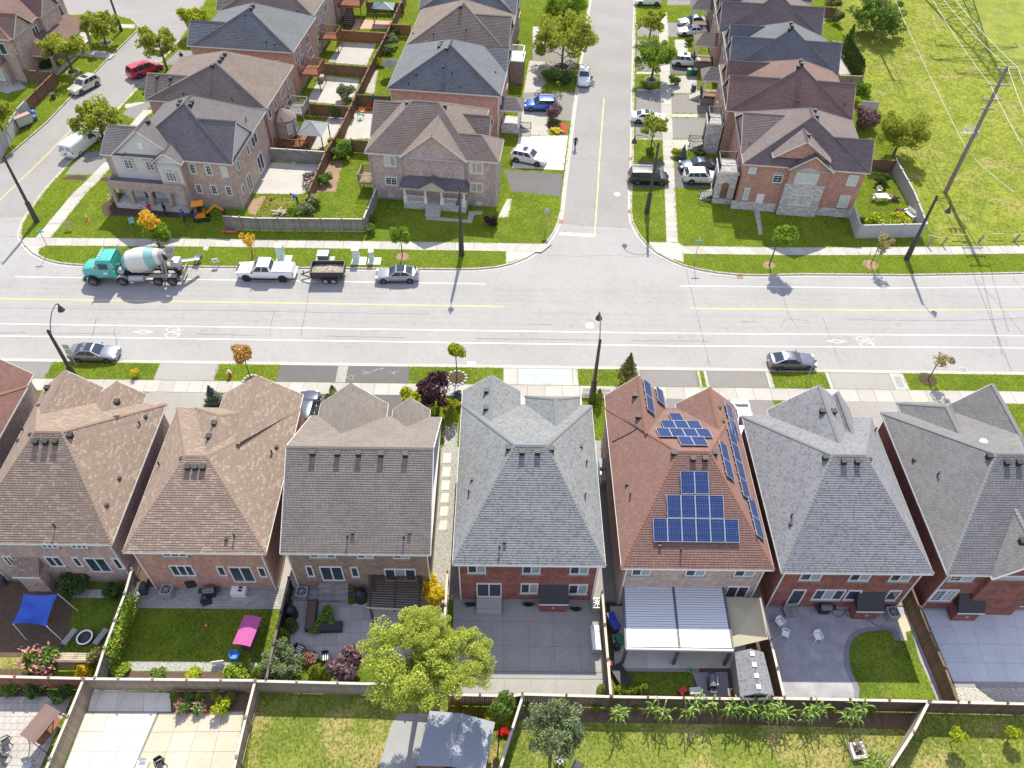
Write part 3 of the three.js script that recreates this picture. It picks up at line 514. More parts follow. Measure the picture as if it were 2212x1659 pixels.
function house(S) {
const H = thing(S.name || 'brick_house',S.label,'house',v3(S.at[0],0,S.at[1]),S.turn || 0);
const { x0,x1,zf,zr,e } = S,R = S.ridge,rf = mb(),cp = [],wl = mb(),tr = mb(),so = mb(),ov = S.over ?? 0.35;
H.planes = {};
const A = v3(x0,e,zr),B = v3(x1,e,zr),C = v3(x1,e,zf),D = v3(x0,e,zf),P1 = v3(R.x1,R.h,R.z1 ?? R.z),P2 = v3(R.x2,R.h,R.z2 ?? R.z);
const alongZ = R.x1 === R.x2;// ridge runs front to back (P1 rear end, P2 front end)
const main = alongZ ? { rear: [A,B,P1],right: [B,C,P2,P1],front: [C,D,P2],left: [D,A,P1,P2] } : { rear: [A,B,P2,P1],right: [B,C,P2],front: [C,D,P1,P2],left: [D,A,P1] };
const steep = (p) => { const n = p[1].clone().sub(p[0]).cross(p[2].clone().sub(p[0])).normalize();return Math.abs(n.y) < 0.12;};
for (const [k,p] of Object.entries(main)) {
H.planes[k] = p;
if (steep(p)) wl.poly(p.map((q) => v3(q.x + (k === 'left' ? ov : k === 'right' ? -ov : 0),q.y - 0.1,q.z)));else { roofPlane(rf,p,S.step,S.lift);tr.bar(p[0].clone().add(v3(0,-0.07,0)),p[1].clone().add(v3(0,-0.07,0)),0.1,0.14);}
}
const edges = alongZ ? [[P1,P2],[A,P1],[B,P1],[C,P2],[D,P2]] : [[P1,P2],[A,P1],[D,P1],[B,P2],[C,P2]];
for (const [a,b] of edges) { const gable = (steep(main.left) && (b === P1 || b === P2) && a !== P1) ;if (!gable) cp.push([a,b]);else tr.bar(a.clone().add(v3(0,-0.07,0)),b.clone().add(v3(0,-0.07,0)),0.07,0.16);}
so.prism([A,B,C,D],e - 0.13,e - 0.12);
wl.box((x0 + x1) / 2,0,(zf + zr) / 2,x1 - x0 - 2 * ov,e - 0.12,zr - zf - 2 * ov);
for (const w of S.wings || []) {
const fr = w.dir === 'f' || w.dir === 'r',sg = w.dir === 'f' || w.dir === 'l' ? -1 : 1,P = (a,y,b) => fr ? v3(a,y,b) : v3(b,y,a),we = w.e ?? e;
const edge = { f: zf,r: zr,l: x0,R: x1 }[w.dir],rid = { f: R.z2 ?? R.z,r: R.z1 ?? R.z,l: R.x1,R: R.x2 }[w.dir],sl = (R.h - e) / Math.abs(edge - rid);
const inn = w.inn ?? edge - sg * Math.min((w.h - e) / sl,Math.abs(edge - rid)),base = edge - sg * Math.max(0,(we - e) / sl),hip = w.hip || 0,rf0 = w.f - sg * hip;
const L = w.c - w.w,Rr = w.c + w.w;
const pl = [P(L,we,w.f),P(w.c,w.h,rf0),P(w.c,w.h,inn),P(L,we,base)],pr = [P(Rr,we,w.f),P(w.c,w.h,rf0),P(w.c,w.h,inn),P(Rr,we,base)];
roofPlane(rf,pl,S.step,S.lift);roofPlane(rf,pr,S.step,S.lift);cp.push([P(w.c,w.h,rf0),P(w.c,w.h,inn)]);
H.planes[w.id + 'L'] = pl;H.planes[w.id + 'R'] = pr;
if (hip) { const fp = [P(L,we,w.f),P(Rr,we,w.f),P(w.c,w.h,rf0)];roofPlane(rf,fp,S.step);cp.push([P(L,we,w.f),P(w.c,w.h,rf0)],[P(Rr,we,w.f),P(w.c,w.h,rf0)]);tr.bar(P(L,we - 0.07,w.f),P(Rr,we - 0.07,w.f),0.1,0.14);}
else { const g = w.f - sg * 0.3;wl.poly([P(L + 0.25,we - 0.12,g),P(Rr - 0.25,we - 0.12,g),P(w.c,w.h - 0.16,g)]);for (const s of [L,Rr]) tr.bar(P(s,we - 0.07,w.f),P(w.c,w.h - 0.07,w.f),0.06,0.13);}
for (const s of [L,Rr]) if (Math.abs(w.f - base) > 0.3) tr.bar(P(s,we - 0.07,w.f),P(s,we - 0.07,base),0.1,0.14);
const wo = w.wo ?? 0.3,q0 = w.f - sg * wo,q1 = edge - sg * (ov + 0.05),mid = (q0 + q1) / 2,len = Math.abs(q1 - q0);
if (len > 0.25 && sg * (q0 - q1) > 0) { const c = P(w.c,w.y0 || 0,mid);wl.box(c.x,c.y,c.z,fr ? w.w * 2 - 0.6 : len,we - 0.121 - (w.y0 || 0),fr ? len : w.w * 2 - 0.6);}
so.prism([P(L,0,w.f),P(Rr,0,w.f),P(Rr,0,edge),P(L,0,edge)],we - 0.135,we - 0.122);
}
{ const c = Math.cos(S.turn || 0),s = Math.sin(S.turn || 0);flats.push([[[x0,zf],[x1,zf],[x1,zr],[x0,zr]].map(([x,z]) => v3(S.at[0] + x * c + z * s,0,S.at[1] - x * s + z * c)),0]);}
H.wall = wl.build('wall',S.wall,H);
H.roof = rf.build('roof',S.roof,H);for (const [a,b] of cp) { const o = mb();ridgeCaps(o,a,b);if (o.p.length) o.build('ridge_cap',S.cap,H.roof);}
tr.build('gutter',S.trim || M.trim,H);so.build('soffit',S.soffit || M.soffit,H);
mb().box((x0 + x1) / 2,0,(zf + zr) / 2,x1 - x0 - 2 * ov + 0.04,0.3,zr - zf - 2 * ov + 0.04).build('foundation',M.greyConcrete,H);
H.spec = S;H.updateMatrixWorld(true);
return H;
}
function onRoof(H,plane,c,r,x,y) {
const P = H.planes[plane].map((p) => H.localToWorld(p.clone())),n = P[1].clone().sub(P[0]).cross(P[2].clone().sub(P[0])).normalize(),o = v3(0,CAM_H,0),d = at(c,r,x,y).sub(o);
return H.worldToLocal(o.addScaledVector(d,P[0].clone().sub(o).dot(n) / d.dot(n)));
}
function vents(H,list) {
for (const [kind,plane,c,r,...xy] of list) for (let i = 0;i < xy.length;i += 2) { const p = onRoof(H,plane,c,r,xy[i],xy[i + 1]),o = add(kind === 'pipe' ? 'vent_pipe' : 'roof_vent',ventG[kind],kind === 'dome' ? M.trim : M.vent,H.roof);o.position.copy(p);if (plane !== 'rear' && kind !== 'pipe') o.rotation.y = { left: 1.57,right: -1.57 }[plane] || 0;}
}
function windows(H,z,list,face = 0) { for (const [a,b,y0,y1,o] of list) { const c = (a + b) / 2;windowUnit(H,face % 2 ? z : c,y0,face % 2 ? c : z,b - a,y1 - y0,{ ...o,face });} }
function downspout(H,x,z,e,m) { return mb().box(x,0.1,z,0.08,e - 0.4,0.08).bar(v3(x,e - 0.32,z),v3(x,e - 0.12,z + 0.3),0.08).build('downspout',m || M.trim,H);}
// ---------------------------------------------------------------- the near row of houses, their backs towards us (world numbers, moved to each house's base)
function nearHouse(S) {
const ox = (S.x0 + S.x1) / 2,oz = S.zr,T = { ...S,at: [ox,oz],x0: S.x0 - ox,x1: S.x1 - ox,zf: S.zf - oz,zr: 0,ridge: { ...S.ridge,x1: S.ridge.x1 - ox,x2: S.ridge.x2 - ox,z: S.ridge.z - oz } };
T.wings = (S.wings || []).map((w) => ({ ...w,c: w.c - ox,f: w.f - oz }));
const H = house(T);H.ox = ox;H.oz = oz;const zw = -(S.over ?? 0.35);
windows(H,zw,(S.win || []).map(([a,b,c,d,o]) => [a - ox,b - ox,c,d,o]));
vents(H,S.vents || []);
for (const [a,b,d,y0,y1] of S.bay ? [S.bay] : []) { // brick bump-out with a sloping roof
const k = mb(),r = mb(),z0 = zw,z1 = zw + d;k.box((a + b) / 2 - ox,0,(z0 + z1) / 2,b - a,y0,d);k.build('bay',S.wall,H);
r.poly([v3(a - ox - 0.1,y0,z1 + 0.12),v3(b - ox + 0.1,y0,z1 + 0.12),v3(b - ox + 0.1,y1,z0),v3(a - ox - 0.1,y1,z0)]);for (const s of [a - 0.1,b + 0.1]) r.poly([v3(s - ox,y0,z1 + 0.12),v3(s - ox,y1,z0),v3(s - ox,y0,z0)]);
const q = r.build('bay_roof',S.bayRoof || M.capDark,H);mb().box((a + b) / 2 - ox,y0 - 0.1,z1 + 0.14,b - a + 0.24,0.1,0.06).build('fascia',M.trim,q);
mb().box((a + b) / 2 - ox,y0 * 0.42,z1 + 0.04,0.22,0.2,0.09).build('wall_vent',M.galv,H);
}
for (const s of S.spouts || []) downspout(H,s - ox,zw + 0.05,6);
return H;
}
const N = {};
N.h0 = nearHouse({ label: 'reddish brown roofed house cut off at the left edge of the near row',x0: -50,x1: -39.5,zf: -44.3,zr: -29.3,e: 6,ridge: { x1: -46,x2: -43.6,z: -36.6,h: 10.2 },roof: tmat({ map: M.roofRed.map },0.9,0,{ tint: [0.92,0.86,0.88],spec: 0.15 }),cap: M.capRed,wall: M.brickPink,wings: [{ id: 'a',dir: 'f',c: -42.2,w: 2.6,h: 8.3,f: -45.6 }] });
N.h1 = nearHouse({ label: 'pale pink brick house with brown speckled roof second from left in near row',x0: -38,x1: -27.5,zf: -42.5,zr: -29.3,e: 6,ridge: { x1: -33.6,x2: -31.8,z: -35.9,h: 10.45 },roof: M.roofBrown,cap: M.capBrown,wall: M.brickPink,
wings: [{ id: 'a',dir: 'f',c: -35.6,w: 2.4,h: 8.05,f: -44.2 },{ id: 'b',dir: 'f',c: -31.35,w: 1.95,h: 7.55,f: -43.5 }],
win: [[-32.85,-31.7,4.95,6,{ n: 3 }],[-30.75,-29.6,4.95,5.98,{ n: 3 }],[-36.4,-35.75,2.3,3.7,{}],[-33.35,-32.25,2.3,3.68,{}],[-31.4,-30.9,2.3,3.6,{ n: 1 }],[-30.55,-29.0,1.55,3.56,{ door: 1 }],[-28.5,-28.0,2,3.55,{ n: 1 }]],bay: [-35.6,-33.9,0.9,2.4,3.5],bayRoof: M.roofBrown,
vents: [['box','rear',0,2,315,510,400,510,484,510],['pipe','rear',0,2,478,1240],['box','right',0,2,610,455],['small','right',0,2,1262,290,1035,822,927,1055],['pipe','right',0,2,1212,355],['box','aL',0,2,415,45],['small','aL',0,2,335,195],['pipe','left',0,2,205,405],['small','left',0,2,265,445,160,495],['box','bL',0,2,1015,165]],spouts: [-37.5,-27.95] });
N.h2 = nearHouse({ label: 'red brown brick house with speckled brown hip roof behind the pink swing',x0: -26.5,x1: -16.5,zf: -42.1,zr: -28.7,e: 6,ridge: { x1: -23,x2: -21.5,z: -35,h: 8.95 },roof: M.roofBrown,cap: M.capBrown,wall: M.brickCopper,
wings: [{ id: 'b',dir: 'f',c: -21.7,w: 3.4,h: 8.7,f: -42.1,hip: 3 },{ id: 'c',dir: 'f',c: -19.8,w: 3.25,h: 8.25,f: -43.7 }],
win: [[-24.05,-22.3,4.95,6,{ n: 3 }],[-24.1,-22.45,2.2,3.68,{ n: 3 }],[-20.7,-20.15,2.25,3.6,{ n: 1 }],[-19.85,-18.2,1.35,3.55,{ door: 1 }],[-17.75,-17.2,2.15,3.5,{ n: 1 }]],
vents: [['box','rear',0,2,1627,730,1692,730,1757,730],['pipe','rear',0,2,2028,1325],['small','rear',0,2,1958,1345],['small','left',0,2,1568,650],['pipe','left',0,2,1378,705],['box','bL',0,2,1855,350,1810,465],['small','right',1,2,180,550],['pipe','right',1,2,140,605]],spouts: [-26.05,-17] });
N.h3 = nearHouse({ label: 'brown brick gabled house with taupe roof and five ridge vents behind the dark pergola',x0: -15.5,x1: -4.9,zf: -41.4,zr: -28.75,e: 6,ridge: { x1: -15.5,x2: -4.9,z: -35.1,h: 10.1 },roof: M.roofTaupe,cap: M.capTaupe,wall: M.brickBrown,
wings: [{ id: 'a',dir: 'f',c: -12.15,w: 2.75,h: 8.5,f: -42.8 },{ id: 'b',dir: 'f',c: -7.4,w: 1.5,h: 7.5,f: -42.2 }],
win: [[-13.6,-11.75,4.95,6.05,{ n: 3,pale: 1 }],[-10.25,-9.05,4.95,6,{ pale: 1 }],[-7.65,-6.45,4.95,6,{ pale: 1 }],[-13.2,-11.55,1.6,3.65,{ door: 1 }],[-14.2,-13.7,2.2,3.7,{ n: 1 }],[-10.95,-10.4,2.2,3.6,{ n: 1 }],[-8.5,-6.2,1.7,3.4,{ n: 3,pale: 1 }]],
vents: [['box','rear',1,2,493,605,706,610,890,610,1082,615,1292,618],['pipe','rear',1,2,794,1335,1280,1340],['small','rear',1,2,838,1290,1327,1290]],spouts: [-15.2,-5.2] });
N.h4 = nearHouse({ label: 'dark red brick house with light grey shingle roof in the middle of the near row',x0: -3.3,x1: 7.4,zf: -42.9,zr: -28,e: 6,ridge: { x1: 1.02,x2: 3.25,z: -35.4,h: 10.2 },roof: M.roofGrey,cap: M.capGrey,wall: M.brickRed,
wings: [{ id: 'a',dir: 'f',c: -0.88,w: 2.43,h: 7.9,f: -44.4 },{ id: 'b',dir: 'f',c: 4.2,w: 2.28,h: 8.4,f: -43.85,hip: 2.35 }],
win: [[-2.3,-1.0,4.3,5.55,{ pale: 1 }],[1.6,2.9,4.3,5.5,{ pale: 1 }],[5.0,6.35,4.3,5.5,{ pale: 1 }],[-1.7,0.15,0.75,2.78,{ door: 1 }],[1.56,2.85,1.35,2.82,{ pale: 1 }],[5.1,6.5,1.3,2.75,{ pale: 1 }]],bay: [3.05,5.0,0.85,1.45,2.6],bayRoof: M.black,
vents: [['box','rear',2,2,88,598,222,598],['pipe','rear',1,2,2105,1425],['small','rear',1,2,2148,1370],['box','aL',1,2,1990,70,1985,218],['small','left',1,2,1865,832],['pipe','left',1,2,1838,945],['box','left',1,2,2180,562],['box','right',2,2,342,572],['small','right',2,2,598,545],['pipe','right',2,2,645,690,632,975]],spouts: [-2.9,6.95] });
N.h5 = nearHouse({ label: 'pinkish brick house with reddish roof carrying many blue solar panels',x0: 8.55,x1: 19.25,zf: -42.75,zr: -27.85,e: 6,ridge: { x1: 12.9,x2: 15.1,z: -35.2,h: 9.95 },roof: M.roofRed,cap: M.capRed,wall: M.brickTan,
wings: [{ id: 'a',dir: 'f',c: 11.1,w: 2.5,h: 8.5,f: -44 },{ id: 'b',dir: 'f',c: 16.87,w: 2.42,h: 8.1,f: -43.2 }],
win: [[9.4,10.75,4.5,5.6,{ pale: 1 }],[13.25,14.65,4.5,5.55,{ pale: 1 }],[16.75,18.2,4.5,5.55,{ pale: 1 }],[16.75,18.35,1.3,3,{ n: 2 }],[10,12.4,0.6,2.7,{ door: 1,n: 3 }]],
vents: [['box','rear',2,2,1563,655,1667,655],['pipe','rear',2,2,1458,1450],['small','rear',2,2,1275,1402],['box','aL',2,2,1060,108,1090,290],['box','left',2,2,1395,605],['small','left',2,2,992,870],['pipe','left',2,2,1018,970],['box','right',2,2,1750,605],['small','bR',2,2,1793,205,1825,325]],spouts: [9.0,18.8] });
N.h6 = nearHouse({ label: 'dark red brick house with grey roof and white plastic chairs on its patio',x0: 19.75,x1: 30.45,zf: -42,zr: -27.65,e: 6,ridge: { x1: 24.05,x2: 26.35,z: -34.9,h: 10.15 },roof: M.roofGreyB,cap: M.capGrey,wall: M.brickRed,
wings: [{ id: 'a',dir: 'f',c: 25.4,w: 3.42,h: 9.1,f: -42.7 },{ id: 'b',dir: 'f',c: 27.3,w: 1.6,h: 8,f: -43 }],
win: [[21.45,22.95,4.4,5.5,{ pale: 1 }],[25.0,26.45,4.4,5.5,{ pale: 1 }],[27.9,29.35,4.4,5.5,{ pale: 1 }],[21.5,22.5,0.7,2.95,{ door: 1,n: 1 }],[23.2,25.4,1.5,3,{ n: 3,pale: 1 }],[25.6,26.6,1.5,2.95,{ n: 1 }],[28.6,29.5,1.5,3,{ n: 1,pale: 1 }]],bay: [26.5,28.3,0.85,1.5,2.7],bayRoof: M.black,
vents: [['box','rear',3,2,652,680,767,680],['box','left',3,2,492,645],['box','aL',3,2,466,245],['box','aR',3,2,565,248],['small','right',3,2,880,657],['pipe','right',3,2,922,410],['pipe','left',3,2,198,1150],['small','left',3,2,192,1215]],spouts: [20.2,30] });
N.h7 = nearHouse({ label: 'dark red brick house with grey roof at the right end of the near row',x0: 31.45,x1: 42.2,zf: -42.6,zr: -27.6,e: 6,ridge: { x1: 35.9,x2: 37.9,z: -35,h: 10.4 },roof: tmat({ map: M.roofTaupe.map },0.9,0,{ tint: [0.86,0.98,1.12],spec: 0.15 }),cap: M.capGrey,wall: M.brickRed,
wings: [{ id: 'a',dir: 'f',c: 35.35,w: 2.25,h: 8.5,f: -43.65,hip: 2.5 },{ id: 'b',dir: 'f',c: 39.97,w: 2.33,h: 8.6,f: -43.6 },{ id: 'r',dir: 'r',c: 36.8,w: 2.3,h: 8.4,f: -27.3 }],
win: [[32.1,33.85,4.6,5.65,{ pale: 1,grid: 1 }],[35.6,37.5,4.6,5.7,{ pale: 1,grid: 1 }],[31.95,33.6,1.6,3.3,{ pale: 1,grid: 1 }],[36.0,37.4,1.55,3.2,{ pale: 1 }],[38,39.6,0.8,2.9,{ door: 1 }]],bay: [34.0,35.8,0.85,1.5,2.7],bayRoof: M.black,
vents: [['box','rear',3,2,2058,690,2162,690],['box','left',3,2,1905,635],['small','left',3,2,1257,660],['pipe','left',3,2,1460,795],['box','rR',3,2,2190,1370],['dome','front',3,2,1863,503]],spouts: [31.9,41.7] });

{
const cell = texture(256,1,(u,v) => { const a = (u * 6) % 1,b = (v * 10) % 1,g = Math.min(a,1 - a,b,1 - b) < 0.045,k = hash2(Math.floor(u * 6),Math.floor(v * 10),501),bus = Math.abs(a - 0.33) < 0.02 || Math.abs(a - 0.67) < 0.02;return g ? [0.13,0.18,0.3] : bus ? [0.03,0.06,0.17] : [0.006 + k * 0.006,0.018 + k * 0.01,0.085 + k * 0.04];});
const glass = mat(null,0.12,{ phys: 1,map: cell.map,specularIntensity: 0.6 }),frame = mat([0.55,0.57,0.6],0.35,{ metalness: 0.5 });
let proto;
const G = 'solar panels on the red roof';
function panel(p,ux,uy,n,label,w = 1,h = 1.65) {
if (!proto) {
proto = thing('solar_panel',label,'solar panel',v3(0,0,0),0,G);
const f = mb();for (const s of [-1,1]) { f.box(s * 0.485,0,0,0.03,0.045,1.64);f.box(0,0,s * 0.805,0.94,0.045,0.03);} f.build('frame',frame,proto);
const c = mb();c.poly([v3(-0.47,0.032,0.79),v3(0.47,0.032,0.79),v3(0.47,0.032,-0.79),v3(-0.47,0.032,-0.79)],[[0,0],[1,0],[1,1],[0,1]]).poly([v3(-0.47,0.004,0.79),v3(0.47,0.004,0.79),v3(0.47,0.004,-0.79),v3(-0.47,0.004,-0.79)]);c.build('cells',glass,proto);
const r = mb();for (const s of [-0.45,0.45]) { r.box(0,-0.09,s,1.02,0.04,0.04);r.box(-0.5,-0.12,s,0.05,0.12,0.05);} r.build('rail',M.galv,proto);
}
const o = proto.userData.used ? dup(proto,'solar_panel',null,0,label,G) : proto;delete o.userData.used;
o.quaternion.setFromRotationMatrix(new THREE.Matrix4().makeBasis(ux,n,uy.clone().negate()));o.position.copy(p).addScaledVector(n,0.16);proto.userData.used = true;o.userData.label = label;
}
const W = (plane) => { const P = N.h5.planes[plane].map((p) => N.h5.localToWorld(p.clone()));let n = P[1].clone().sub(P[0]).cross(P[2].clone().sub(P[0])).normalize();if (n.y < 0) n.negate();const t = v3(n.z,0,-n.x).normalize(),s = n.clone().cross(t);return { n,t: s.y < 0 ? t.negate() : t,s: s.y < 0 ? s.negate() : s };};
const place = (plane,c,r,x,y) => N.h5.localToWorld(onRoof(N.h5,plane,c,r,x,y));
const ord = ['first','second','third','fourth','fifth','sixth'];
const cfg = (plane,c,r,x,y,cols,name,along) => { const { n,t,s } = W(plane),p0 = place(plane,c,r,x,y);for (let i = 0;i < cols;i++) { const q = p0.clone().addScaledVector(t,(along || 1.015) * i);if (Math.abs(along) > 1.2) panel(q,s.clone().negate(),t,n,'solar panel ' + ord[i] + ' from the top in ' + name);else panel(q,t,s,n,'solar panel ' + ord[i] + ' from left in ' + name);} };
cfg('rear',2,2,1278,1262,6,"bottom row on red roof's rear slope");
cfg('rear',2,2,1396,1058,4,"middle row on red roof's rear slope");
cfg('rear',2,2,1513,852,2,"top row on red roof's rear slope");
cfg('front',2,2,1312,436,4,"longest row on red roof's front slope",-1.015);
cfg('front',2,2,1350,367,3,"three-panel row on red roof's front slope",-1.015);
cfg('front',2,2,1500,508,2,"row nearest the ridge on red roof's front slope",-1.015);
cfg('front',2,2,1418,303,1,"farthest row on red roof's front slope",-1.015);
const sg = Math.sign(W('right').t.z) || 1;
cfg('right',2,2,1868,250,2,"upper strip on red roof's right slope",1.67 * sg);
cfg('right',2,2,1890,455,4,"long strip on red roof's right slope",1.67 * sg);
cfg('right',2,2,1822,590,2,"ridge-side strip on red roof's right slope",1.67 * sg);
cfg('right',2,2,2070,1080,2,"lowest strip on red roof's right slope",1.67 * sg);
const sa = Math.sign(W('aR').t.z) || 1;
cfg('aR',2,2,1160,50,2,"inner strip on red roof's front gable",1.67 * sa);
cfg('aR',2,2,1268,110,1,"outer strip on red roof's front gable",1.67 * sa);
}
// ---------------------------------------------------------------- the far houses, turned 6 degrees with their streets (house coordinates: x right, z towards us, near eave at z = 0)
const TURN = -6 * RAD;
M.trimFar = mat([0.62,0.58,0.53],0.6);
const F = {};
const ridgeZ = (x,h,z1,z2) => ({ x1: x,x2: x,z1,z2,h });
function farHouse(key,label,at2,w0,w1,depth,ridge,roof,cap,wall,wings,o = {}) {
return F[key] = house({ label,at: at2,turn: TURN,x0: w0,x1: w1,zf: -depth,zr: 0,e: o.e || 6.3,ridge,roof,cap,wall,wings,step: o.step || 0.2,trim: o.trim || M.trimFar,lift: 0.034,...o });
}
function railing(P,pts2,y,h,m,gap = 0.14,name = 'railing') {
const o = mb();
for (let i = 0;i + 1 < pts2.length;i++) { const a = v3(pts2[i][0],y,pts2[i][1]),b = v3(pts2[i + 1][0],y,pts2[i + 1][1]),L = a.distanceTo(b),n = Math.max(1,Math.round(L / gap));o.bar(a.clone().setY(y + h),b.clone().setY(y + h),0.09,0.06);o.bar(a.clone().setY(y + 0.08),b.clone().setY(y + 0.08),0.05,0.05);for (let k = 0;k <= n;k++) { const q = a.clone().lerp(b,k / n);o.box(q.x,y,q.z,k === 0 || k === n ? 0.09 : 0.035,h + (k === 0 || k === n ? 0.1 : -0.02),k === 0 || k === n ? 0.09 : 0.035);} }
return stuff(o.build(name,m,P));
}
function balcony(H,x0,x1,z0,z1,y,m,o = {}) {
const f = mb();f.box((x0 + x1) / 2,y - 0.22,(z0 + z1) / 2,x1 - x0,0.18,z1 - z0);const n = Math.round((z1 - z0) / 0.15);for (let i = 0;i < n;i++) f.box((x0 + x1) / 2,y - 0.038,z0 + (i + 0.5) * (z1 - z0) / n,x1 - x0 - 0.02,0.04,(z1 - z0) / n - 0.015);
const b = f.build('balcony',m,H),open = o.open || 'left';
railing(b,open === 'left' ? [[x0,z1],[x1,z1],[x1,z0],[x0,z0]] : open === 'right' ? [[x1,z1],[x0,z1],[x0,z0],[x1,z0]] : [[x0,z0],[x0,z1],[x1,z1],[x1,z0]],y,1.0,o.rail || m);
if (o.posts !== false && y > 0.8) for (const [x,z] of o.postAt || [[open === 'right' ? x0 + 0.1 : x1 - 0.1,z0 + 0.1],[open === 'right' ? x0 + 0.1 : x1 - 0.1,z1 - 0.1]]) mb().box(x,0,z,0.13,y - 0.2,0.13).build('post',o.rail || m,b);
return b;
}
function stairs(P,x,z,w,n,rise,run,ry,m,name = 'steps') { const o = mb(),c = Math.cos(ry),s = Math.sin(ry);for (let i = 0;i < n;i++) { const k = (i + 0.5) * run;o.box(x + k * s,0,z + k * c,w,(n - i) * rise,run,ry);} return o.build(name,m,P);}
const gab = (id,dir,c,w,h,f,o = {}) => ({ id,dir,c,w,h,f,...o });
const at3 = (x,z) => [x,z];
const bw = { surround: 1,grid: 1 };
{
const H = farHouse('R1','corner house of brown brick over grey stone with grey brown roof beside the field',at3(34.2,-78.62),-7.1,7.1,11.8,ridgeZ(0.02,10.5,-3.9,-6),M.roofPlum,M.capDark,M.brickCopper,[gab('R','R',-2.5,2.5,9,7.1),gab('l','l',-6.4,4.3,9.1,-7.2),gab('g','r',-0.85,3.2,9.6,0,{ e: 7.4 }),gab('k','r',0.48,2.5,8.1,0.45)]);
windows(H,0.16,[[-0.9,1.45,4.45,5.75,{ n: 3,arch: 1,surround: 1,blind: 2,grid: 0 }],[-0.85,1.6,1.5,2.95,{ n: 3,grid: 1,surround: 1,pale: 1 }]]);
windows(H,-0.35,[[-3.3,-2.2,4,5,{ n: 1,arch: 1,grid: 1 }],[5,6.15,4.3,5.7,{ n: 1,blind: 2 }],[4.9,6.1,1.35,2.95,{ n: 1,grid: 1,blind: 2 }],[-6.25,-5.4,4.9,5.8,{ n: 1,blind: 2 }],[-6.1,-5.5,1.35,3.0,{ n: 1,blind: 2 }],[0.1,0.95,0.05,0.5,{}],[5.05,5.95,0.05,0.5,{}]]);
mb().box(-4.1,0.25,-0.33,0.85,2.05,0.08).build('side_door',M.trim,H);
mb().box(0.4,0,0,4.4,4.1,0.42).box(0.4,4.1,0.02,4.5,0.16,0.46).build('stone_bay',M.stone,H);
mb().box(-4.6,0,-0.33,5.2,1.1,0.1).build('stone_base',M.stone,H);mb().box(4.8,0,-0.33,4.2,1.1,0.1).build('stone_base',M.stone,H);
vents(H,[['box','right',3,0,405,965,422,1015],['box','gR',3,0,350,1180],['pipe','rear',2,0,2045,1260]]);
const P = mb().box(-8.2,0,-2.6,2.3,4.15,3).build('portico',M.stone,H);mb().box(-9.36,0.9,-2.6,0.04,2.2,1.4).build('archway',M.black,P);mb().box(-8.25,0.9,-1.08,0.8,1.7,0.04).lathe(-8.25,2.6,-1.08,[[0.4,0],[0.35,0.2],[0.2,0.35],[0,0.4]],14).build('archway',M.woodBrown,P);mb().box(-8.2,4.15,-2.6,2.5,0.14,3.2).build('cornice',M.stone,P);mb().box(-8.2,0.75,-2.6,2.45,0.12,3.15).build('cornice',M.greyConcrete,P);
railing(P,[[-7.2,-1.1],[-9.3,-1.1],[-9.3,-4.1],[-7.2,-4.1]],4.29,1,M.iron);
stairs(P,-9.4,-2.2,1.3,5,0.17,0.28,-Math.PI / 2,M.greyConcrete);railing(P,[[-9.4,-1.5],[-10.9,-1.5]],0.4,0.95,M.iron);
}
function rHouse(key,label,at2,hw,depth,rx,rz,roof,wall,o = {}) {
const h = o.h || 10.5,H = farHouse(key,label,at2,-hw,hw,depth,ridgeZ(rx,h,-rz,-rz - 2),roof,M.capDark,wall,[gab('R','R',-rz * 0.75,rz * 0.75,h - 1.15,hw),gab('l','l',-rz * 0.75,rz * 0.75,h - 1.15,-hw),gab('m','l',-rz * 1.9,rz * 0.6,h - 1.5,-hw + 0.2)].concat(o.wings || []));
return H;
}
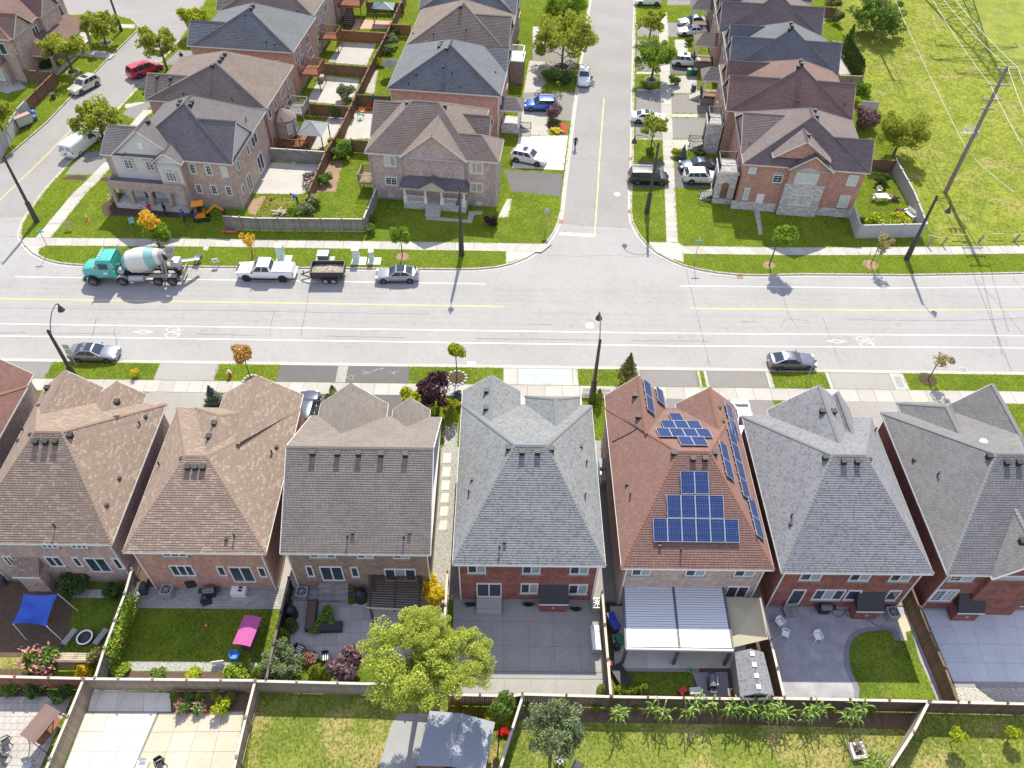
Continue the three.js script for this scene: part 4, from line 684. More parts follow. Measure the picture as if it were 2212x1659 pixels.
{
let H = rHouse('R2','house with reddish brown roof directly behind the right corner house',at3(35,-90.6),7.7,12.4,1.1,4.2,M.roofMaroon,M.brickOrange);vents(H,[['box','right',3,0,282,535,290,562],['box','rear',3,0,258,585],['small','rear',3,0,258,880],['pipe','R' + 'R',3,0,660,915]]);
let P = mb().box(-8.5,0,-1.7,1.9,4,2.8).build('portico',M.stone,H);mb().box(-9.47,0.9,-1.7,0.04,2.2,1.3).build('archway',M.black,P);mb().box(-8.5,4,-1.7,2.1,0.14,3).build('cornice',M.stone,P);railing(P,[[-7.7,-0.3],[-9.4,-0.3],[-9.4,-3],[-7.7,-3]],4.14,1,M.iron);stairs(P,-9.5,-1.4,1.3,6,0.17,0.3,-Math.PI / 2,M.concrete);railing(P,[[-9.5,-0.7],[-11.2,-0.7]],0.5,0.95,M.iron);railing(P,[[-9.5,-2.1],[-11.2,-2.1]],0.5,0.95,M.iron);
H = rHouse('R3','house with dark slate blue roof and porch, third from the right corner',at3(36.9,-101.85),7.2,11.5,0.6,3.95,M.roofNavy,M.brickOrange);vents(H,[['box','right',3,0,198,212,208,238],['box','rear',3,0,182,262],['small','right',3,0,470,388]]);
H = rHouse('R4','house with dark plum brown roof near the top, fourth from the right corner',at3(37.6,-113.2),7.2,11.5,0.7,3.95,M.roofPlum,M.brickOrange);
H = rHouse('R5','dark roofed house at the top edge, last of the right hand houses',at3(39.2,-125.5),7.4,11.5,0.4,3.95,M.roofPlum,M.brickBrown);
for (const [k,z,m] of [['R3',-3.2,M.roofSlate],['R4',-2.6,M.roofUmber],['R5',-3,M.roofSlate]]) { // porch: hipped roof on white posts, railed platform, steps
const Hh = F[k],x0 = -F[k].spec.x1 - 2.6,x1 = -F[k].spec.x1 + 0.3,b = mb().box((x0 + x1) / 2,0,z,2.7,0.95,2.8).build('porch',M.brickBrown,Hh),r = mb();
roofPlane(r,[v3(x0 - 0.4,3.7,z + 1.7),v3(x1,3.7,z + 1.7),v3(x1,4.9,z),v3(x0 + 0.8,4.9,z)],0.2);roofPlane(r,[v3(x1,3.7,z - 1.7),v3(x0 - 0.4,3.7,z - 1.7),v3(x0 + 0.8,4.9,z),v3(x1,4.9,z)],0.2);roofPlane(r,[v3(x0 - 0.4,3.7,z - 1.7),v3(x0 - 0.4,3.7,z + 1.7),v3(x0 + 0.8,4.9,z)],0.2);r.build('porch_roof',m,b);
mb().box((x0 + x1) / 2 - 0.1,3.45,z,2.9,0.22,3.1).build('fascia',M.trim,b);
for (const s of [-1,1]) mb().box(x0 + 0.25,0.95,z + s * 1.2,0.24,2.5,0.24).build('post',M.trim,b);
railing(b,[[x1 - 0.2,z + 1.3],[x0 + 0.1,z + 1.3],[x0 + 0.1,z - 1.3]],0.95,0.9,M.iron);stairs(b,x0,z - 0.3,1.3,5,0.17,0.28,-Math.PI / 2,M.concrete);
}
for (const k of ['R2','R3','R4','R5']) { const x = F[k].spec.x0 + 0.35;windows(F[k],x,[[-8.2,-6.6,4.3,5.6,{}],[-10.6,-9.4,4.3,5.6,{}],[-9.6,-6.6,0.3,2.5,{ door: 1,n: 1,blind: 2,frame: M.trimTan }]],3);windows(F[k],-0.35,[[-4.4,-3.6,4,5,{ n: 1 }],[3,4,2,3.2,{ n: 1 }]]);}
}
{
const H = farHouse('M1','corner house of brown brick with grey brown roof and white columned porch',at3(-8.4,-79.55),-7.75,5.1,11.8,{ x1: -2.84,x2: 0.1,z: -5.25,h: 10.3 },M.roofUmber,M.capTaupe,M.brickFawn,[gab('R','R',-2.5,2.5,8.2,7.73,{ hip: 2.3 }),gab('l','l',-7.2,3.6,8.9,-7.9),gab('q','R',-6.7,2.3,8.3,6),gab('g','r',0.25,3.8,9.35,0.35)]);
windows(H,-0.35,[[-5.55,-4.3,4.6,5.9,{ ...bw,grid: 0,pale: 1,blind: 1 }],[1.8,2.65,4.45,5.75,{ ...bw,n: 1 }],[4.35,5.8,4.5,5.85,{ surround: 1,blind: 2 }],[-5.7,-4.35,2.05,3.1,{ ...bw,grid: 1 }],[4.35,5.8,2.0,3.2,{ surround: 1,blind: 2 }],[-5.6,-4.9,0.4,0.7,{ nosill: 1 }],[5.05,5.7,0.25,0.6,{ nosill: 1 }]]);
windows(H,-0.3,[[-2.1,-1.4,4.4,5.75,{ ...bw,n: 1 }],[-0.4,0.85,4.4,5.75,bw]]);
mb().box(0.2,6.9,-0.0,0.4,0.5,0.08).build('gable_vent',M.trim,H);
mb().box(0.3,3.95,-0.28,7.2,0.14,0.2).build('cornice',M.trimTan,H);
vents(H,[['box','right',1,0,1635,925],['box','left',1,0,1305,900]]);
const P = mb().box(0.3,0,0.45,7.4,0.85,1.6).build('porch',M.stone,H),r = mb();
roofPlane(r,[v3(-3.75,3,1.45),v3(4.3,3,1.45),v3(3.3,4,-0.33),v3(-2.7,4,-0.33)],0.2);roofPlane(r,[v3(4.3,3,1.45),v3(4.3,3,-0.33),v3(3.3,4,-0.33)],0.2);roofPlane(r,[v3(-3.75,3,-0.33),v3(-3.75,3,1.45),v3(-2.7,4,-0.33)],0.2);
roofPlane(r,[v3(-1.45,3,1.75),v3(0.2,4.1,1.75),v3(0.2,4.1,-0.3),v3(-1.45,3,1.4)],0.2);roofPlane(r,[v3(1.85,3,1.75),v3(0.2,4.1,1.75),v3(0.2,4.1,-0.3),v3(1.85,3,1.4)],0.2);
r.build('porch_roof',M.roofSlate,P);
mb().box(0.28,2.75,0.55,7.9,0.2,1.75).bar(v3(-1.45,2.95,1.77),v3(0.2,4.05,1.77),0.07,0.16).bar(v3(1.85,2.95,1.77),v3(0.2,4.05,1.77),0.07,0.16).poly([v3(-1.3,2.96,1.7),v3(1.7,2.96,1.7),v3(0.2,3.95,1.7)]).build('fascia',M.trimTan,P);
for (const x of [-3.2,-0.75,1.15,3.8]) mb().box(x,0.85,1.05,0.36,0.7,0.36).box(x,1.55,1.05,0.22,1.2,0.22).build('column',M.trim,P);
railing(P,[[-3,1.05],[-0.95,1.05]],0.85,0.85,M.plasticWhite);railing(P,[[1.35,1.05],[3.6,1.05]],0.85,0.85,M.plasticWhite);
stairs(P,0.2,1.25,1.75,5,0.17,0.26,0,M.concrete);mb().box(0.2,0.86,-0.3,1.4,1.9,0.08).box(0.2,0.86,-0.24,0.05,1.9,0.06).build('front_door',mat([0.05,0.07,0.16],0.4),P);
balcony(H,-9.3,-7.45,-3.6,-1.2,1.5,M.woodTan,{ open: 'right' });
downspout(H,-7.3,-0.2,6.2,M.trimTan);downspout(H,6.9,-0.2,6.2,M.trimTan);
}
{
let H = farHouse('M2','house with slate blue hip roof and rose brick side behind the porch house',at3(-7.9,-94.7),-7.3,7.3,12.5,ridgeZ(0.35,10.55,-4.15,-5.8),M.roofNavy,M.capDark,M.brickRose,[gab('R','R',-9.3,3.2,8.4,7.3)]);
vents(H,[['box','rear',1,0,1648,432],['box','left',1,0,1602,372,1592,392,1582,412],['small','rear',1,0,1617,585],['pipe','rear',1,0,1385,660,1695,640],['pipe','rear',1,0,1318,735,1768,765],['small','right',1,0,2070,625]]);
windows(H,-0.35,[[1.15,1.9,3.9,4.7,{ n: 1 }]]);downspout(H,-6.9,-0.25,6.2);downspout(H,6.9,-0.25,6.2);
const b = mb().box(8.3,0,-3.6,2.4,0.9,3).build('porch',M.stone,H),r = mb();roofPlane(r,[v3(7,3.4,-1.9),v3(9.9,3.4,-1.9),v3(8.8,4.4,-3.6),v3(7,4.4,-3.6)],0.2);roofPlane(r,[v3(7,3.4,-5.3),v3(9.9,3.4,-5.3),v3(8.8,4.4,-3.6),v3(7,4.4,-3.6)],0.2);roofPlane(r,[v3(9.9,3.4,-1.9),v3(9.9,3.4,-5.3),v3(8.8,4.4,-3.6)],0.2);r.build('porch_roof',M.roofSlate,b);
for (const z of [-2.3,-4.9]) mb().box(9.4,0.9,z,0.28,2.5,0.28).build('post',M.trim,b);mb().box(8.4,3.2,-3.6,2.9,0.2,3.3).build('fascia',M.trim,b);stairs(b,9.5,-3.6,1.3,5,0.17,0.3,Math.PI / 2,M.concrete);railing(b,[[9.5,-2.9],[11,-2.9]],0.4,0.95,M.iron);
H = farHouse('M3','house with brown hip roof behind the slate blue roofed house',at3(-6.95,-106.9),-7,7,12,ridgeZ(0.45,10.5,-4.9,-6),M.roofUmber,M.capTaupe,M.brickOrange,[gab('R','R',-4,3.9,9.5,7.2)]);
vents(H,[['box','rear',1,0,1770,65],['pipe','rear',1,0,1535,310,1815,275],['small','rear',1,0,1470,370,1890,400],['small','left',1,0,1360,292]]);
const q = mb().box(8,0,-5,1.9,3.4,3).build('portico',M.brickBrown,H);mb().box(8,3.4,-5,2.1,0.12,3.2).build('cornice',M.trim,q);railing(q,[[7.1,-3.6],[8.9,-3.6],[8.9,-6.4],[7.1,-6.4]],3.52,0.95,M.plasticWhite);mb().box(8.97,0.3,-5,0.04,2.2,1.2).build('archway',M.black,q);
H = farHouse('M4','house with pale blue grey roof at the top of the middle row',at3(-5.9,-118.6),-7.2,7.2,11.5,ridgeZ(0.4,10.4,-4.1,-5.4),M.roofNavy,M.capDark,M.brickBrown,[gab('R','R',-4,4,8.6,7.2),gab('l','l',-4,4,8.6,-7.2)]);
for (const k of ['M2','M3','M4']) windows(F[k],F[k].spec.x1 - 0.35,[[-9.5,-8,4.2,5.6,{}],[-3,-1.8,4.2,5.6,{}],[-11,-8.4,0.3,2.5,{ door: 1,n: 1,blind: 2,frame: M.trimTan }]],1);
}
{
const H = farHouse('L1','corner house of grey stucco and brick with dark grey roof and arched porch',at3(-38,-78.3),-5.2,7.63,12,ridgeZ(1.6,10.75,-4.45,-6.4),M.roofSlate,M.capDark,M.brickTan,[gab('R','R',-3.45,3.5,9.6,7.63),gab('l','l',-3.2,3.2,8.1,-7.7),gab('g','r',-2.45,4.05,9.6,0),gab('k','r',0.35,1.7,7.6,0.9)],{});
mb().box(-2.6,0.3,-0.3,8.1,5.7,0.14).poly([v3(-6.2,6.18,-0.24),v3(1.3,6.18,-0.24),v3(-2.45,9.35,-0.24)]).build('stucco_front',M.stucco,H);mb().poly([v3(7.45,6.3,-0.3),v3(7.45,6.3,-6.7),v3(7.45,9.4,-3.45)]).build('stucco_gable',M.stucco,H);
mb().box(0.35,0.3,0.2,2.6,5.85,0.84).poly([v3(-1.1,6.16,0.68),v3(1.8,6.16,0.68),v3(0.35,7.45,0.68)]).build('stucco_bay',M.stucco,H);
mb().box(-2.6,7.25,-0.2,0.55,0.8,0.06).build('gable_vent',M.trim,H);
windows(H,-0.22,[[-5.3,-4.3,4.55,5.75,{ surround: 1,grid: 1 }],[-2.75,-1.85,4.55,5.75,{ surround: 1,grid: 1 }]]);
windows(H,0.63,[[-0.25,0.95,3.9,5.1,{ n: 3,grid: 1,arch: 1,surround: 1 }]]);
windows(H,-0.35,[[2.3,2.95,4.5,5.75,{ ...bw,n: 1 }],[4.15,4.8,4.45,5.7,{ ...bw,n: 1 }],[5.95,6.6,4.4,5.7,{ ...bw,n: 1,blind: 2 }],[2.3,2.95,1.9,3.05,{ ...bw,n: 1 }],[4.1,4.75,1.9,3.1,{ ...bw,n: 1 }],[5.85,6.5,1.9,3.1,{ ...bw,n: 1 }]]);
windows(H,7.28,[[-2.2,-1.6,4.3,5.5,{ n: 1 }],[-4.2,-2.8,0.5,2.7,{ door: 1 }],[-5.5,-4.9,4.3,5.5,{ n: 1 }],[-8.4,-6.6,4.2,5.6,{}],[-8.6,-6.8,0.6,2.8,{ door: 1 }],[-1.9,-1.2,1.4,2.6,{ n: 1 }]],1);
vents(H,[['box','right',0,0,1660,890,1648,915],['box','gR',0,0,1282,1062],['pipe','right',0,0,2128,1045],['box','left',0,0,1560,885,1545,915]]);
const P = mb().box(-3.0,0,0.35,8.8,0.75,1.7).build('porch',M.stone,H);
mb().box(-3.0,3.15,0.35,8.8,0.12,1.7).build('porch_roof',M.roofSlate,P);
{ const o = mb(),xs = [-7.2,-5.05,-2.75,-0.45,1.35];for (const x of xs) o.box(x,0.75,1.05,0.42,2.0,0.42);for (let i = 0;i < 4;i++) { const a = xs[i] + 0.21,b = xs[i + 1] - 0.21,c = (a + b) / 2,R = (b - a) / 2;for (let k = 0;k < 8;k++) { const t0 = Math.PI * k / 8,t1 = Math.PI * (k + 1) / 8,y = (t) => 2.25 + Math.sin(t) * 0.5;o.poly([v3(c + R * Math.cos(t0),y(t0),1.22),v3(c + R * Math.cos(t1),y(t1),1.22),v3(c + R * Math.cos(t1),3.15,1.22),v3(c + R * Math.cos(t0),3.15,1.22)]);o.poly([v3(c + R * Math.cos(t0),y(t0),0.9),v3(c + R * Math.cos(t1),y(t1),0.9),v3(c + R * Math.cos(t1),y(t1),1.22),v3(c + R * Math.cos(t0),y(t0),1.22)]);} } for (const x of xs) o.box(x,2.75,1.05,0.42,0.4,0.35);o.build('arcade',M.brickTan,P);}
mb().box(-3.0,3.15,1.1,9.0,0.45,0.26).box(-7.4,3.15,0.35,0.26,0.45,1.5).box(1.4,3.15,0.35,0.26,0.45,1.5).build('parapet',M.brickTan,P);
windows(H,-0.2,[[-1.1,-0.2,0.95,2.5,{ ...bw,n: 1 }],[0.1,0.9,0.95,2.4,{ grid: 1 }]]);
mb().box(-3.6,0.78,-0.2,1.2,2,0.08).build('front_door',M.darkMetal,P);
}
{
let H = farHouse('L2','house with grey brown roof behind the left corner house',at3(-36.9,-90.7),-7.7,7.7,11.5,ridgeZ(1.0,9.95,-3.6,-6.6),M.roofUmber,M.capTaupe,M.brickOrange,[gab('l','l',-2.6,2.6,8.5,-7.7)]);
vents(H,[['box','right',0,0,1945,478,1922,508,1902,535],['box','rear',0,0,1838,578],['box','lR',0,0,1360,675,1475,688],['pipe','rear',0,0,1588,830,2008,870],['small','rear',0,0,1668,845]]);
windows(H,7.35,[[-1.8,-0.9,4.2,5.5,{ n: 1 }],[-4,-3.2,4.2,5.5,{ n: 1 }],[-7.6,-6,4.2,5.5,{}],[-9.6,-8.8,4.2,5.5,{ n: 1 }],[-6.8,-6,1.6,3,{}],[-9.2,-7.6,1.1,3.2,{ door: 1 }]],1);
const b = mb().lathe(8.1,1,-3.6,[[1.5,0],[1.5,2.3]],8).build('bay',M.brickTan,H);mb().lathe(8.1,3.3,-3.6,[[1.75,0],[1.7,0.1],[0,1.2]],8).build('bay_roof',M.roofUmber,b);for (const [x,z,r] of [[9.55,-3.6,1.57],[9.1,-2.5,0.785],[9.1,-4.7,2.35]]) { const w = windowUnit(H,x,1.6,z,0.8,1.4,{ n: 1,blind: 2 });w.rotation.y = r;}
balcony(H,7.4,11.6,-5.4,-0.9,0.75,M.woodRed,{});balcony(H,7.4,10,-8.4,-5.6,2.6,M.woodGrey,{ rail: M.greyBoards[2] });
H = farHouse('L3','house with slate blue hip roof and wooden balcony in the left block',at3(-35.9,-105.6),-7.1,7.1,11.5,ridgeZ(0.5,10.1,-3.9,-5.9),M.roofNavy,M.capDark,M.brickOrange,[gab('l','l',-2.7,2.7,8.6,-7.6)]);
vents(H,[['box','right',0,0,2190,60,2172,85],['small','rear',0,0,2120,135],['pipe','rear',1,0,92,380],['small','rear',1,0,162,385]]);
windows(H,6.75,[[-2,-1.1,4.2,5.5,{ n: 1 }],[-4.2,-3.2,4.2,5.5,{}],[-7.8,-6.4,4.2,5.5,{}],[-4.6,-2.9,2.55,4,{ door: 1 }],[-8.5,-6.7,2,3.4,{ n: 3 }]],1);windows(H,-0.35,[[4.2,5,3.6,4.9,{ n: 1 }]]);
balcony(H,6.75,9.6,-4.6,-1.6,2.5,M.woodRed);
H = farHouse('L4','house with taupe roof and small balcony near the top of the left block',at3(-35,-117.2),-7,7,11.5,ridgeZ(0.5,10.1,-3.9,-5.9),M.roofUmber,M.capTaupe,M.brickTan,[gab('l','l',-2.7,2.7,8.6,-7.5)]);
vents(H,[['small','rear',1,0,358,95]]);
windows(H,6.65,[[-2.2,-1.3,4.2,5.5,{ n: 1 }],[-4.4,-3.4,4.2,5.5,{}],[-3.9,-2.4,2.1,3.9,{ door: 1 }],[-7.6,-6,4,5.4,{ n: 3 }],[-2,-1.2,1.2,2.6,{ n: 1 }]],1);
balcony(H,6.65,9.4,-4.4,-1.9,2.2,M.woodRed);
H = farHouse('L5','brown brick house with red chairs on its raised deck at the top edge',at3(-33.8,-129),-7,7,11.5,ridgeZ(0.5,10.1,-3.9,-5.9),M.roofUmber,M.capTaupe,M.brickOrange,[gab('l','l',-2.7,2.7,8.6,-7.5)]);
windows(H,6.65,[[-2.2,-1.3,3.6,5,{ n: 1 }],[-4.6,-3.2,2.9,4.6,{ door: 1 }],[-1.9,-1.1,0.8,2,{ n: 1 }]],1);
const d = balcony(H,6.65,10.4,-6,-1.2,2.6,M.woodRed);stairs(d,8.6,-1.1,1.2,12,0.2,0.26,0,M.woodDark);
}
{ // far left house
const H = farHouse('FL','sandy brick house with reddish roofs in the upper left corner',at3(-74.6,-107.8),-6.9,6.9,15.5,ridgeZ(-1,11,-6.5,-9),M.roofMaroon,M.capRed,M.brickTan,[gab('R','R',-10,2.6,9,7.6),gab('q','R',-3,2.5,8.6,7.3)]);
windows(H,6.56,[[-1.6,-0.6,3.9,5.5,{ n: 1 }],[-4,-3.2,3.9,5.5,{ n: 1 }],[-7,-5.6,3.9,5.4,{}],[-12,-10.4,4,5.6,{}],[-14,-13.2,4,5.5,{ n: 1 }],[-3,-2,0.9,2.6,{ n: 1 }]],1);windows(H,-0.35,[[1.8,4.6,0.6,2.8,{ n: 3,blind: 2 }],[4.6,5.6,4,5.6,{ n: 1 }]]);
const b = mb().box(8.2,0,-8.3,3,0.5,10.5).build('porch',M.stone,H),r = mb();roofPlane(r,[v3(10.1,2.9,-2.7),v3(10.1,2.9,-14),v3(6.6,4.3,-14),v3(6.6,4.3,-4.5)],0.2);roofPlane(r,[v3(6.6,2.9,-2.7),v3(10.1,2.9,-2.7),v3(6.6,4.3,-4.5)],0.2);r.build('porch_roof',M.roofMaroon,b);
for (const z of [-3.2,-6.6,-10,-13.4]) mb().box(9.6,0.5,z,0.34,2.4,0.34).build('column',M.brickTan,b);mb().box(8.4,2.7,-8.3,3.2,0.18,11).build('fascia',M.trim,b);
const k = mb().box(3,0,0.2,3.6,3,1).build('bay',M.brickTan,H),kr = mb();roofPlane(kr,[v3(1,3,0.85),v3(5,3,0.85),v3(4.6,3.9,-0.33),v3(1.4,3.9,-0.33)],0.2);kr.build('bay_roof',M.roofMaroon,k);windowUnit(H,3,0.7,0.71,2.6,1.9,{ n: 3,blind: 2 });
}
// ---------------------------------------------------------------- fences
const boardG = [0,1,2].map((i) => mb().box(0,0,0,0.138,[1.68,1.7,1.66][i],0.02).geo());
const postG = mb().box(0,0,0,0.11,1.92,0.11).box(0,1.92,0,0.15,0.06,0.15).geo();
function fence(label,tops,mats,o = {}) {
const root = thing(o.name || 'wooden_fence',label,'fence',tops[0].clone().setY(0));
const O = root.position,far = o.far,side = o.side ?? 1,acc = far ? mb() : null;let nb = 0;
for (let i = 0;i + 1 < tops.length;i++) {
const a = tops[i].clone().setY(0).sub(O),b = tops[i + 1].clone().setY(0).sub(O),L = a.distanceTo(b),d = b.clone().sub(a).normalize(),ry = Math.atan2(-d.z,d.x),s = v3(-d.z,0,d.x).multiplyScalar(0.07 * side);
const m = Math.max(1,Math.round(L / 2.4));
for (let k = i === 0 ? 0 : 1;k <= m;k++) { const p = add('post',postG,mats[0],root);p.position.copy(a).lerp(b,k / m);p.rotation.y = ry;}
for (const [y,h,w,nm] of [[1.79,0.045,0.17,'top_rail'],[1.5,0.09,0.045,'rail'],[0.2,0.09,0.045,'rail']]) { const r = mb().box(0,0,0,L,h,w).build(nm,y > 1.7 && o.cap ? o.cap : mats[0],root);r.position.copy(a).lerp(b,0.5).setY(y);r.rotation.y = ry;}
const n = Math.round(L / 0.15);
for (let k = 0;k < n;k++) {
const p = a.clone().lerp(b,(k + 0.5) / n).add(s).setY(0.06 + rr(-0.01,0.015));
if (far || nb >= 290) { const g = acc || (root.userData.rest ||= mb());g.box(p.x,p.y,p.z,0.138,1.68,0.02,ry);}
else { const q = add('board',boardG[Math.floor(rnd() * 3)],mats[Math.floor(rnd() * mats.length)],root);q.position.copy(p);q.rotation.y = ry + rr(-0.02,0.02);nb++;}
}
}
if (far) stuff(acc.build('boards',mats[0],root));
if (root.userData.rest) { stuff(root.userData.rest.build('boards',mats[0],root));delete root.userData.rest;}
return root;
}
reseed(404);
const top = (...a) => pts(a,1.8);
const capGrey = mat([0.5,0.46,0.42],0.9),capPale = mat([0.56,0.46,0.4],0.9);
fence('reddish brown board fence behind the yard with the blue tarp',top(0,3,-160,866,715,886),M.redBoards,{ cap: capPale });
fence('tan board fence behind the yard with the pink swing',top(0,3,730,888,2205,903),M.boards,{ cap: capGrey });
fence('weathered grey brown fence behind the purple leaved shrub and the big leafy tree',[...top(1,3,0,908,1060,934,1560,970)],[M.boards[1],M.greyBoards[0],M.boards[0]],{ cap: capGrey });
fence('dark fence with pale cap behind the plain concrete patio',[...top(1,3,1660,1024,2212,1038),...top(2,3,90,1022,850,1043)],M.darkBoards,{ cap: capPale });
fence('dark fence with pale cap behind the louvred white pergola yard',top(2,3,865,1043,2100,1064),M.darkBoards,{ cap: capPale });
fence('dark fence with pale cap behind the curved lawn and stamped patio',[...top(2,3,2110,1064),...top(3,3,30,1056,1385,1084)],M.darkBoards,{ cap: capPale });
fence('dark fence with pale cap at the lower right behind the pebble bed',top(3,3,1400,1088,2400,1110),M.darkBoards,{ cap: capPale });
fence('grey fence overgrown by a green vine between blue tarp and pink swing yards',[...top(0,3,1140,-60,1080,150,905,620,822,880)],M.greyBoards,{ cap: capGrey });
fence('dark stained fence between the pink swing lawn and the striped armchair patio',[...top(1,3,285,20,215,320,150,590,90,890)],[M.black,M.darkBoards[1]],{ cap: M.darkBoards[2] });
fence('pale brown fence between the big leafy tree and the plain concrete patio',[...top(1,3,1655,-40,1620,560,1580,1000)],M.boards,{ cap: capPale });
fence('brown fence between the plain concrete patio and the recycling bins',[...top(2,3,780,140,855,1040)],M.brownBoards,{ cap: capPale });
fence('brown fence between the beige shade sail and the white plastic chairs',[...top(2,3,2150,190),...top(3,3,25,560,140,1050)],M.brownBoards,{ cap: capPale });
fence('brown fence between the curved lawn and the bluish concrete yard',top(3,3,1225,60,1400,490,1530,790,1640,1084),M.brownBoards,{ cap: M.darkBoards[2],side: 1 });
fence('tan board fence left of the pale concrete yard at the lower left',top(0,3,722,892,590,1212,435,1580,380,1720),M.boards,{ cap: capGrey,side: -1 });
fence('tan board fence between the pale concrete yard and the dry lawn',top(0,3,2205,908,2125,1220,2045,1560,2010,1720),M.boards,{ cap: capGrey,side: 1 });
fence('thin dark fence between the grey shed and the corn plants',[...top(2,3,92,1040,0,1330),...top(1,3,2110,1659,2090,1720)],[M.greyBoards[1],M.darkBoards[0]],{ cap: capGrey });
fence('tan slatted fence running down between the two lower right lawns',top(3,3,1388,1090,1258,1345,1060,1650,1030,1720),M.boards,{ cap: capPale });
fence('weathered grey fence along the pavement by the cement truck crew',[...top(0,1,1925,208),...top(1,1,0,226,925,234)],M.greyBoards,{ cap: capGrey,side: -1 });
fence('weathered grey fence beside the green corner lawn of the porch house',[...top(1,1,925,234,1000,60,1040,-40)],M.greyBoards,{ cap: capGrey,far: 1 });
for (const [label,m,a,o] of [
['long brown fence down the middle between the two columns of backyards',M.brownBoards,[1,0,450,1659,600,1310,720,1120,870,800,980,575,1130,285,1230,60,1290,-60]],
['grey cross fence behind the corner house patio',M.greyBoards,[1,0,110,1280,600,1312]],['brown cross fence behind the gazebo deck',M.brownBoards,[1,0,345,885,830,922]],['brown cross fence between the two balcony patios',M.brownBoards,[1,0,530,545,980,577]],['brown cross fence below the dark green gazebo',M.redBoards,[1,0,700,260,1130,285]],
['dark brown cross fence beside the red garden chairs',M.darkBoards,[1,0,860,818,1165,830]],['reddish cross fence near the second brown roof of the middle row',M.redBoards,[1,0,1170,210,1330,216]],['low brown fence between shrubs and the porch house lawn',M.brownBoards,[1,0,820,1205,985,1218]],['dark brown fence at the top edge beside the green gazebo',M.brownBoards,[1,0,950,15,1270,25]],
['brown cross fence of the yard with the garden table beside the field',M.brownBoards,[3,0,890,1375,1135,1388]],['tan fence behind the row of tall cedars at the field edge',M.boards,[3,0,545,352,655,370]],['tan fence across the end of the cedar row',M.boards,[3,0,615,650,822,660]],['short dark fence at the top beside the field shrub',M.brownBoards,[3,0,480,60,592,68]],
['brown fence beside the sandy brick house at the upper left',M.brownBoards,[0,0,190,605,465,625,215,872]],
]) fence(label,top(...a),m,{ cap: label.includes('grey') ? capGrey : m[0],far: 1 });
function panelWall(label,tops,m,h = 1.8) {
const root = thing('panel_wall',label,'wall',tops[0].clone().setY(0)),O = root.position;
for (let i = 0;i + 1 < tops.length;i++) { const a = tops[i].clone().setY(0).sub(O),b = tops[i + 1].clone().setY(0).sub(O),n = Math.max(1,Math.round(a.distanceTo(b) / 2.5)),d = b.clone().sub(a),L = d.length() / n,ry = Math.atan2(-d.z,d.x);for (let k = 0;k < n;k++) { const p = a.clone().lerp(b,(k + 0.5) / n),q = a.clone().lerp(b,k / n);mb().box(p.x,0,p.z,L - 0.1,h,0.1,ry).build('panel',m,root);mb().box(p.x,h,p.z,L + 0.05,0.07,0.18,ry).build('coping',m,root);if (k || i === 0) mb().box(q.x,0,q.z,0.2,h + 0.18,0.2,ry).build('post',m,root);} }
}
panelWall('pale stone look garden wall around the lawn with the white table',[...pts([3,0,1110,1380,1265,1659],1.8),...pts([3,1,1375,278,800,290,745,120],1.8)],mat([0.42,0.41,0.42],0.9));
panelWall('grey panel wall along the pavement at the upper left',pts([0,0,215,872,150,940,-60,1290],1.8),mat([0.36,0.36,0.37],0.9));
{ const root = thing('rail_fence','broken low post and rail fence at the corner of the field','fence',at(3,1,1370,470)),O = root.position,P = [[1375,470],[1500,460],[1815,440],[2125,428]].map(([x,y]) => at(3,1,x,y).sub(O));for (const p of P) mb().bar(p.clone(),p.clone().add(v3(0.25,1.1,0)),0.16).build('post',M.woodGrey,root);for (const [x1,y1,x2,y2] of [[1385,372,1500,400],[1595,373,1735,367],[1905,365,2045,362],[2110,380,2300,350]]) mb().bar(at(3,1,x1,y1,0.55).sub(O),at(3,1,x2,y2,0.62).sub(O),0.09).build('rail',M.woodPale,root);}

// ---------------------------------------------------------------- yards: paving, beds, lawns
function slabs(name,q,nx,ny,mats,y = 0.03,gap = 0.012,stag = 0) {
const root = sgroup(name),[A,B,C,D] = q,P = (u,v) => A.clone().lerp(B,u).lerp(D.clone().lerp(C,u),v),W = A.distanceTo(B),H = A.distanceTo(D);
struct(mb().prism([A,B,C,D],-0.05,y - 0.016).build('joint_bed',M.joint,root));
for (let j = 0;j < ny;j++) for (let i = stag && j % 2 ? -0.5 : 0;i < nx;i++) { const u0 = Math.max(0,i / nx) + gap / W,u1 = Math.min(1,(i + 1) / nx) - gap / W,v0 = j / ny + gap / H,v1 = (j + 1) / ny - gap / H;if (u1 - u0 > 0.01) mb().prism([P(u0,v0),P(u1,v0),P(u1,v1),P(u0,v1)],-0.02,y + rr(-0.004,0.004)).build('slab',mats[Math.floor(rnd() * mats.length)],root);}
return root;
}
const paverM = [0,1,2].map((i) => tmat({ map: M.concrete.map },0.85,0,{ tint: [[0.38,0.37,0.38],[0.42,0.4,0.4],[0.34,0.335,0.35]][i] }));
const paleM = [0,1].map((i) => tmat({ map: M.concrete.map },0.85,0,{ tint: [[0.56,0.54,0.5],[0.6,0.58,0.55]][i] }));
const tanM = [0,1].map((i) => tmat({ map: M.concrete.map },0.85,0,{ tint: [[0.5,0.45,0.37],[0.52,0.475,0.4]][i] }));
const blueM = [0,1].map((i) => tmat({ map: M.concrete.map },0.8,0,{ tint: [[0.56,0.6,0.66],[0.6,0.63,0.68]][i] }));
const yardLawn = (m,a,y = 0.005) => struct(mb().prism(Array.isArray(a[0]) ? a.flatMap((q) => pts(q)) : pts(a),-0.02,y).build('lawn',m));
reseed(61);
slabs('stepping_stones',pts([0,3,620,110,925,118,905,192,600,190]),4,1,paverM,0.03,0.02);
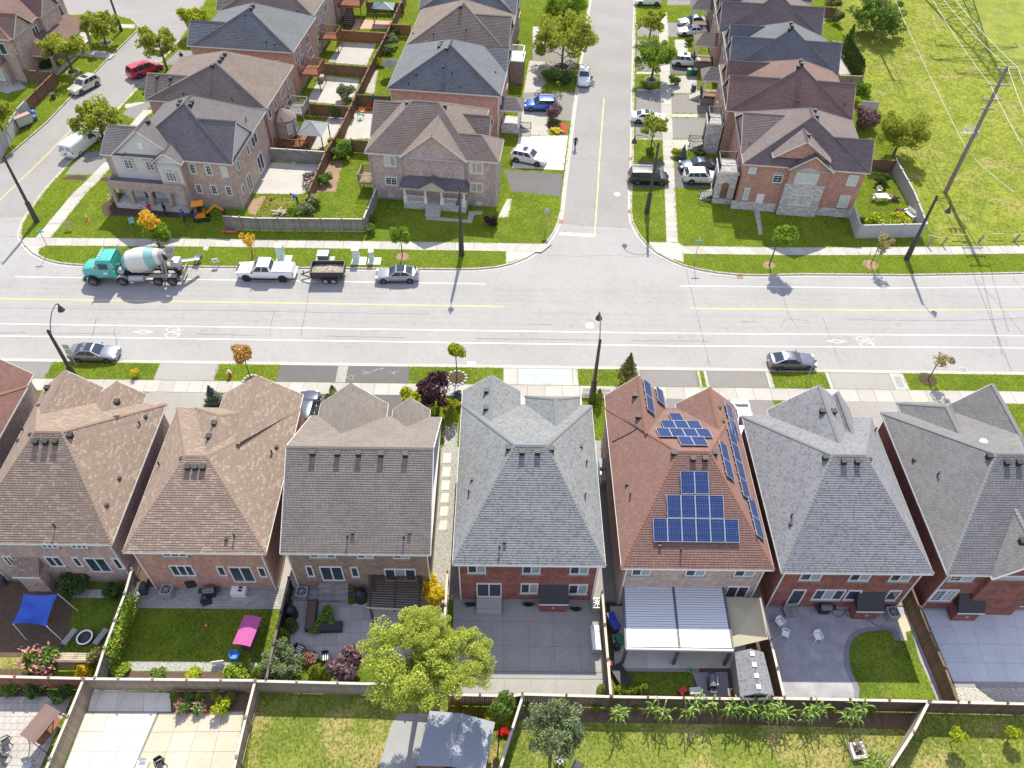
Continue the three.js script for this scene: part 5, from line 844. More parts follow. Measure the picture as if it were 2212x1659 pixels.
slabs('patio',[at(0,3,1175,95),at(1,3,262,108),at(1,3,215,288),at(0,3,1150,278)],20,8,paverM,0.03,0.012,1);
slabs('patio',pts([1,3,330,60,1660,60,1600,730,280,715]),13,6,[paverM[0],tmat({ map: M.concrete.map },0.85,0,{ tint: [0.33,0.325,0.32] }),paverM[1]],0.03,0.01);
{ const A = v3(-3.5,0,-28.6),B = v3(7.75,0,-28.5);slabs('patio',[A,B,v3(7.75,0,-22.9),v3(-3.3,0,-22.9)],6,3,[M.pebble],0.03,0.01);struct(mb().prism([v3(-3.3,0,-22.88),v3(7.75,0,-22.88),v3(7.75,0,-22.4),v3(-3.25,0,-22.4)],-0.02,0.035).build('patio_border',M.greyConcrete));slabs('patio',[v3(-3.25,0,-22.38),v3(7.75,0,-22.38),v3(7.75,0,-20.75),v3(-3.1,0,-20.75)],6,1,[M.pebble],0.03,0.01);}
sheet('side_path',M.gravel,0.012,[[1,2,1640,330,1750,330,1700,1300,1560,1300]].flat());
for (const y of [600,720,835,945,1060,1180]) mb().prism(pts([1,2,1625 - (y - 600) * 0.06,y,1690 - (y - 600) * 0.06,y,1680 - (y - 600) * 0.06,y + 82,1612 - (y - 600) * 0.06,y + 82]),0,0.035).build('stepping_stone',M.paleConcrete,sgroup('stepping_stones'));
struct(mb().prism([v3(-5.3,0,-43),v3(-2.9,0,-43),v3(-2.9,0,-28.4),v3(-5.3,0,-28.4)],-0.02,0.008).build('side_path',M.gravel));
for (const [a,b,m] of [[7.1,8.9,M.greyConcrete],[18.9,20.1,M.greyConcrete],[30.1,31.8,M.greyConcrete],[-16.9,-15.1,M.concreteB],[-27.9,-26.1,M.soil],[-39.9,-37.6,M.soil]]) struct(mb().prism([v3(a,0,-44),v3(b,0,-44),v3(b,0,-28.3),v3(a,0,-28.3)],-0.02,0.008).build('side_path',m));
struct(mb().prism([v3(8.1,0,-28.4),v3(19.3,0,-28.3),v3(19.3,0,-20.6),v3(8.1,0,-20.6)],-0.02,0.008).build('yard_soil',M.soil));
slabs('patio',pts([2,3,845,262,2050,262,2000,800,890,800]),4,3,[M.paleConcrete,paleM[0]],0.06,0.006);
sheet('patio_border',M.greyConcrete,0.05,[2,3,890,800,1620,800,1610,832,895,825]);yardLawn(M.lawn,[2,3,960,835,1555,835,1570,1040,1000,1010],0.02);sheet('patio',M.greyConcrete,0.04,[2,3,1555,835,1860,830,1880,1040,1640,1040]);
{ const L = [[0,262],[1100,262],[1110,335],[1205,335],[1240,460],[1185,480],[1200,558],[1150,562]];
struct(mb().prism([...pts([3,3,0,250,1180,270,1300,500,1620,1078,140,1050,0,560]),...pts([2,3,2140,250])],-0.02,0.02).build('patio',M.stamped));
struct(mb().prism(pts([3,3,1180,560,1085,560,1080,500,1040,470,960,470,860,480,790,500,735,545,705,610,697,680,705,770,730,850,765,915,790,980,785,1060,1460,1078,1380,880,1300,700,1240,470,1190,490,1205,560]),0,0.035).build('lawn',M.lawn));
const inn = pts([3,3,1085,560,1080,500,1040,470,960,470,860,480,790,500,735,545,705,610,697,680,705,770,730,850,765,915,790,980,785,1055]),ot = pts([3,3,1145,560,1130,490,1090,455,960,445,840,445,760,470,700,520,665,590,652,680,662,780,690,860,725,930,745,985,745,1052]);
const root = sgroup('patio_border');for (let i = 0;i + 1 < inn.length;i++) mb().prism([inn[i],inn[i + 1],ot[i + 1],ot[i]],0,0.045).build('border_piece',tmat({ map: M.stamped.map },0.75,0,{ tint: [0.62,0.62,0.72] }),root);
sheet('patio',tanM[0],0.05,[3,3,1105,338,1200,335,1240,440,1225,478,1185,488,1200,558,1150,562]);}
slabs('patio',pts([3,3,1335,290,2500,300,2560,920,1600,912]),6,4,blueM,0.03,0.008);
sheet('patio_border',M.greyConcrete,0.04,[3,3,1600,912,2560,920,2570,965,1618,960]);sheet('pebble_bed',tmat({ map: M.gravel.map,bump: M.gravel.bumpMap },0.9,0.05,{ tint: [1.25,1.18,1.1] }),0.03,[3,3,1618,962,2570,966,2600,1100,1650,1085]);
slabs('patio',[at(0,3,-160,1045),at(0,3,625,1040),at(0,3,330,1700),at(0,3,-560,1700)],14,11,[paverM[1],tmat({ map: M.concrete.map },0.85,0,{ tint: [0.46,0.43,0.4] }),tmat({ map: M.concrete.map },0.85,0,{ tint: [0.42,0.4,0.39] })],0.03,0.01,1);
struct(mb().prism(pts([0,3,795,975,1420,1005,1485,1110,1470,1170,1490,1190,1620,1180,1700,1200,1830,1195,1960,1165,2110,1160,2030,1700,540,1700,620,1500,730,1170]),-0.05,0.012).build('joint_bed',M.joint));
slabs('patio',pts([0,3,800,985,1470,1010,1480,1172,760,1172]),3,1,paleM,0.03,0.01);slabs('patio',pts([0,3,745,1180,1360,1180,1140,1700,545,1700]),3,3,paleM,0.03,0.012);slabs('patio',pts([0,3,1380,1185,2108,1175,2025,1700,1150,1700]),4,3,tanM,0.03,0.012);
sheet('planting_bed',M.soil,0.02,[0,3,1440,990,2170,990,2120,1160,1960,1160,1830,1192,1700,1196,1620,1178,1495,1188,1475,1168,1480,1110]);sheet('planting_bed',M.soil,0.015,[0,3,-200,980,650,985,625,1045,-160,1045]);
yardLawn(M.dryLawn,[[1,3,0,1000,1700,1045,2212,1050,2090,1720,-80,1720]]);yardLawn(M.dryLawn,[[2,3,95,1045,2212,1070],[3,3,1390,1090,1040,1700],[2,3,-30,1700]]);yardLawn(M.dryLawn,[3,3,1400,1095,2500,1110,2600,1720,1060,1720]);
sheet('planting_bed',M.soil,0.02,[[2,3,110,1150,2212,1190],[3,3,1290,1190,1250,1330,0,1290],[2,3,2212,1290,400,1260,60,1250]]);
sheet('patio',M.greyConcrete,0.02,[1,3,1240,1190,1500,1190,1380,1700,1050,1700,1180,1260]);
sheet('gravel_strip',M.gravel,0.02,[[0,3,1110,735,2212,745],[1,3,20,760,0,830],[0,3,2212,830,1070,820]]);sheet('planting_bed',M.soil,0.03,[0,3,930,830,2212,835,2205,905,830,890]);
sheet('planting_bed',M.soil,0.02,[0,3,-100,700,500,705,470,870,-120,870]);
yardLawn(M.dryLawn,[0,3,-100,705,520,705,490,800,-100,805],0.025);struct(mb().prism(pts([0,3,530,705,680,705,650,800,500,800]),0,0.02).build('planting_bed',M.sand));sheet('bare_soil',M.soil,0.012,[0,3,-150,60,560,60,640,250,560,640,200,700,-150,690]);
for (const [m,a] of [[M.concrete,[[1,0,90,1400,545,1420,430,1659],[1,1,410,20],[0,1,2212,15],[1,0,-40,1659]]],[M.concrete,[1,0,640,1000,800,1010,680,1200,560,1290,440,1285]],[M.concrete,[1,0,560,650,900,690,850,830,760,905,440,880]],[M.concreteB,[1,0,740,365,1040,385,960,565,620,540]],[mat([0.5,0.3,0.23],0.9),[1,0,760,160,1170,180,1130,250,900,250,760,250]],[M.concrete,[1,0,830,950,1010,960,1000,1200,770,1205]],[M.concreteB,[1,0,980,590,1060,600,1020,815,950,800]],[M.concrete,[3,0,370,60,500,70,500,200,370,200]],[M.concreteB,[3,0,550,470,660,470,720,640,610,650]],[M.concreteB,[0,0,0,700,160,700,230,760,60,810,0,790]]]) sheet('patio',m,0.012,a);
sheet('bare_soil',M.sand,0.01,[1,0,620,1400,760,1380,690,1659,520,1659]);sheet('bare_soil',M.mulch,0.01,[0,1,870,120,940,80,1700,150,1700,225,900,210]);sheet('bare_soil',M.sand,0.008,[[1,1,0,60,60,30,90,40,0,200],[0,1,2150,190,2130,60]]);sheet('dug_lawn',M.dryLawn,0.008,[[1,1,100,40,330,60,300,220,0,222],[0,1,2212,222]]);
sheet('planting_bed',M.soil,0.01,[1,0,450,1010,760,930,780,1000,700,1030]);sheet('planting_bed',M.mulch,0.012,[2,0,300,1045,420,1050,480,1160,380,1170,310,1110]);sheet('planting_bed',M.redMulch,0.02,[2,0,410,1055,492,1075,475,1165,440,1130]);sheet('planting_bed',M.lawn,0.018,[2,0,330,580,550,585,530,770,300,740]);
// ---------------------------------------------------------------- vehicles (x forward, z to the vehicle's right)
const KIND = { // top line [x/L, y], greenhouse foot and roof [rear, front] as x/L, sizes
saloon: { L: 4.65,W: 1.8,H: 1.44,top: [[-0.5,0.6],[-0.485,0.9],[-0.44,0.98],[-0.34,1.0],[-0.1,0.95],[0.17,0.95],[0.3,0.88],[0.42,0.78],[0.48,0.66],[0.5,0.5]],foot: [-0.37,0.2],roof: [-0.2,0.02],ax: [-0.29,0.31],wr: 0.33 },
coupe: { L: 4.6,W: 1.8,H: 1.4,top: [[-0.5,0.62],[-0.485,0.93],[-0.45,1.0],[-0.36,1.0],[-0.1,0.94],[0.17,0.94],[0.3,0.87],[0.42,0.77],[0.48,0.65],[0.5,0.48]],foot: [-0.43,0.19],roof: [-0.22,0.0],ax: [-0.29,0.31],wr: 0.33 },
suv: { L: 4.55,W: 1.86,H: 1.68,top: [[-0.5,0.65],[-0.49,1.05],[-0.46,1.1],[-0.3,1.08],[0.1,1.04],[0.2,1.05],[0.3,1.0],[0.42,0.92],[0.48,0.78],[0.5,0.55]],foot: [-0.475,0.22],roof: [-0.39,0.05],ax: [-0.3,0.31],wr: 0.36 },
minivan: { L: 5.1,W: 1.98,H: 1.76,top: [[-0.5,0.62],[-0.49,1.02],[-0.46,1.08],[-0.2,1.03],[0.1,1.0],[0.26,1.04],[0.34,0.98],[0.44,0.86],[0.485,0.7],[0.5,0.5]],foot: [-0.475,0.29],roof: [-0.42,0.12],ax: [-0.28,0.31],wr: 0.35 },
};
const carCache = {};
function bodyLoft(o,L,W,top,yb = 0.24) {
const rows = [];
for (const [t,y] of top) {
const x = t * L,end = Math.max(0,Math.abs(t) - 0.4) * 10,w = W / 2 * (1 - 0.16 * end * end),b = yb + 0.06 * end,half = [[0,b],[w * 0.88,b],[w * 0.97,b + 0.08],[w,Math.min(b + 0.26,y - 0.12)],[w,(b + y) / 2 + 0.06],[w * 0.965,y - 0.07],[w * 0.87,y - 0.005],[w * 0.45,y + 0.03],[0,y + 0.04]];
rows.push([...half.map(([z,q]) => v3(x,q,z)),...half.slice(1,-1).reverse().map(([z,q]) => v3(x,q,-z))]);
}
o.grid(rows,true);o.poly(rows[0]);o.poly(rows[rows.length - 1].slice().reverse());
}
function wheelGeo(r,w) { const key = 'w' + r + w;return carCache[key] ||= (() => { const t = mb();t.grid([[r * 0.62,-w / 2],[r * 0.9,-w / 2],[r,-w / 2 + 0.04],[r,w / 2 - 0.04],[r * 0.9,w / 2],[r * 0.62,w / 2]].map(([q,z]) => Array.from({ length: 18 },(_,j) => v3(q * Math.cos(j / 18 * 6.2832),q * Math.sin(j / 18 * 6.2832),z))),true);const m = mb();for (const s of [-1,1]) { const z = s * (w / 2 - 0.015);m.cyl(v3(0,0,z - 0.01),v3(0,0,z + 0.01 * s),0.07,0.07,8);for (let k = 0;k < 5;k++) { const a = k / 5 * 6.2832;m.bar(v3(0,0,z),v3(Math.cos(a) * r * 0.62,Math.sin(a) * r * 0.62,z),0.09,0.03);} m.grid([[r * 0.56,z],[r * 0.66,z]].map(([q,zz]) => Array.from({ length: 18 },(_,j) => v3(q * Math.cos(j / 18 * 6.2832),q * Math.sin(j / 18 * 6.2832),zz))),true);} const d = mb().cyl(v3(0,0,-w / 2 + 0.06),v3(0,0,w / 2 - 0.06),r * 0.64,r * 0.64,14);return [t.geo(),m.geo(),d.geo()];})();}
function wheel(P,x,y,z,r,w,rim) { const [t,m,d] = wheelGeo(r,w),q = add('wheel',t,M.tyre,P);q.position.set(x,y,z);add('rim',m,rim || M.rim,q);add('brake_drum',d,M.black,q);return q;}
function cabin(o,glass,L,W,H,foot,roof,yAt,o2 = {}) {
const [fr,ff] = foot.map((t) => t * L),[rr0,rf] = roof.map((t) => t * L),w0 = W / 2 * 0.9,w1 = W / 2 * (o2.tuck ?? 0.7),y0r = yAt(foot[0]) - 0.02,y0f = yAt(foot[1]) - 0.02,yr = H - 0.05;
const B = [v3(fr,y0r,-w0),v3(ff,y0f,-w0),v3(ff,y0f,w0),v3(fr,y0r,w0)],T = [v3(rr0,yr - 0.02,-w1),v3(rf,yr,-w1),v3(rf,yr,w1),v3(rr0,yr - 0.02,w1)];
for (let i = 0;i < 4;i++) o.poly([B[i],B[(i + 1) % 4],T[(i + 1) % 4],T[i]]);
const rows = [];for (let i = 0;i <= 8;i++) { const u = i / 8,row = [];for (let j = 0;j <= 8;j++) { const v = j / 8,p = T[0].clone().lerp(T[1],u).lerp(T[3].clone().lerp(T[2],u),v);p.y += 0.06 * (1 - Math.pow(2 * u - 1,4)) * (1 - Math.pow(2 * v - 1,4)) * (o2.dome ?? 1);row.push(p);} rows.push(row);} o.grid(rows);
const pane = (name,a,b,c,d,i0,i1) => { const n = b.clone().sub(a).cross(d.clone().sub(a)).normalize().multiplyScalar(0.012),q = (u,v) => a.clone().lerp(b,u).lerp(d.clone().lerp(c,u),v);const mid = q(0.5,0.5),out = mid.clone().setY(0).dot(n) < 0 ? n.negate() : n;const P = [q(i0,0.1),q(i1,0.1),q(i1,0.9),q(i0,0.9)];glass.push([name,mb().poly(P.map((p) => p.clone().add(out))).geo()]);};
pane('windscreen',B[1],B[2],T[2],T[1],0.06,0.94);if (!o2.noRear) pane('rear_window',B[3],B[0],T[0],T[3],0.08,0.92);
for (const [a,b,c,d] of [[B[0],B[1],T[1],T[0]],[B[3],B[2],T[2],T[3]]]) for (const [p,q] of o2.side || [[0.1,0.48],[0.52,0.9]]) pane('side_window',a,b,c,d,p,q);
}
function car(kind,label,p,yaw,paint,o = {}) {
const K = KIND[kind],L = K.L,W = K.W,R = thing(o.name || (kind === 'saloon' || kind === 'coupe' ? 'parked_car' : kind === 'suv' ? 'parked_suv' : 'parked_minivan'),label,o.cat || (kind === 'minivan' ? 'minivan' : kind === 'suv' ? 'suv' : 'car'),v3(p.x,o.y ?? 0,p.z),yaw);
if (!carCache[kind]) {
const b = mb(),glass = [],yAt = (t) => { for (let i = 0;i + 1 < K.top.length;i++) if (t <= K.top[i + 1][0]) return lerp(K.top[i][1],K.top[i + 1][1],(t - K.top[i][0]) / (K.top[i + 1][0] - K.top[i][0]));return 0.9;};
bodyLoft(b,L,W,K.top);cabin(b,glass,L,W,K.H,K.foot,K.roof,yAt,{ tuck: kind === 'minivan' || kind === 'suv' ? 0.76 : 0.68,side: kind === 'minivan' || kind === 'suv' ? [[0.07,0.27],[0.3,0.56],[0.6,0.88]] : undefined });
const ar = mb();for (const t of K.ax) for (const s of [-1,1]) ar.cyl(v3(t * L,K.wr + 0.02,s * (W / 2 - 0.06)),v3(t * L,K.wr + 0.02,s * (W / 2 + 0.006)),K.wr + 0.065,K.wr + 0.065,16);
const sk = mb();for (const s of [-1,1]) sk.box(0,0.2,s * (W / 2 - 0.03),L * 0.42,0.1,0.08);sk.box(L * 0.485,0.24,0,0.1,0.16,W * 0.7).box(-L * 0.485,0.24,0,0.1,0.16,W * 0.7);
carCache[kind] = { body: b.geo(),glass,arch: ar.geo(),sill: sk.geo(),head: mb().box(0,0,0,0.26,0.13,0.36).geo(),tail: mb().box(0,0,0,0.12,kind === 'suv' || kind === 'minivan' ? 0.3 : 0.16,0.3).geo(),grille: mb().box(0,0,0,0.06,0.18,W * 0.42).geo(),plate: mb().box(0,0,0,0.03,0.14,0.34).geo(),mirror: mb().ball(0,0,0,0.08,0.08,0.13,6).geo(),handle: mb().box(0,0,0,0.16,0.03,0.03).geo(),door: mb().box(0,0,0,0.014,0.62,0.01).geo() };
}
const C = carCache[kind];add('body',C.body,paint,R);
for (const [n,g] of C.glass) add(n,g,M.glass,R);
const put = (n,g,m,x,y,z) => { const q = add(n,g,m,R);q.position.set(x,y,z);return q;};
put('wheel_arches',C.arch,M.black,0,0,0).userData.kind = 'stuff';put('sills',C.sill,M.black,0,0,0).userData.kind = 'stuff';
const hy = K.top[K.top.length - 2][1] + 0.02;
for (const s of [-1,1]) { put('headlight',C.head,M.lampWhite,L * 0.462,hy - 0.06,s * W * 0.33).rotation.y = s * -0.35;put('tail_light',C.tail,M.red,-L * 0.482,K.top[1][1] - 0.27,s * W * 0.35).rotation.y = s * 0.2;put('mirror',C.mirror,paint,K.foot[1] * L - 0.35,yTop(K) + 0.06,s * (W / 2 + 0.07));for (const t of [-0.08,0.1]) { put('door_handle',C.handle,o.trim || M.rim,t * L - 0.25,0.86 + (kind === 'saloon' || kind === 'coupe' ? 0 : 0.08),s * (W / 2 - 0.012));put('door_gap',C.door,M.black,t * L + 0.1,0.3,s * (W / 2 - 0.004));} }
put('grille',C.grille,M.black,L * 0.487,0.44,0);put('number_plate',C.plate,M.plasticWhite,-L * 0.497,K.top[1][1] - 0.38,0);
for (const t of K.ax) for (const s of [-1,1]) wheel(R,t * L,K.wr,s * (W / 2 - 0.1),K.wr,0.23,o.rim);
if (o.sunroof) { const x = (K.roof[0] * 0.35 + K.roof[1] * 0.65) * L;mb().box(x,K.H - 0.005,0,0.6,0.028,0.95).build('sunroof',M.glass,R);}
if (o.blackRoof) mb().box((K.roof[0] + K.roof[1]) / 2 * L,K.H - 0.002,0,(K.roof[1] - K.roof[0]) * L * 0.8,0.028,W * 0.56).build('roof_glass',M.glass,R);
if (o.rails) for (const s of [-1,1]) mb().bar(v3(K.roof[0] * L + 0.15,K.H + 0.05,s * W * 0.35),v3(K.roof[1] * L - 0.2,K.H + 0.06,s * W * 0.35),0.04).build('roof_rail',M.rim,R);
if (o.fin) mb().box(K.roof[0] * L + 0.15,K.H - 0.02,0,0.18,0.1,0.04).build('aerial',paint,R);
return R;
}
const yTop = (K) => K.top[5][1];
const PT = { white: M.paint(0.78,0.78,0.78),silver: M.paint(0.5,0.52,0.55,0.6),grey: M.paint(0.16,0.17,0.18,0.5),dark: M.paint(0.02,0.022,0.028,0.2),navy: M.paint(0.025,0.035,0.07,0.4),blue: M.paint(0.03,0.12,0.5,0.3),red: M.paint(0.5,0.015,0.04),beige: M.paint(0.62,0.57,0.47,0.3),steel: M.paint(0.3,0.34,0.42,0.5),black: M.paint(0.012,0.012,0.014) };
const E = Math.PI,yawTo = (a,b) => Math.atan2(-(b.z - a.z),b.x - a.x);
const span = (c,r,x1,y1,x2,y2,h = 0.6) => { const a = at(c,r,x1,y1,h),b = at(c,r,x2,y2,h);return { p: a.clone().lerp(b,0.5),yaw: yawTo(a,b) };};
const C = (kind,label,s,paint,o = {}) => car(kind,label,s.p,s.yaw,paint,o);
C('saloon','silver grey saloon with black roof parked behind the dump trailer',span(1,1,1400,700,1040,705),M.paint(0.33,0.34,0.36,0.5),{ y: RY,blackRoof: 1 });
C('saloon','dark grey saloon with sunroof parked at the near kerb on the left',span(0,1,610,1375,1010,1385),M.paint(0.2,0.21,0.26,0.5),{ y: RY,sunroof: 1,fin: 1 });
C('coupe','dark grey coupe parked at the near kerb on the right',span(3,1,10,1450,415,1450),M.paint(0.15,0.15,0.2,0.5),{ y: RY,fin: 1 });
C('minivan','red minivan parked on the left hand street',span(0,0,1160,625,1335,560),PT.red,{ y: RY });
C('suv','pale beige suv parked under trees on the left hand street',span(0,0,800,690,650,770),PT.beige,{ y: RY,sunroof: 1,rails: 1 });
C('suv','white suv with reflections parked on the side street below the big tree',span(2,0,622,590,620,725),PT.white,{ y: RY });
C('suv','blue suv parked on the driveway beside the red leaved bush',span(2,0,375,905,120,905),PT.blue,{ rails: 1 });
C('suv','white suv on the bright white driveway',span(2,0,10,1330,280,1385),PT.white,{ sunroof: 1,rails: 1 });
C('saloon','white saloon with dark sunroof across the driveway opposite the red bed',span(2,0,1030,1005,1325,1020),PT.white,{ sunroof: 1 });
C('minivan','black minivan parked across the driveway end behind the lamp post',span(2,0,1010,1525,1350,1535),PT.black,{ rails: 1 });
C('saloon','dark navy saloon on the driveway beside the blue spruce',span(2,0,1740,1420,1465,1425),PT.navy);
C('suv','silver suv on the driveway next to the dark navy saloon',span(2,0,1510,1525,1770,1530),M.paint(0.66,0.67,0.68,0.2),{});
C('suv','white suv with sunroof beside the green and brown wheeled bins',span(2,0,1412,520,1620,535),PT.white,{ sunroof: 1 });
C('saloon','white saloon nosing out of the driveway under the tan porch roof',span(2,0,1690,265,1430,265),PT.white);
C('saloon','steel blue saloon behind the white one near the tan porch roof',span(2,0,1690,170,1425,190),PT.steel);
C('suv','white suv at the top edge on the right hand driveway',span(2,0,1280,5,1070,5),PT.white);
C('saloon','dark bronze saloon half hidden behind the big street tree',span(2,0,440,290,232,285),M.paint(0.2,0.17,0.14,0.4));
C('suv','dark blue suv with roof bars between the speckled and gabled houses',span(1,2,400,330,465,95,0.8),M.paint(0.05,0.06,0.1,0.3),{ rails: 1 });
C('suv','white suv partly hidden behind the solar panel house front gable',{ p: v3(13.9,0,-46.6),yaw: E / 2 },PT.white);
C('saloon','white saloon with red tail lights in front of the grey roofed house',{ p: v3(21.9,0,-46),yaw: -E / 2 },PT.white);
C('suv','silver suv glimpsed right of the solar panel roof',{ p: v3(19.55,0,-46.4),yaw: E / 2 },PT.silver);

{
const s = span(0,0,600,1290,790,1140,1),R = thing('cargo_van','white cargo van with rear doors parked on the left hand street','van',v3(s.p.x,RY,s.p.z),s.yaw),L = 5.7,W = 2.02,rows = [];
for (const [t,yt,w] of [[-0.5,1.95,0.93],[-0.485,2.08,0.97],[-0.3,2.12,1],[0.05,2.12,1],[0.18,2.05,0.97],[0.2,2.0,0.96],[0.32,1.18,1],[0.42,1.06,1],[0.485,0.88,0.94],[0.5,0.6,0.86]]) { const x = t * L,h = W / 2 * w,tall = yt > 1.5,half = tall ? [[0,0.3],[h * 0.95,0.3],[h,0.45],[h,1.1],[h * 0.94,1.7],[h * 0.84,yt - 0.08],[h * 0.6,yt],[0,yt + 0.04]] : [[0,0.3],[h * 0.95,0.3],[h,0.45],[h,yt - 0.25],[h * 0.97,yt - 0.1],[h * 0.88,yt - 0.02],[h * 0.5,yt + 0.03],[0,yt + 0.04]];rows.push([...half.map(([z,y]) => v3(x,y,z)),...half.slice(1,-1).reverse().map(([z,y]) => v3(x,y,-z))]);}
const b = mb();b.grid(rows,true).poly(rows[0]).poly(rows[rows.length - 1].slice().reverse());b.build('body',PT.white,R);
mb().poly([v3(0.215 * L,1.9,-0.8),v3(0.215 * L,1.9,0.8),v3(0.325 * L,1.22,0.88),v3(0.325 * L,1.22,-0.88)].map((p) => p.add(v3(0.05,0.03,0)))).build('windscreen',M.glass,R);
for (const q of [-1,1]) { mb().poly([v3(0.07 * L,1.2,q * 1.02),v3(0.27 * L,1.2,q * 1.02),v3(0.2 * L,1.8,q * 0.93),v3(0.07 * L,1.8,q * 0.94)]).build('side_window',M.glass,R);mb().box(-L * 0.497,1.25,q * 0.46,0.04,0.55,0.66).build('rear_window',M.paleGlass,R);mb().box(-L * 0.5,0.95,q * 0.9,0.06,0.4,0.16).build('tail_light',M.red,R);mb().box(L * 0.47,0.8,q * 0.72,0.3,0.18,0.36).build('headlight',M.lampWhite,R);mb().ball(0.24 * L,1.2,q * 1.14,0.1,0.16,0.12,6).build('mirror',M.black,R);for (const t of [-0.3,0.33]) wheel(R,t * L,0.37,q * (W / 2 - 0.12),0.37,0.25);}
mb().box(-L * 0.5,0.42,0,0.16,0.2,1.9).build('rear_bumper',M.steel,R);mb().box(-L * 0.502,0.72,-0.25,0.04,0.16,0.34).build('number_plate',M.black,R);mb().box(-L * 0.499,0.7,0,0.03,1.2,0.02).build('door_gap',M.black,R);
}
{
const s = span(1,1,340,680,-155,668,0.7),R = thing('pickup_truck','white crew cab pickup towing the black dump trailer','pickup truck',v3(s.p.x,RY,s.p.z),s.yaw),L = 6.1,W = 2.04,b = mb(),gl = [];
bodyLoft(b,L,W,[[-0.5,0.75],[-0.495,1.2],[-0.47,1.24],[-0.1,1.24],[0.1,1.22],[0.2,1.24],[0.3,1.22],[0.44,1.16],[0.49,1.0],[0.5,0.6]],0.42);cabin(b,gl,L,W,1.98,[-0.12,0.24],[-0.085,0.12],() => 1.24,{ tuck: 0.78 });b.build('body',PT.white,R);
for (const [n,g] of gl) add(n,g,M.glass,R);
const lid = mb();for (let i = 0;i < 4;i++) lid.box(-0.48 * L + 0.28 + i * 0.56,1.27,0,0.53,0.06,1.74);stuff(lid.build('bed_cover',M.paint(0.45,0.47,0.5,0.3),R));mb().box(-0.305 * L,1.265,0,2.2,0.02,1.7).build('bed_rim',M.black,R);
for (const q of [-1,1]) { for (const t of [-0.3,0.33]) { wheel(R,t * L,0.41,q * (W / 2 - 0.12),0.41,0.27,M.darkMetal);mb().cyl(v3(t * L,0.45,q * (W / 2 - 0.1)),v3(t * L,0.45,q * (W / 2 + 0.008)),0.5,0.5,16).build('wheel_arch',M.black,R);} mb().box(-L * 0.497,0.85,q * 0.88,0.06,0.34,0.18).build('tail_light',M.red,R);mb().box(L * 0.487,0.85,q * 0.78,0.14,0.24,0.3).build('headlight',M.lampWhite,R);mb().box(0.2 * L,1.3,q * 1.16,0.12,0.24,0.2).build('mirror',M.black,R);mb().box(0.02 * L,0.36,q * (W / 2 + 0.04),2.3,0.06,0.16).build('running_board',M.black,R);}
mb().box(-L * 0.502,0.5,0,0.18,0.2,1.9).build('rear_bumper',M.steel,R);mb().box(L * 0.5,0.6,0,0.12,0.5,1.2).build('grille',M.black,R);
const t = span(1,1,780,690,470,690,0.7),T = thing('dump_trailer','black dump trailer loaded with gravel behind the white pickup','trailer',v3(t.p.x,RY,t.p.z),t.yaw),l = 3.5,w = 1.95;
const tub = mb();for (const q of [-1,1]) { tub.box(0,0.75,q * (w / 2 - 0.03),l,0.75,0.06);for (let i = 0;i < 6;i++) tub.box(-l / 2 + 0.15 + i * 0.64,0.75,q * (w / 2 + 0.03),0.09,0.75,0.07);tub.box(0,1.48,q * w / 2,l + 0.06,0.08,0.1);tub.box(q * (l / 2 - 0.03),0.75,0,0.06,0.75,w - 0.12);tub.box(q * l / 2,1.485,0,0.1,0.07,w);} tub.box(0,0.68,0,l,0.08,w);tub.build('tub',M.darkMetal,T);
mb().box(0,0.5,0.4,l,0.16,0.1).box(0,0.5,-0.4,l,0.16,0.1).box(0.2,0.5,0,0.1,0.12,0.9).build('frame',M.iron,T);mb().bar(v3(l / 2,0.55,0.6),v3(l / 2 + 1.25,0.5,0),0.1).bar(v3(l / 2,0.55,-0.6),v3(l / 2 + 1.25,0.5,0),0.1).bar(v3(l / 2 + 0.9,0.5,0),v3(l / 2 + 0.9,1.05,0),0.08).build('drawbar',M.iron,T);
const gr = [];reseed(9);for (let i = 0;i <= 14;i++) { const row = [];for (let j = 0;j <= 10;j++) { const x = lerp(-l / 2 + 0.07,l / 2 - 0.07,i / 14),z = lerp(-w / 2 + 0.07,w / 2 - 0.07,j / 10);row.push(v3(x,1.02 + 0.28 * Math.exp(-x * x * 0.5 - (z + 0.2) * (z + 0.2)) + rr(-0.03,0.03),z));} gr.push(row);} mb().grid(gr).build('gravel_load',tmat({ map: M.gravel.map },0.95,0,{ tint: [0.85,0.75,0.66] }),T);
for (const q of [-1,1]) { for (const x of [-0.62,0.22]) wheel(T,x,0.36,q * (w / 2 + 0.02),0.36,0.2,M.plasticWhite);mb().box(-0.2,0.76,q * (w / 2 + 0.08),1.7,0.05,0.3).build('mudguard',M.iron,T);mb().box(-l / 2 - 0.03,0.55,q * 0.8,0.05,0.1,0.2).build('tail_light',M.red,T);}
}
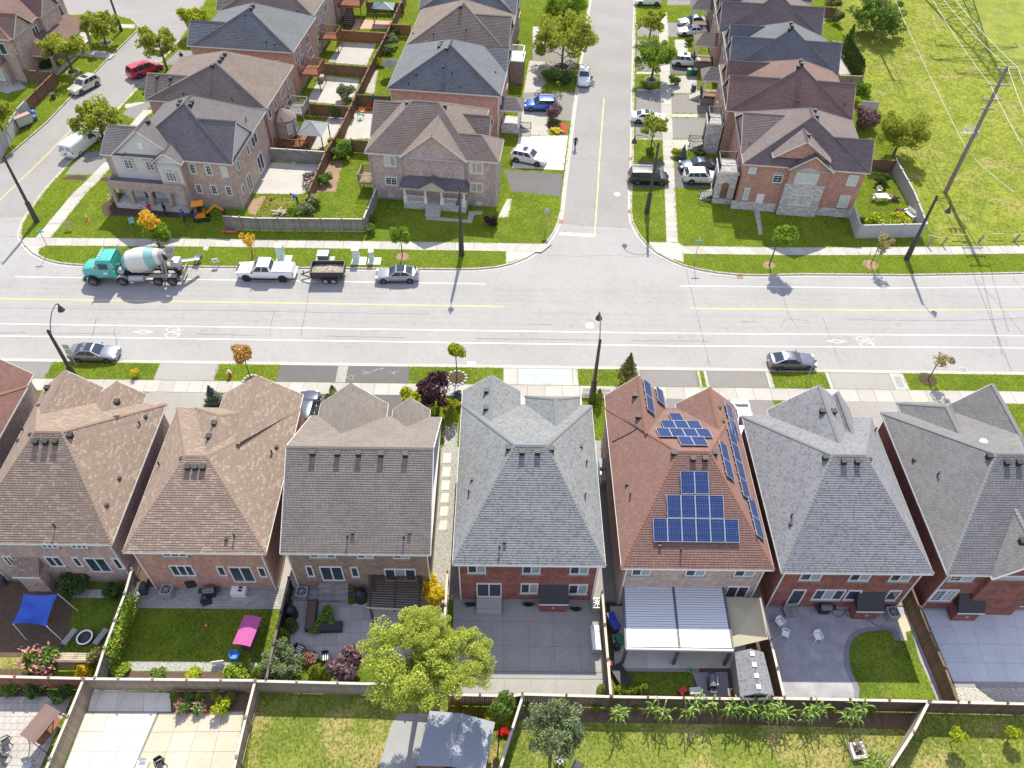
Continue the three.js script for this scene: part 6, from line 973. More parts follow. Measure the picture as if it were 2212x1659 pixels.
{
const s = span(0,1,1590,690,755,690,0.8),R = thing('cement_mixer_truck','teal cab cement mixer truck with white and teal drum unloading at kerb','truck',v3(s.p.x,RY,s.p.z),s.yaw),teal = M.paint(0.05,0.42,0.36),tealPale = M.paint(0.2,0.42,0.4),cream = M.paint(0.62,0.6,0.54),dirty = mat([0.32,0.31,0.3],0.8),W = 2.4;
const hood = mb();hood.grid([[4.75,1.15,0.75,0.75],[4.7,1.75,0.8,0.8],[4.3,1.95,0.92,0.85],[3.2,2.1,1.0,0.9],[3.0,2.12,1.0,0.9]].map(([x,y,w,b]) => [v3(x,b,-w),v3(x,y - 0.2,-w),v3(x,y,-w * 0.75),v3(x,y + 0.06,0),v3(x,y,w * 0.75),v3(x,y - 0.2,w),v3(x,b,w)])).poly([v3(4.75,0.75,-0.75),v3(4.75,1.1,-0.75),v3(4.75,1.15,0),v3(4.75,1.1,0.75),v3(4.75,0.75,0.75)]);hood.build('bonnet',teal,R);
const cab = mb();cab.grid([[3.25,0],[2.9,1],[1.5,1],[1.45,0.9]].map(([x,k]) => { const t = k > 0 ? 2.92 + k * 0.1 : 2.1,w = W / 2 * 0.92;return [v3(x,1.05,-w),v3(x,Math.min(2.2,t),-w),v3(x,t - 0.06,-w * 0.92),v3(x,t,-w * 0.75),v3(x,t + 0.03,0),v3(x,t,w * 0.75),v3(x,t - 0.06,w * 0.92),v3(x,Math.min(2.2,t),w),v3(x,1.05,w)];})).poly([v3(1.45,1.05,-1.1),v3(1.45,2.9,-0.95),v3(1.45,2.9,0.95),v3(1.45,1.05,1.1)]);cab.build('cab',teal,R);
mb().poly([v3(3.2,2.22,-0.92),v3(3.2,2.22,0.92),v3(2.95,2.9,0.86),v3(2.95,2.9,-0.86)].map((p) => p.add(v3(0.03,0.01,0)))).build('windscreen',M.glass,R);
for (const q of [-1,1]) { mb().box(2.35,2.05,q * 1.105,0.85,0.62,0.025).build('side_window',M.glass,R);mb().box(2.35,1.1,q * 1.112,1.05,0.9,0.015).build('door',teal,R);mb().box(2.35,1.45,q * 1.125,0.4,0.22,0.012).build('door_sign',M.plasticWhite,R);mb().box(3.05,2.2,q * 1.4,0.1,0.5,0.24).bar(v3(3,2.6,q * 1.1),v3(3.05,2.6,q * 1.4),0.04).build('mirror',M.steel,R);mb().box(4.62,1.15,q * 0.78,0.2,0.24,0.3).build('headlight',M.lampWhite,R);mb().grid([0,1,2,3,4,5,6].map((i) => { const a = Math.PI * i / 6;return [v3(3.95 + 0.72 * Math.cos(a),0.5 + 0.72 * Math.sin(a),q * 0.75),v3(3.95 + 0.72 * Math.cos(a),0.5 + 0.72 * Math.sin(a),q * 1.2)];})).build('mudguard',M.black,R);mb().grid([0,1,2,3,4,5,6].map((i) => { const a = Math.PI * i / 6;return [v3(1.1 + 0.72 * Math.cos(a),0.5 + 0.66 * Math.sin(a),q * 0.75),v3(1.1 + 0.72 * Math.cos(a),0.5 + 0.66 * Math.sin(a),q * 1.2)];})).build('mudguard',M.galv,R);mb().box(-3.0,1.12,q * 0.95,2.6,0.05,0.5).build('mudguard',dirty,R);}
for (let i = -2;i <= 2;i++) mb().box(2.75,3.05,i * 0.3,0.12,0.07,0.1).build('marker_light',M.lampWhite,R);
mb().box(4.85,0.5,0,0.22,0.4,2.3).build('bumper',M.steel,R);mb().box(4.77,0.9,0,0.04,0.7,1.0).build('grille',M.black,R);mb().cyl(v3(1.2,1.2,0.9),v3(1.2,3.55,0.9),0.08,0.08,10).build('exhaust_stack',M.steel,R);
mb().box(-0.2,0.75,0.42,9,0.26,0.12).box(-0.2,0.75,-0.42,9,0.26,0.12).box(-4.6,0.75,0,0.12,0.26,0.9).box(0,0.75,0,0.12,0.2,0.9).build('chassis',M.iron,R);
for (const q of [-1,1]) for (const x of [3.95,1.1,-2.35,-3.75]) wheel(R,x,0.5,q * 1.0,0.5,0.32,dirty);
mb().cyl(v3(-1.1,0.85,-1.0),v3(0.3,0.85,-1.0),0.32,0.32,14).build('fuel_tank',M.galv,R);mb().cyl(v3(0.85,1.75,-0.3),v3(0.85,1.75,-1.05),0.3,0.3,12).build('water_tank',M.galv,R);
const A = v3(0.95,1.95,0),D = v3(-3.55,2.95,0).sub(A).normalize(),U = v3(0,0,1),V = D.clone().cross(U),bands = [[0,0.5,0.35,0.85,tealPale],[0.5,0.95,0.85,1.12,tealPale],[0.95,1.75,1.12,1.24,cream],[1.75,2.4,1.24,1.22,cream],[2.4,2.9,1.22,1.12,cream],[2.9,3.75,1.12,0.86,tealPale],[3.75,4.15,0.86,0.72,cream],[4.15,4.6,0.72,0.6,dirty]];
for (const [a,b,r1,r2,m] of bands) mb().grid([0,1,2].map((i) => { const t = lerp(a,b,i / 2),r = lerp(r1,r2,i / 2);return Array.from({ length: 26 },(_,j) => A.clone().addScaledVector(D,t).addScaledVector(U,r * Math.cos(j / 26 * 6.2832)).addScaledVector(V,r * Math.sin(j / 26 * 6.2832)));}),true).build('drum_band',m,R);
mb().box(0.75,1.0,0,0.5,1.2,0.9).build('drum_pedestal',M.iron,R);mb().bar(v3(-2.9,1,0.6),v3(-3.1,2.3,0.6),0.14).bar(v3(-2.9,1,-0.6),v3(-3.1,2.3,-0.6),0.14).bar(v3(-3.1,2.0,-0.6),v3(-3.1,2.0,0.6),0.14).build('rear_pedestal',dirty,R);
mb().lathe(-3.95,2.75,0,[[0.3,0],[0.55,0.55],[0.62,0.75],[0.56,0.75],[0.28,0.1]],12).build('hopper',dirty,R);
mb().box(-4.3,1.9,0,0.8,0.5,1.0).box(-4.4,1.2,0,0.3,0.8,0.3).build('discharge_frame',M.galv,R);
const ch = (a,b) => { const d = b.clone().sub(a).normalize(),sd = v3(0,1,0).cross(d).normalize(),up = d.clone().cross(sd);return mb().grid([a,b].map((p) => [-0.24,-0.16,0,0.16,0.24].map((k) => p.clone().addScaledVector(sd,k).addScaledVector(up,Math.abs(k) * 0.8))));};
ch(v3(-4.3,2.1,0),v3(-5.2,1.6,0.7)).build('chute',M.steel,R);ch(v3(-5.15,1.62,0.66),v3(-6.0,1.2,1.5)).build('chute',M.galv,R);
R.scale.setScalar(1.07);
const ld = mb();for (const z of [-1.1,-0.75]) ld.bar(v3(-3.3,0.9,z),v3(-3.7,2.9,z),0.05);for (let i = 0;i < 6;i++) ld.bar(v3(-3.35 - i * 0.06,1.1 + i * 0.3,-0.75),v3(-3.35 - i * 0.06,1.1 + i * 0.3,-1.1),0.04);stuff(ld.build('ladder',M.galv,R));
mb().box(-4.75,0.55,0,0.1,0.5,2.3).build('rear_bumper',dirty,R);for (const q of [-1,1]) mb().box(-4.82,0.9,q * 0.9,0.05,0.12,0.3).build('tail_light',M.red,R);
}
// ---------------------------------------------------------------- trees and plants
const leafM = (r,g,b,t = 0.3) => mat([r,g,b],0.9,{ phys: 1,vertexColors: true,transmission: t,thickness: 0,specularIntensity: 0.25 });
const LEAF = { locust: leafM(0.36,0.41,0.055,0.4),maple: leafM(0.24,0.36,0.035),bright: leafM(0.4,0.47,0.03),mid: leafM(0.16,0.26,0.045),dark: leafM(0.09,0.155,0.04),olive: leafM(0.25,0.25,0.09),yellow: leafM(0.75,0.6,0.03),gold: leafM(0.72,0.5,0.05),orange: leafM(0.62,0.42,0.13),pale: leafM(0.42,0.38,0.17),purple: leafM(0.09,0.045,0.06),plum: leafM(0.26,0.17,0.18),pink: leafM(0.5,0.2,0.2),blue: leafM(0.17,0.25,0.24),birch: leafM(0.42,0.49,0.085),corn: leafM(0.25,0.36,0.1),cedar: leafM(0.24,0.32,0.03),grey: leafM(0.23,0.29,0.15),rust: leafM(0.3,0.16,0.13),hydr: leafM(0.68,0.6,0.42),hydrPink: leafM(0.65,0.33,0.33),flame: leafM(0.6,0.03,0.03) };
const bark = tmat({ map: M.woodGrey.map },0.95,0,{ tint: [0.2,0.165,0.14] });
const crownCache = {};
const CROWN = { locust: [40,3000,0.075,0.6],maple: [9,1700,0.115,0.5],dense: [16,2800,0.085,0.45],round: [3,1500,0.13,0.25],sparse: [6,420,0.1,0.9],cone: [0,1500,0.12,0.3],column: [-1,1300,0.11,0.2],big: [95,36000,0.022,0.5],large: [60,8500,0.046,0.5],shrub: [8,1100,0.15,0.45],bloom: [12,150,0.085,0.95] };
function crownGeo(kind,variant) {
const key = kind + variant;if (crownCache[key]) return crownCache[key];
reseed(1000 + variant * 77 + kind.length * 13 + kind.charCodeAt(0));
const [nl,count,size,thin] = CROWN[kind],o = mb(),lobes = [];
for (let i = 0;i < nl;i++) { const a = rr(0,6.283) + i * 2.4,e = rr(-0.5,0.8),d = nl > 35 ? rr(0.35,0.88) : rr(0.3,0.68);lobes.push([Math.cos(a) * d * Math.cos(e),Math.sin(e) * d * 0.9,Math.sin(a) * d * Math.cos(e),rr(0.24,0.5) * (nl > 80 ? 0.46 : nl > 35 ? 0.52 : nl > 11 ? 0.78 : 1)]);}
if (nl > 0) lobes.push([0,0,0,0.5]);
for (let i = 0;i < count;i++) {
let x,y,z,tone;
const a = rr(0,6.2832),q = rr(-1,1),c = Math.sqrt(1 - q * q),r = Math.pow(rnd(),thin > 0.6 ? 0.5 : 0.3);
if (nl > 0) { const L = lobes[Math.floor(rnd() * lobes.length)];x = L[0] + L[3] * r * c * Math.cos(a);y = L[1] + L[3] * r * q * 0.85;z = L[2] + L[3] * r * c * Math.sin(a);tone = 0.85 + hash2(Math.floor(x * 4 + 9),Math.floor(y * 4 + 9) * 31 + Math.floor(z * 4 + 9),3) * 0.4;}
else { const h = Math.pow(rnd(),nl ? 0.9 : 1.5),w = nl ? Math.pow(Math.sin(Math.PI * Math.min(0.97,h * 0.72 + 0.24)),0.7) * (h > 0.7 ? Math.sqrt((1.02 - h) / 0.32) : 1) : (1 - h) * (0.86 + 0.24 * Math.sin(h * 34));x = w * r * Math.cos(a);z = w * r * Math.sin(a);y = h * 2 - 1;tone = 0.85 + 0.3 * rnd();}
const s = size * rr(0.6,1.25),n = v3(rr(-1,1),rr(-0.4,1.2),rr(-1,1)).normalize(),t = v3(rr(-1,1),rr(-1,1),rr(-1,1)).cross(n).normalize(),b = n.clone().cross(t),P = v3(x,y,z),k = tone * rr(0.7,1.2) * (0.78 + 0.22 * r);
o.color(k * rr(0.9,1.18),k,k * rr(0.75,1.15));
o.poly([P.clone().addScaledVector(t,-s),P.clone().addScaledVector(b,s * 0.55),P.clone().addScaledVector(t,s),P.clone().addScaledVector(b,-s * 0.55)]);
}
const g = o.geo(),P = g.attributes.position.array,q = [];for (let i = 0;i < P.length;i += 18) q.push(Math.hypot(P[i],P[i + 2]));q.sort((a,b) => a - b);const k = 1 / q[Math.floor(q.length * 0.965)];g.scale(k,nl > 0 ? Math.min(k,1.25) : 1,k);
return crownCache[key] = g;
}
let variant = 0;
const hOf = (base,c,r,x,y) => { const o = v3(0,CAM_H,0),d = at(c,r,x,y).sub(o).normalize(),w = base.clone().sub(o),u = v3(0,1,0),b = u.dot(d),k = (u.dot(w) - b * d.dot(w)) / (1 - b * b);return -k;};
const depthAt = (p) => p.clone().sub(v3(0,CAM_H,0)).dot(camera.userData.axes.F);
function tree(name,label,kind,leaf,c,r,bx,by,cx,cy,Rpx,o = {}) {
const base = at(c,r,bx,by),h = clamp(hOf(base,c,r,cx,cy),0.6,12),R = Rpx / 4 * depthAt(base.clone().setY(h)) / 1709.5,T = thing(name,label,o.cat || 'tree',base,0,o.group),v = variant++ % 3;
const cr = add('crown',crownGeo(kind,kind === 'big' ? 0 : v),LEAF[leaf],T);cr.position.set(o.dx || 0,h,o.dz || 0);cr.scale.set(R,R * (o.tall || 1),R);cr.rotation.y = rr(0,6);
const tr = mb(),tw = o.trunk || clamp(R * 0.07,0.035,0.2);tr.tube([v3(0,-0.05,0),v3(0.03,h * 0.5,0.02),v3(0,h,0),v3(0.05,h + R * 0.15,0)],tw,8,tw * 0.3);
for (let i = 0;i < (o.limbs ?? 7);i++) { const a = i * 2.4,y0 = Math.max(0.25 * h,h - R * 0.75) + (i % 6) * R * 0.1,L = R * rr(0.45,0.7);tr.tube([v3(0,y0,0),v3(Math.cos(a) * L * 0.5,y0 + L * 0.35,Math.sin(a) * L * 0.5),v3(Math.cos(a) * L,y0 + L * 0.55,Math.sin(a) * L)],tw * 0.4,5,tw * 0.1);}
tr.build('trunk',o.bark || bark,T);
if (o.ring) { const k = mb();const n = 14;for (let i = 0;i < n;i++) { const a = i / n * 6.283;k.ball(Math.cos(a) * o.ring,0.04,Math.sin(a) * o.ring,0.17,0.12,0.13,5);} stuff(k.build('stone_ring',M.paleConcrete,T));}
if (o.bed) mb().lathe(0,0,0,[[0,0.07],[o.bed * 0.6,0.06],[o.bed,0.012]],16).build('mulch_ring',o.bedM || M.mulch,T);
return T;
}
reseed(8080);
const tG = 'street trees';
tree('street_tree','feathery green street tree beside the lamp post on the upper left corner lawn','locust','locust',0,0,915,375,850,200,160,{ ring: 0.9,bed: 0.8 });
tree('street_tree','feathery yellow green street tree in front of the sandy brick house','locust','locust',0,0,632,625,530,400,180,{ ring: 0.9,bed: 0.8 });
tree('street_tree','feathery green street tree next to the red minivan','locust','locust',0,0,1445,605,1390,350,170);
tree('street_tree','dense bright yellow green tree near the top of the left hand street','dense','bright',0,0,1695,300,1640,150,130);
tree('street_tree','feathery green street tree beside the white cargo van','locust','locust',0,0,895,1190,840,1000,205,{ ring: 0.8,bed: 0.7 });
tree('street_tree','feathery street tree at the left edge beside the grey panel wall','locust','locust',0,0,65,1215,50,950,160);
tree('street_tree','largest street tree, spreading over the white parked suv','large','locust',2,0,430,575,490,320,265,{ trunk: 0.17,ring: 1.2,bed: 1.1 });
tree('street_tree','leafy street tree beside the walkway opposite the big one','large','maple',2,0,1205,690,1235,480,175,{ ring: 0.9,bed: 0.8 });
tree('street_tree','feathery street tree near the top of the right walkway','locust','locust',2,0,1185,345,1195,180,125);
tree('street_tree','bright leafy tree cut by the top edge left of the side street','large','maple',2,0,450,150,480,30,180);
tree('street_tree','small feathery tree beside the tall lamp post and white saloon','locust','locust',2,0,1195,1290,1270,1080,115);
tree('maple_sapling','young green maple on the verge behind the silver grey saloon','dense','maple',1,1,1265,560,1225,375,85,{ tall: 1.35,bed: 0.75,bedM: M.sand });
tree('maple_sapling','young maple with golden top beside the cement mixer truck','dense','maple',0,1,1380,470,1375,335,118,{ tall: 1.1 });
tree('maple_sapling','golden autumn sapling rising over the green one beside the cement truck','dense','gold',0,1,1385,480,1390,205,95,{ tall: 0.9 });
tree('maple_sapling','thin golden sapling beside the white pickup','sparse','gold',0,1,2185,560,2165,420,75,{ tall: 1.5 });
tree('maple_sapling','green sapling shading the kerb at the right corner house','dense','maple',3,1,10,635,85,390,115,{ dx: 0.9,bed: 0.7,bedM: M.sand });
const sap = tree('maple_sapling','sparse pale sapling with stakes before the grey panel wall','sparse','pale',3,1,885,630,955,460,78,{ tall: 1.6,dx: 0.5,bed: 0.9,bedM: M.sand });
for (const s of [-1,1]) mb().bar(v3(s * 0.6,0,0),v3(s * 0.6,1.9,0),0.06).build('stake',M.woodPale,sap);
tree('maple_sapling','sparse sandy leaved sapling on the near verge at the right','sparse','pale',3,1,1380,1620,1440,1460,85,{ tall: 1.3,dx: 0.5,bed: 0.9 });
tree('maple_sapling','orange leaved young maple beside the fire hydrant','dense','orange',0,1,2175,1640,2140,1370,92,{ tall: 1.25,bed: 0.8,ring: 0.8 });
tree('maple_sapling','bright green young maple in a white stone ring on the near verge','maple','bright',1,1,1735,1610,1720,1375,85,{ tall: 1.35,bed: 0.8,ring: 0.9 });
tree('conical_shrub','bronze green conical shrub on the near verge left of the red roof','cone','olive',2,1,985,1650,1000,1490,92,{ tall: 1.5,limbs: 0 });
tree('bare_sapling','leafless thin sapling beside the dark grey saloon at the near kerb','sparse','yellow',0,1,1190,1590,1195,1545,48,{ tall: 1 });
tree('plum_tree','dark purple plum tree in front of the grey roofed middle house','dense','purple',1,2,1580,230,1560,40,165,{ tall: 0.9 });
tree('birch_tree','big light green tree spreading over the back fence','big','birch',1,3,1400,1110,1340,720,430,{ tall: 0.85,trunk: 0.2,bark: tmat({ map: M.woodGrey.map },0.9,0,{ tint: [0.36,0.34,0.3] }),limbs: 12 });
{ const B = scene.getObjectByName('birch_tree'),c0 = B.getObjectByName('crown');for (const [x,y,dy,k,q] of [[1760,750,-0.6,0.72,2],[1450,470,0.7,0.55,4],[1520,730,-0.4,0.5,5]]) { const c = add('crown',c0.geometry,c0.material,B),w = at(1,3,x,y,c0.position.y + dy).sub(B.position);c.position.copy(w);c.scale.copy(c0.scale).multiplyScalar(k);c.rotation.y = q;} }
tree('crabapple_tree','grey green fruit tree standing on the lower lawn by the corn','large','grey',2,3,330,1560,300,1290,255,{ tall: 1.1 });
tree('pear_tree','small blue green tree right of the grey shed','dense','mid',1,3,2110,1290,2130,1110,120,{ tall: 1.2 });
tree('cedar_tree','loose bright conifer at the field edge behind the right corner house','large','locust',3,0,1080,1350,1060,1110,205,{ tall: 1.15 });
tree('ash_sapling','yellow green sapling on the lower right lawn, left one of two','maple','bright',3,3,1570,1440,1580,1310,75);
tree('ash_sapling','yellow green sapling on the lower right lawn, right one of two','maple','bright',3,3,2065,1420,2070,1300,72,{ tall: 1.2 });
function shrub(name,label,kind,leaf,c,r,x,y,Rpx,o = {}) {
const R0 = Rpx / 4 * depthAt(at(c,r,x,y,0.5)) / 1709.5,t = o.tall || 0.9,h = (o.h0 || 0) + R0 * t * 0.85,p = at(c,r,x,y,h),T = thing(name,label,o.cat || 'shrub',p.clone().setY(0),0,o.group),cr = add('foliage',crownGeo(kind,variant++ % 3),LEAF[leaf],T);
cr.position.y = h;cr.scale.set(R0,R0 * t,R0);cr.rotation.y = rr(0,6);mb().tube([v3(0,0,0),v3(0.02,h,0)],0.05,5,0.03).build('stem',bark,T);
if (o.bloom) { const b = add('blooms',crownGeo('bloom',variant % 3),LEAF[o.bloom],T);b.position.y = h + R0 * 0.14;b.scale.set(R0 * 1.06,R0 * t * 1.08,R0 * 1.06);if (o.bloom2) { const q = add('blooms',crownGeo('bloom',(variant + 1) % 3),LEAF[o.bloom],T);q.position.y = h + R0 * 0.16;q.scale.copy(b.scale);q.rotation.y = 1;} }
return T;
}
for (const a of [
['field_shrub','big round dark green bush standing in the field','large','mid',3,0,960,130,225,{ tall: 0.8 }],['plum_shrub','dull purple shrub beside the little shed at the field edge','dense','plum',3,0,850,1000,115,{ tall: 1 }],
['conifer','small dark conifer at the top of the cedar row','cone','mid',3,0,710,330,75,{ tall: 1.5 }],['conifer','grey green bush at the top right house corner','round','grey',3,0,600,150,50,{ tall: 1.3 }],['shrub','leafy shrub beside the end of the cedar row','shrub','maple',3,0,850,770,68],['shrub','broad leaved shrub left of the little grey shed','shrub','mid',3,0,765,765,62],['shrub','bright low shrub below the broad leaved one at the field edge','shrub','bright',3,0,755,875,52],['shrub','flowering bush cut by the top edge beside the field','shrub','olive',3,0,560,20,75],
['yellow_shrub','bright yellow shrub beside the dark pergola','dense','yellow',1,3,1545,110,128,{ tall: 1.1 }],['purple_shrub','purple leaved shrub hanging over the back fence','dense','plum',1,3,785,760,155,{ tall: 1.3 }],['olive_shrub','large olive green shrub at the end of the bright lawn strip','large','grey',1,3,220,740,175,{ tall: 0.95 }],['cedar_shrub','sunlit cedar left of the purple leaved shrub','column','cedar',1,3,510,825,62,{ tall: 1.4 }],['cedar_shrub','smaller cedar touching the purple leaved shrub','column','cedar',1,3,600,830,52,{ tall: 1.5 }],['cedar_shrub','shaded cedar at the dark fence, upper of two','column','dark',1,3,295,420,65,{ tall: 1.5 }],['cedar_shrub','yellow lit cedar against the dark fence','column','cedar',1,3,225,500,58,{ tall: 1.5 }],['pink_shrub','pinkish red low shrub by the striped armchairs','shrub','rust',1,3,450,730,80,{ tall: 0.7 }],['cedar_shrub','dark cedar at the lower end of the pink swing lawn','column','cedar',1,3,15,830,60,{ tall: 1.1 }],
['shrub','bright green bush left of the purple plum tree','round','bright',1,2,1335,115,105,{ tall: 0.8 }],['shrub','leafy green bush under the purple plum tree','shrub','maple',1,2,1550,225,62],['shrub','bright shrub between plum tree and grey roof','shrub','bright',1,2,1690,185,75],['shrub','blue green shrub at the grey roof corner','shrub','blue',1,2,1750,110,55],['cedar_shrub','tall pointed cedar beside the path left of the grey roof','column','cedar',1,2,1690,265,58,{ tall: 2.1 }],['cedar_shrub','pointed cedar pair beside the dark blue suv, right one','column','cedar',1,2,665,65,36,{ tall: 2.2 }],['cedar_shrub','pointed cedar pair beside the dark blue suv, left one','column','cedar',1,2,622,115,34,{ tall: 1.4 }],
['blue_spruce','blue grey spruce on the front lawn between the speckled roofs','cone','blue',0,2,1835,110,100,{ tall: 1.35,cat: 'tree' }],['cedar_shrub','slim cedar in the gap beside the red roof, left one','column','cedar',2,2,705,115,28,{ tall: 3.2 }],['cedar_shrub','slim cedar in the gap beside the red roof, right one','column','cedar',2,2,752,110,32,{ tall: 3.2 }],
['cedar_shrub','cedar leaning at the fence corner of the plain patio','column','cedar',2,3,785,985,58,{ tall: 1.0 }],['cedar_shrub','rounded cedar inside the back fence, first from the fence corner','round','cedar',2,3,930,985,60,{ tall: 1.1 }],['cedar_shrub','rounded cedar inside the back fence, second from the fence corner','round','cedar',2,3,1028,995,50,{ tall: 1.2 }],['cedar_shrub','rounded cedar inside the back fence, third from the fence corner','round','cedar',2,3,1110,985,55,{ tall: 1.3 }],
['hydrangea','hydrangea full of pale pink blooms near the wooden bench','shrub','mid',0,3,330,745,150,{ bloom: 'hydrPink',bloom2: 1 }],['yellow_shrub','golden yellow conifer beside the wooden bench','cone','yellow',0,3,705,810,75,{ tall: 1.1 }],['shrub','olive green shrub right of the wooden bench','shrub','olive',0,3,795,700,78,{ tall: 1.1 }],['shrub','dark shrub at the pale pink brick wall, larger one','dense','dark',0,3,640,50,130],['shrub','dark shrub at the pale pink brick wall, left one','dense','dark',0,3,320,35,70],['shrub','dark shrub beside the stepping stones and vine fence','dense','dark',0,3,970,130,85],
['globe_cedar','globe cedar in the lower left bed, first from left','round','cedar',0,3,1512,1035,45,{ tall: 1.4 }],['globe_cedar','globe cedar in the lower left bed, second from left','round','mid',0,3,1635,1040,48,{ tall: 1.1 }],['globe_cedar','globe cedar in the lower left bed, third from left','column','cedar',0,3,1725,1040,38,{ tall: 1.4 }],['globe_cedar','globe cedar in the lower left bed, fourth from left','column','cedar',0,3,1860,1030,44,{ tall: 1.3 }],['globe_cedar','globe cedar in the lower left bed, rightmost','column','cedar',0,3,1992,1045,46,{ tall: 1.3 }],['hydrangea','pink hydrangea on the edge of the pale concrete yard','shrub','mid',0,3,1565,1135,72,{ bloom: 'hydrPink',bloom2: 1 }],['hydrangea','cream hydrangea next to the red flowers','shrub','mid',0,3,1722,1140,62,{ bloom: 'hydr',bloom2: 1 }],['shrub','bright leafy bush next to the red flowers','shrub','bright',0,3,1912,1115,88],['geranium','clump of bright red flowers on the concrete edge','sparse','flame',0,3,1792,1165,30],
['shrub','dark shrub under the reddish fence, left one','dense','mid',0,3,95,975,85],['shrub','white flowering shrub under the reddish fence','shrub','dark',0,3,295,985,85,{ bloom: 'hydr' }],['shrub','dark shrub under the reddish fence, right one','dense','dark',0,3,530,1015,95],
['garden_bed_plants','leafy vegetables at the left end of the bed behind the pink swing','shrub','maple',0,3,1040,830,90,{ tall: 0.5 }],['garden_bed_plants','low plants in the middle of the bed behind the pink swing','shrub','mid',0,3,1360,850,75,{ tall: 0.5 }],['garden_bed_plants','yellow green low plants in the bed behind the pink swing','shrub','bright',0,3,1640,855,80,{ tall: 0.45 }],['garden_bed_plants','bushy pale green plants at the right end of the pink swing bed','shrub','maple',0,3,2060,815,120,{ tall: 0.75 }],
['shrub','leafy shrub on the balcony patio beside the long brown fence','shrub','grey',1,0,775,800,78],['shrub','broad leaved climber on the brown cross fence','shrub','mid',1,0,680,960,50,{ tall: 1.3 }],['shrub','dark hedge beside the long brown fence, upper part','dense','mid',1,0,1205,265,48,{ tall: 1.2 }],['shrub','large leaved plant beside the long brown fence','shrub','grey',1,0,1170,350,60,{ tall: 1 }],['shrub','pale leaved plant beside the long brown fence, lower one','shrub','grey',1,0,1150,430,52],['shrub','yellow green tuft beside the dark umbrella','shrub','bright',1,0,1060,535,52],['shrub','pink flowering plant behind the long brown fence','shrub','pink',1,0,968,668,26,{ tall: 1.2 }],['shrub','bright yellow green bush at the corner of the corner lawn','round','bright',1,0,700,1235,62,{ tall: 1 }],['shrub','dark bush left of the porch house lawn fence','dense','mid',1,0,745,1300,95,{ tall: 0.9 }],['shrub','grey leaved bush in front of the low brown fence','dense','grey',1,0,800,1265,60],['shrub','round green bush on the bare soil strip','dense','mid',1,0,592,1540,68],['shrub','thin purple branched bush over the pale patio','sparse','plum',1,0,470,1520,85],['shrub','thin purple bush on the grey cross fence','sparse','plum',1,0,580,1320,55],
['hydrangea','white flowering bush beside the digging worker','shrub','mid',1,1,490,70,65,{ bloom: 'hydr',bloom2: 1 }],['shrub','grey green bush beside the digging worker','dense','grey',1,1,420,140,75],['shrub','bright green creeper by the heap of broken boards','shrub','maple',1,1,320,170,55],['rose_bush','rose bush at the outside corner of the weathered fence','dense','mid',1,1,990,320,55],['shrub','bush behind the rose bush beside the porch house wall','dense','mid',1,1,1005,225,42],['burgundy_shrub','small burgundy shrub on the porch house lawn','dense','purple',1,1,2028,245,60,{ tall: 1 }],['hydrangea','white flowering bush at the end of the arched porch','shrub','mid',0,1,985,60,65,{ bloom: 'hydr',bloom2: 1 }],
['shrub','dark shrub under the largest street tree, left one','dense','mid',2,0,300,640,62],['shrub','dark shrub under the largest street tree, right one','dense','dark',2,0,420,670,85,{ tall: 0.7 }],['red_leaf_bush','rose leaved bush beside the blue suv','dense','plum',2,0,368,960,72,{ tall: 1.2 }],['flower_bed_plants','ring of yellow flowers edging the rose bush bed','sparse','yellow',2,0,385,1130,65,{ tall: 0.3 }],['shrub','round pink and green shrubs beside the right walkway','shrub','mid',2,0,1410,690,52,{ bloom: 'pink' }],['spruce','small blue spruce beside the dark navy saloon','cone','blue',2,0,1480,1325,52,{ tall: 1.5,cat: 'tree' }],['shrub','yellow green bush behind the small blue spruce','shrub','bright',2,0,1440,1310,58],['shrub','dark weeds round the foot of the small feathery tree','shrub','mid',2,0,1195,1310,45],['shrub','shrub at the foot of the walkway tree','shrub','mid',2,0,1180,735,55,{ tall: 0.5 }],['shrub','dark shrub between the steps and the parked cars','shrub','dark',2,0,1620,1320,50],['shrub','pot plants on the step below the slate porch roof','shrub','mid',2,0,1525,350,40],
['shrub','round dark bush beside the sandy brick house','dense','mid',0,0,310,540,68],['shrub','dark evergreen beside the sandy brick house','dense','dark',0,0,395,560,70],['shrub','yellow green plants along the sandy brick porch','shrub','bright',0,0,490,560,55,{ tall: 0.6 }],['shrub','orange tinged bed by the upper left house path','shrub','olive',0,0,640,300,70,{ tall: 0.5 }],
['hedge','yellow green hedge inside the pale panel wall, left half','shrub','bright',3,1,950,240,95,{ tall: 0.6 }],['hedge','yellow green hedge inside the pale panel wall, right half','shrub','bright',3,1,1130,245,95,{ tall: 0.6 }],['shrub','dark green tuft at the left end of the yellow hedge','shrub','mid',3,1,810,225,32],['pink_shrub','dusty pink shrub beside the white garden bench','shrub','rust',3,1,1150,160,48,{ tall: 0.6 }],['pink_shrub','dusty pink shrub behind the white garden table','shrub','rust',3,1,1095,45,45,{ tall: 0.6 }],['shrub','dark shrub under the cross fence of the garden table yard','dense','dark',3,0,985,1545,70],
['planter_plants','bushy pot plants on the shaded tiled patio, larger group','shrub','mid',1,3,620,345,95,{ tall: 0.7 }],['planter_plants','pot plants at the near end of the shaded patio planter','shrub','mid',1,3,510,440,65,{ tall: 0.7 }],['planter_plants','tall grassy pot plant by the patio door steps','shrub','grey',1,3,815,85,58,{ tall: 1.1 }],['planter_plants','pot plant at the foot of the patio door steps','shrub','mid',1,3,500,240,38],['planter_plants','leafy pot plant below the tall grassy one','shrub','mid',1,3,825,215,36],
